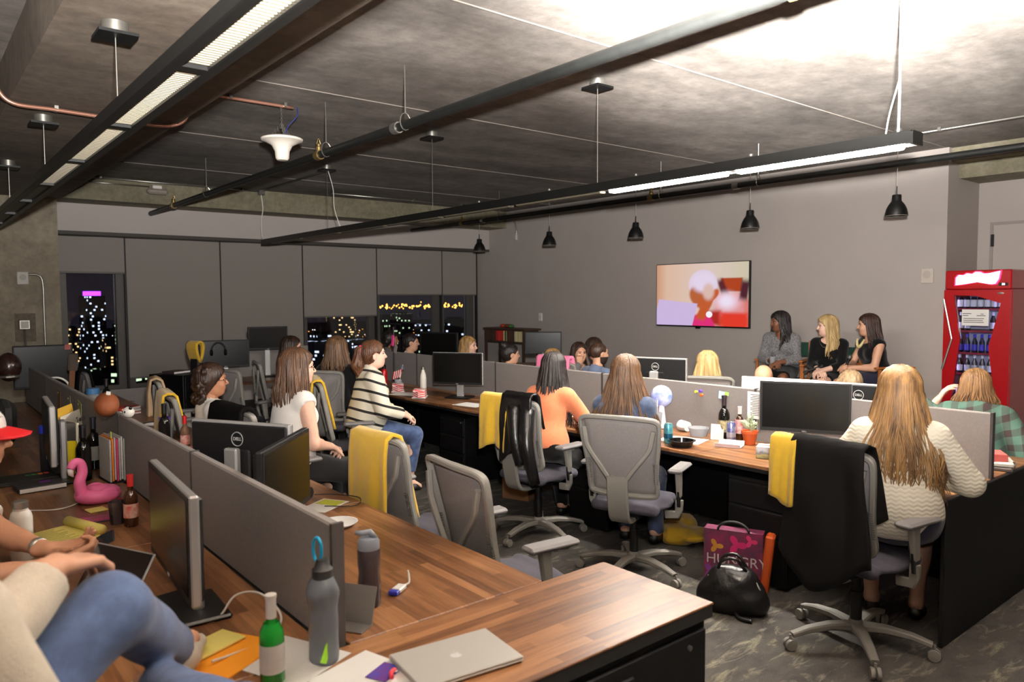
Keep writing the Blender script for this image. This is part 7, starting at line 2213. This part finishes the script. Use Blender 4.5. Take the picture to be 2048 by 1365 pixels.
MB().lathe([(0.010, -0.10), (0.013, 0.0), (0.015, 0.07), (0.022, 0.085), (0.024, 0.10)], n=14).build('handle', M_BLACK, t, smooth='auto')
MB().ell((0, 0, 0.118), (0.027, 0.027, 0.03)).build('grille', mat('mic_grille', (110, 108, 106), 0.5, 0.6), t, smooth=True)
t = thing('microphone', 'dark handheld microphone resting in the lap of the blonde speaker', 'microphone', (8.36, 4.60, 0.87), rot=(0, R(-70), R(120)))
MB().lathe([(0.010, -0.10), (0.013, 0.0), (0.015, 0.07), (0.022, 0.085), (0.024, 0.10)], n=14).build('handle', M_BLACK, t, smooth='auto')
MB().ell((0, 0, 0.118), (0.027, 0.027, 0.03)).build('grille', M_BLACKM, t, smooth=True)
cup('glass', 'clear glass in the hands of the speaker in the tweed jacket', (8.37, 5.12, 0.90), 0.030, 0.036, 0.09, G_CLEAR, cat='glass')

# ------------------------------------------------------------------ corner shelf, far cabinet and far desks
t = thing('corner_shelf', 'low dark shelf with folders in the window corner by the panel wall', 'shelf', (8.9, 10.9, 0), 0)
SW = mat('shelf_wood', (70, 50, 40), 0.5)
MB().box((0, 0, 1.16), (0.4, 1.25, 0.03), bev=0.004).build('top', SW, t)
MB().box((0, 0, 0.92), (0.38, 1.15, 0.02)).build('shelf_board', SW, t)
for y in (-0.55, -0.1, 0.35, 0.58):
    MB().box((0, y, 1.035), (0.36, 0.03, 0.22)).build('divider', SW, t)
for sx2 in (-1, 1):
    for y in (-0.56, 0.56):
        MB().box((0.17*sx2, y, 0.455), (0.04, 0.04, 0.91)).build('leg', SW, t)
for i, (y, c) in enumerate(((0.16, (190, 46, 40)), (0.02, (206, 190, 130)), (-0.03, (196, 186, 140)), (-0.30, (206, 196, 156)), (-0.38, (200, 186, 140)))):
    o = tag(MB().box((0, 0, 0.095), (0.22, 0.09 if i < 3 else 0.07, 0.19), bev=0.004).build('folder', mat('folder_%d' % i, c, 0.6), None, loc=(8.86, 10.9+y+(0.08 if i == 0 else 0.0), 0.931)),
            ('red folder on the corner shelf', 'pale yellow folder beside the red folder on the corner shelf', 'cream folder in the middle of the corner shelf', 'cream folder right of the shelf divider', 'beige folder at the right end of the corner shelf')[i], 'folder', 'folders on the corner shelf')
t = thing('fruit_bowl', 'low pile of red and green ornaments on the corner shelf', 'ornament', (8.88, 10.95, 1.176))
for k, (x, y, c) in enumerate(((0, 0, (170, 40, 40)), (0.05, 0.12, (60, 96, 50)), (-0.03, -0.1, (60, 110, 60)), (0.02, 0.2, (180, 60, 40)))):
    MB().ell((x, y, 0.035), (0.06, 0.07, 0.035)).build('ornament', mat('ornament_%d' % k, c, 0.6), t, smooth=True)
t = thing('filing_cabinet', 'low black filing cabinet by the lowered blinds at the back', 'cabinet', (2.55, 9.1, 0), -60)
MB().box((0, 0, 0.45), (0.5, 0.62, 0.90), bev=0.006).build('body', M_CAB, t)
for k in range(3):
    dr = MB().box((0.255, 0, 0.17+0.29*k), (0.014, 0.58, 0.27), bev=0.004).build('drawer', M_CAB, t)
    MB().box((0.267, 0, 0.25+0.29*k), (0.012, 0.2, 0.02)).build('handle', M_STEEL, dr)
t = flat('book', 'white-edged books lying on the low black filing cabinet', 'book', (2.42, 9.05, 0.902), 30, 0.24, 0.18, 0.03, mat('cab_book', (60, 44, 44), 0.6))
MB().box((0.002, 0, 0.014), (0.236, 0.184, 0.02)).build('pages', M_PAPER, t)
t = thing('yellow_jacket', 'yellow jacket hung over a dark box on the low filing cabinet', 'jacket', (2.66, 9.12, 0.902), 20)
MB().box((0, 0, 0.16), (0.05, 0.16, 0.32), bev=0.02).build('box', M_BLACKM, t)
G = [[(0.04*math.cos(a)*1.2, -0.10+0.2*v/6, 0.30+0.05*math.sin(a) if 0 < a < PI else 0.30-(a-PI if a > PI else -a)*0.12) for v in range(7)] for a in [-1.6+ (PI+3.2)*q/14 for q in range(15)]]
MB().sheet(G, 0.02).build('cloth', YEL, t, smooth=True)
t = thing('side_desk', 'small dark desk with clutter behind the woman in the white blouse', 'desk', (3.55, 9.35, 0), 0)
MB().box((0, 0, 0.725), (1.5, 0.7, 0.03), bev=0.004).build('worktop', M_WOODX, t)
for sx2 in (-1, 1):
    MB().box((0.72*sx2, 0, 0.355), (0.03, 0.66, 0.71)).build('side_panel', M_CAB, t)
MB().box((0, 0.33, 0.92), (1.5, 0.03, 0.38), bev=0.005).build('divider_panel', M_PANEL, t)
t = thing('side_desk', 'small dark desk carrying a monitor in front of the panel wall', 'desk', (7.45, 8.35, 0), 46)
MB().box((0, 0, 0.725), (0.7, 1.4, 0.03), bev=0.004).build('worktop', M_WOODY, t)
for sx2 in (-1, 1):
    MB().box((0, 0.67*sx2, 0.355), (0.66, 0.03, 0.71)).build('side_panel', M_CAB, t)
MB().box((0.30, 0, 0.45), (0.02, 1.3, 0.45)).build('modesty_panel', M_CAB, t)
monitor('black monitor on the far desk, highest behind the profile of the seated woman', (3.66, 9.45, 0.74), -100, w=0.50, h=0.30, zc=0.50, silver=False, dell_back=False)
monitor('wide dark monitor on the far desk in front of the blinds', (3.10, 9.40, 0.74), -104, w=0.56, h=0.34, zc=0.33, silver=False, dell_back=False)
t = thing('headset', 'black over-ear headphones hanging on the wide far monitor', 'headphones', (2.98, 9.30, 1.12), -100)
MB().tube([(0.02, 0.08*math.cos(a), 0.10*math.sin(a)) for a in [PI*k/14 for k in range(15)]], 0.010, 8).build('headband', M_BLACK, t, smooth=True)
for s_ in (-1, 1):
    MB().lathe([(0.03, -0.015), (0.04, 0), (0.03, 0.015)], (0.02, 0.08*s_, -0.02), 14, axis=(0, 1, 0)).build('ear_cup', M_BLACK, t, smooth='auto')
t = thing('paper_sheet', 'white crumpled paper bag on the desk behind the striped sweater', 'paper', (3.98, 7.9, DZ), 30)
MB().prism([(-0.04, -0.02), (0.04, -0.02), (0.05, 0.02), (-0.05, 0.02)], 0, 0.14).build('bag', M_PAPER, t)
can('red drink can on the divider behind the blonde profile', (4.95, 6.95, DZ), RED, WHT)

# ------------------------------------------------------------------ red glass-door fridge with bottles
FX, FY0, FY1, FH = 9.50, 2.90, 3.58, 2.03
t = thing('drinks_fridge', 'tall red glass-door drinks fridge with a lit sign in the alcove', 'fridge', (FX, (FY0+FY1)/2, 0), 180)
FR = mat('fridge_red', (176, 14, 24), 0.3, coat=0.3)
W = FY1-FY0; hw = W/2
MB().box((-0.36, hw-0.02, FH/2-0.11), (0.66, 0.04, FH-0.224)).build('side_wall', FR, t)
MB().box((-0.36, -hw+0.02, FH/2-0.11), (0.66, 0.04, FH-0.224)).build('side_wall', FR, t)
MB().box((-0.66, 0, FH/2-0.11), (0.04, W-0.08, FH-0.224)).build('rear_wall', mat('fridge_inner', (206, 210, 226), 0.5), t)
MB().box((-0.34, 0, 0.15), (0.64, W-0.08, 0.30)).build('plinth', FR, t)
hd = MB().box((-0.33, 0, FH-0.11), (0.70, W, 0.22), bev=0.012).build('header', FR, t)
bt = [(-0.20, -0.062), (-0.198, 0.020), (-0.17, 0.050), (-0.12, 0.046), (-0.085, 0.066), (-0.03, 0.058), (0.0, 0.080), (0.05, 0.078), (0.085, 0.058), (0.14, 0.062), (0.245, 0.085), (0.232, 0.0), (0.20, -0.052), (0.15, -0.056), (0.02, -0.030), (-0.10, -0.050)]
# local +x looks into the room, +y is to the right seen from the room
MB().prism(bt, 0, 0.012, lambda v: np.column_stack([v[:, 2]+0.021, v[:, 0]-0.02, v[:, 1]+FH-0.105])).build('lit_sign', mat('sign_glow', (255, 240, 244), 0.5, emit=(255, 226, 232), estr=5), hd)
MB().prism([(x*1.06+(0.004 if x > 0 else -0.004), y*1.16) for x, y in bt], 0, 0.006, lambda v: np.column_stack([v[:, 2]+0.0205, v[:, 0]-0.02, v[:, 1]+FH-0.105])).build('sign_halo', mat('sign_pink', (255, 60, 120), 0.5, emit=(255, 40, 100), estr=2.2), hd)
dp = MB().box((0.022, hw-0.08, FH-0.165), (0.006, 0.09, 0.035)).build('temperature_display', M_BLACK, hd)
text_mesh('digits', '38', 0.032, mat('digit_glow', (255, 255, 255), 0.5, emit=(255, 250, 255), estr=4), dp, (0.0255, hw-0.08, FH-0.165), (R(90), 0, R(90)))
# door with an hourglass window: ring between an outer rectangle and the inner outline
zt_, zb_ = FH-0.225, 0.30
inner = [(-0.235, 1.745), (0.0, 1.735), (0.245, 1.655), (0.135, 1.16), (0.215, 0.55), (0.0, 0.50), (-0.235, 0.55), (-0.160, 1.24)]
outer = [(-hw, zt_), (0.0, zt_), (hw, zt_), (hw, 1.16), (hw, zb_), (0.0, zb_), (-hw, zb_), (-hw, 1.24)]
dv = [(0.0, y, z) for y, z in outer]+[(0.0, y, z) for y, z in inner]+[(0.035, y, z) for y, z in outer]+[(0.035, y, z) for y, z in inner]
df = []
for i in range(8):
    j = (i+1) % 8
    df += [(i, j, 8+j, 8+i), (16+i, 24+i, 24+j, 16+j), (i, 16+i, 16+j, j), (8+i, 8+j, 24+j, 24+i)]
door = MB().add(dv, df).build('door', FR, t)
MB().box((0.008, 0, 1.10), (0.004, W-0.16, 1.28)).build('door_glass', M_GLASS, door)
MB().tube([(0.055, -hw+0.005, 1.70), (0.055, -hw+0.10, 1.24), (0.055, -hw+0.005, 0.88)], 0.012, 8).build('chevron_handle', M_STEEL, door)
MB().ell((0.037, hw-0.10, zt_-0.04), (0.004, 0.035, 0.012)).build('badge', M_STEEL, door)
sg_ = MB().box((0.040, -0.005, 1.49), (0.003, 0.275, 0.185)).build('paper_notice', M_PAPER, door)
nl = MB()
for k, (y, z, w_) in enumerate(((-0.085, 0.045, 0.09), (-0.10, 0.022, 0.06), (0.07, 0.04, 0.03), (0.06, 0.022, 0.09), (-0.015, -0.012, 0.21), (-0.02, -0.034, 0.20), (-0.015, -0.054, 0.21))):
    nl.box((0.0420, y-0.005, 1.49+z), (0.0008, w_, 0.007))
nl.build('notice_lines', INK, sg_)['kind'] = 'stuff'
FL_ = mat('fridge_light', (220, 226, 255), 0.5, emit=(170, 180, 255), estr=16)
for s_ in (-1, 1):
    MB().box((-0.03, s_*(hw-0.055), 1.1), (0.02, 0.02, 1.3)).build('light_strip', FL_, t)
zs_ = [1.585, 1.33, 1.075, 0.835, 0.56]
SHR = mat('shelf_red', (150, 30, 60), 0.5)
for z in zs_:
    MB().box((-0.33, 0, z), (0.60, W-0.10, 0.012)).build('shelf', M_STEEL, t); MB().box((-0.028, 0, z), (0.012, W-0.10, 0.022)).build('shelf_edge', SHR, t)
FB = [mat('fridge_bottle_a', (24, 20, 40), 0.1), mat('fridge_bottle_b', (40, 26, 20), 0.1)]
LB_ = [mat('fridge_label_white', (224, 224, 240), 0.5), mat('fridge_label_blue', (70, 66, 200), 0.4)]
protos = {}
def fridge_bottle(label, y, z, kind, xo):
    if kind not in protos:
        b = thing('drink_bottle', label, 'bottle', (0, 0, 0), 0, 'bottles in the fridge')
        if kind == 'short':
            MB().lathe([(0.028, 0), (0.032, 0.006), (0.032, 0.115), (0.026, 0.13)], n=14).build('body', FB[0], b, smooth='auto')
            MB().lathe([(0.0328, 0.02), (0.0328, 0.10)], n=14, cap=False).build('paper_label', LB_[0], b, smooth=True)
        else:
            MB().lathe([(0.026, 0), (0.030, 0.005), (0.030, 0.12), (0.013, 0.165), (0.012, 0.205), (0.013, 0.21)], n=14).build('body', FB[0 if kind == 'blue' else 1], b, smooth='auto')
            MB().lathe([(0.0308, 0.025), (0.0308, 0.095)], n=14, cap=False).build('paper_label', LB_[1 if kind == 'blue' else 0], b, smooth=True)
            MB().lathe([(0.0155, 0.175), (0.0150, 0.212), (0, 0.213)], n=12, cap=False).build('neck_label', LB_[1 if kind == 'blue' else 0], b, smooth=True)
        protos[kind] = b
    else:
        b = copy_thing(protos[kind], label, (0, 0, 0), 0)
    b.location = (FX+0.10+xo, (FY0+FY1)/2-y, z)
    return b
for k in range(7): fridge_bottle('short white-labelled bottle on the top shelf of the red fridge', -0.21+0.07*k, 1.592, 'short', 0.0)
for y in (-0.20, -0.13, 0.13, 0.20): fridge_bottle('tall white-labelled bottle on the second shelf of the red fridge', y, 1.337, 'tall', 0.0)
for k in range(6): fridge_bottle('tall blue-labelled bottle on the middle shelf of the red fridge', -0.20+0.075*k, 1.082, 'blue', 0.0)
for k in range(6): fridge_bottle('tall white-labelled bottle on the fourth shelf of the red fridge', -0.20+0.078*k, 0.842, 'tall', 0.0)
for k in range(6): fridge_bottle('short white-labelled bottle on the bottom shelf of the red fridge', -0.20+0.078*k, 0.567, 'short', 0.0)

# ------------------------------------------------------------------ the night city beyond the windows
rnd = random.Random(11)
grd = MB().box((250, 900, -62), (3000, 1900, 1)).build('city_ground', mat('city_ground', (8, 9, 12), 0.9))
struct(grd)
def m_city(name, wcol, dens, sx, sz, strength):
    g = NG(name)
    tc = g.n('TexCoord'); mp = g.n('Mapping'); mp.inputs['Scale'].default_value = (sx, sx, sz)
    g.l(tc.outputs['Object'], mp.inputs[0])
    fl = g.n('VectorMath', operation='FLOOR'); g.l(mp.outputs[0], fl.inputs[0])
    wn = g.n('TexWhiteNoise'); g.l(fl.outputs[0], wn.inputs[0])
    lt = g.n('Math', operation='LESS_THAN'); lt.inputs[1].default_value = dens; g.l(wn.outputs['Value'], lt.inputs[0])
    fr_ = g.n('VectorMath', operation='FRACTION'); g.l(mp.outputs[0], fr_.inputs[0])
    se = g.n('SeparateXYZ'); g.l(fr_.outputs[0], se.inputs[0])
    a = g.n('Math', operation='LESS_THAN'); a.inputs[1].default_value = 0.5; g.l(se.outputs[2], a.inputs[0])
    ml = g.n('Math', operation='MULTIPLY'); g.l(lt.outputs[0], ml.inputs[0]); g.l(a.outputs[0], ml.inputs[1])
    m2 = g.n('Math', operation='MULTIPLY'); m2.inputs[1].default_value = strength; g.l(ml.outputs[0], m2.inputs[0])
    g.b.inputs['Base Color'].default_value = (0.012, 0.012, 0.016, 1); g.b.inputs['Roughness'].default_value = 0.8
    g.b.inputs['Emission Color'].default_value = lin(wcol); g.l(m2.outputs[0], g.b.inputs['Emission Strength'])
    return g.m
CM = [m_city('city_windows_warm', (255, 206, 140), 0.12, 0.8, 0.45, 2.4), m_city('city_windows_cool', (214, 226, 255), 0.12, 0.75, 0.45, 2.4), m_city('city_windows_green', (206, 240, 190), 0.10, 0.85, 0.42, 2.0)]
SIGN = mat('roof_glow_purple', (160, 60, 255), 0.5, emit=(150, 50, 255), estr=6)
def view_az():
    return rnd.uniform(51, 68) if rnd.random() < 0.62 else rnd.uniform(75, 85)
placed = [(104, 590, 16)]
k = 0
for q in range(4000):
    if k >= 60: break
    az_ = view_az(); ang = R(az_); dist = rnd.uniform(150 if az_ < 70 else 300, 760)
    x, y = dist*math.cos(ang), dist*math.sin(ang)
    w_, d_, h_ = rnd.uniform(12, 26), rnd.uniform(12, 26), rnd.uniform(14, 50)*min(1.0, 0.35+dist/700)
    rad = math.hypot(w_, d_)/2
    if any(math.hypot(x-a, y-b_) < rad+c_+2 for a, b_, c_ in placed): continue
    placed.append((x, y, rad))
    b = thing('city_building', 'distant night-time building with scattered lit windows beyond the glass', 'building', (x, y, -61.5), rnd.uniform(0, 90), 'distant buildings beyond the windows')
    MB().box((0, 0, h_/2), (w_, d_, h_)).build('tower', CM[k % 3], b)
    MB().box((0, 0, h_+0.8), (w_*0.5, d_*0.5, 1.6)).build('roof_block', MATS['city_ground'], b)
    k += 1
b = thing('city_building', 'tall distant tower with a glowing purple roof seen by the column', 'building', (104, 590, -61.5), 20)
MB().box((0, 0, 33), (12, 12, 66)).build('tower', CM[1], b); MB().box((0, 0, 67.5), (8, 8, 3)).build('roof_crown', SIGN, b)
def lights(name, label, pts, m, rr):
    mb = MB()
    for (x, y, z) in pts:
        s_ = rr*rnd.uniform(0.6, 1.5)
        o = len(mb.v)
        mb.add([(x+s_, y, z), (x-s_, y, z), (x, y+s_, z), (x, y-s_, z), (x, y, z+s_), (x, y, z-s_)], [(0, 2, 4), (2, 1, 4), (1, 3, 4), (3, 0, 4), (2, 0, 5), (1, 2, 5), (3, 1, 5), (0, 3, 5)])
    return tag(mb.build(name, m), label, 'lights', kind='stuff')
E_OR = mat('lamp_orange', (255, 170, 70), 0.5, emit=(255, 168, 66), estr=9); E_WH = mat('lamp_white', (255, 250, 240), 0.5, emit=(250, 246, 255), estr=7)
pts = []
for k in range(230):
    ang = R(rnd.uniform(50, 68)); dist = 1500+rnd.uniform(-60, 60)
    pts.append((dist*math.cos(ang), dist*math.sin(ang), rnd.gauss(-15, 2.6)))
lights('horizon_lights', 'band of orange lights along the far night horizon', pts, E_OR, 1.5)
pts = []
for k in range(1300):
    ang = R(view_az()); dist = 150+1050*rnd.random()**0.7
    pts.append((dist*math.cos(ang), dist*math.sin(ang), -60+rnd.uniform(0, 10)+dist*0.004))
lights('street_lights', 'scattered white and warm street lights of the night city below', pts[:800], E_WH, 0.55)
lights('street_lights', 'scattered orange street lights of the night city below', pts[800:], E_OR, 0.55)
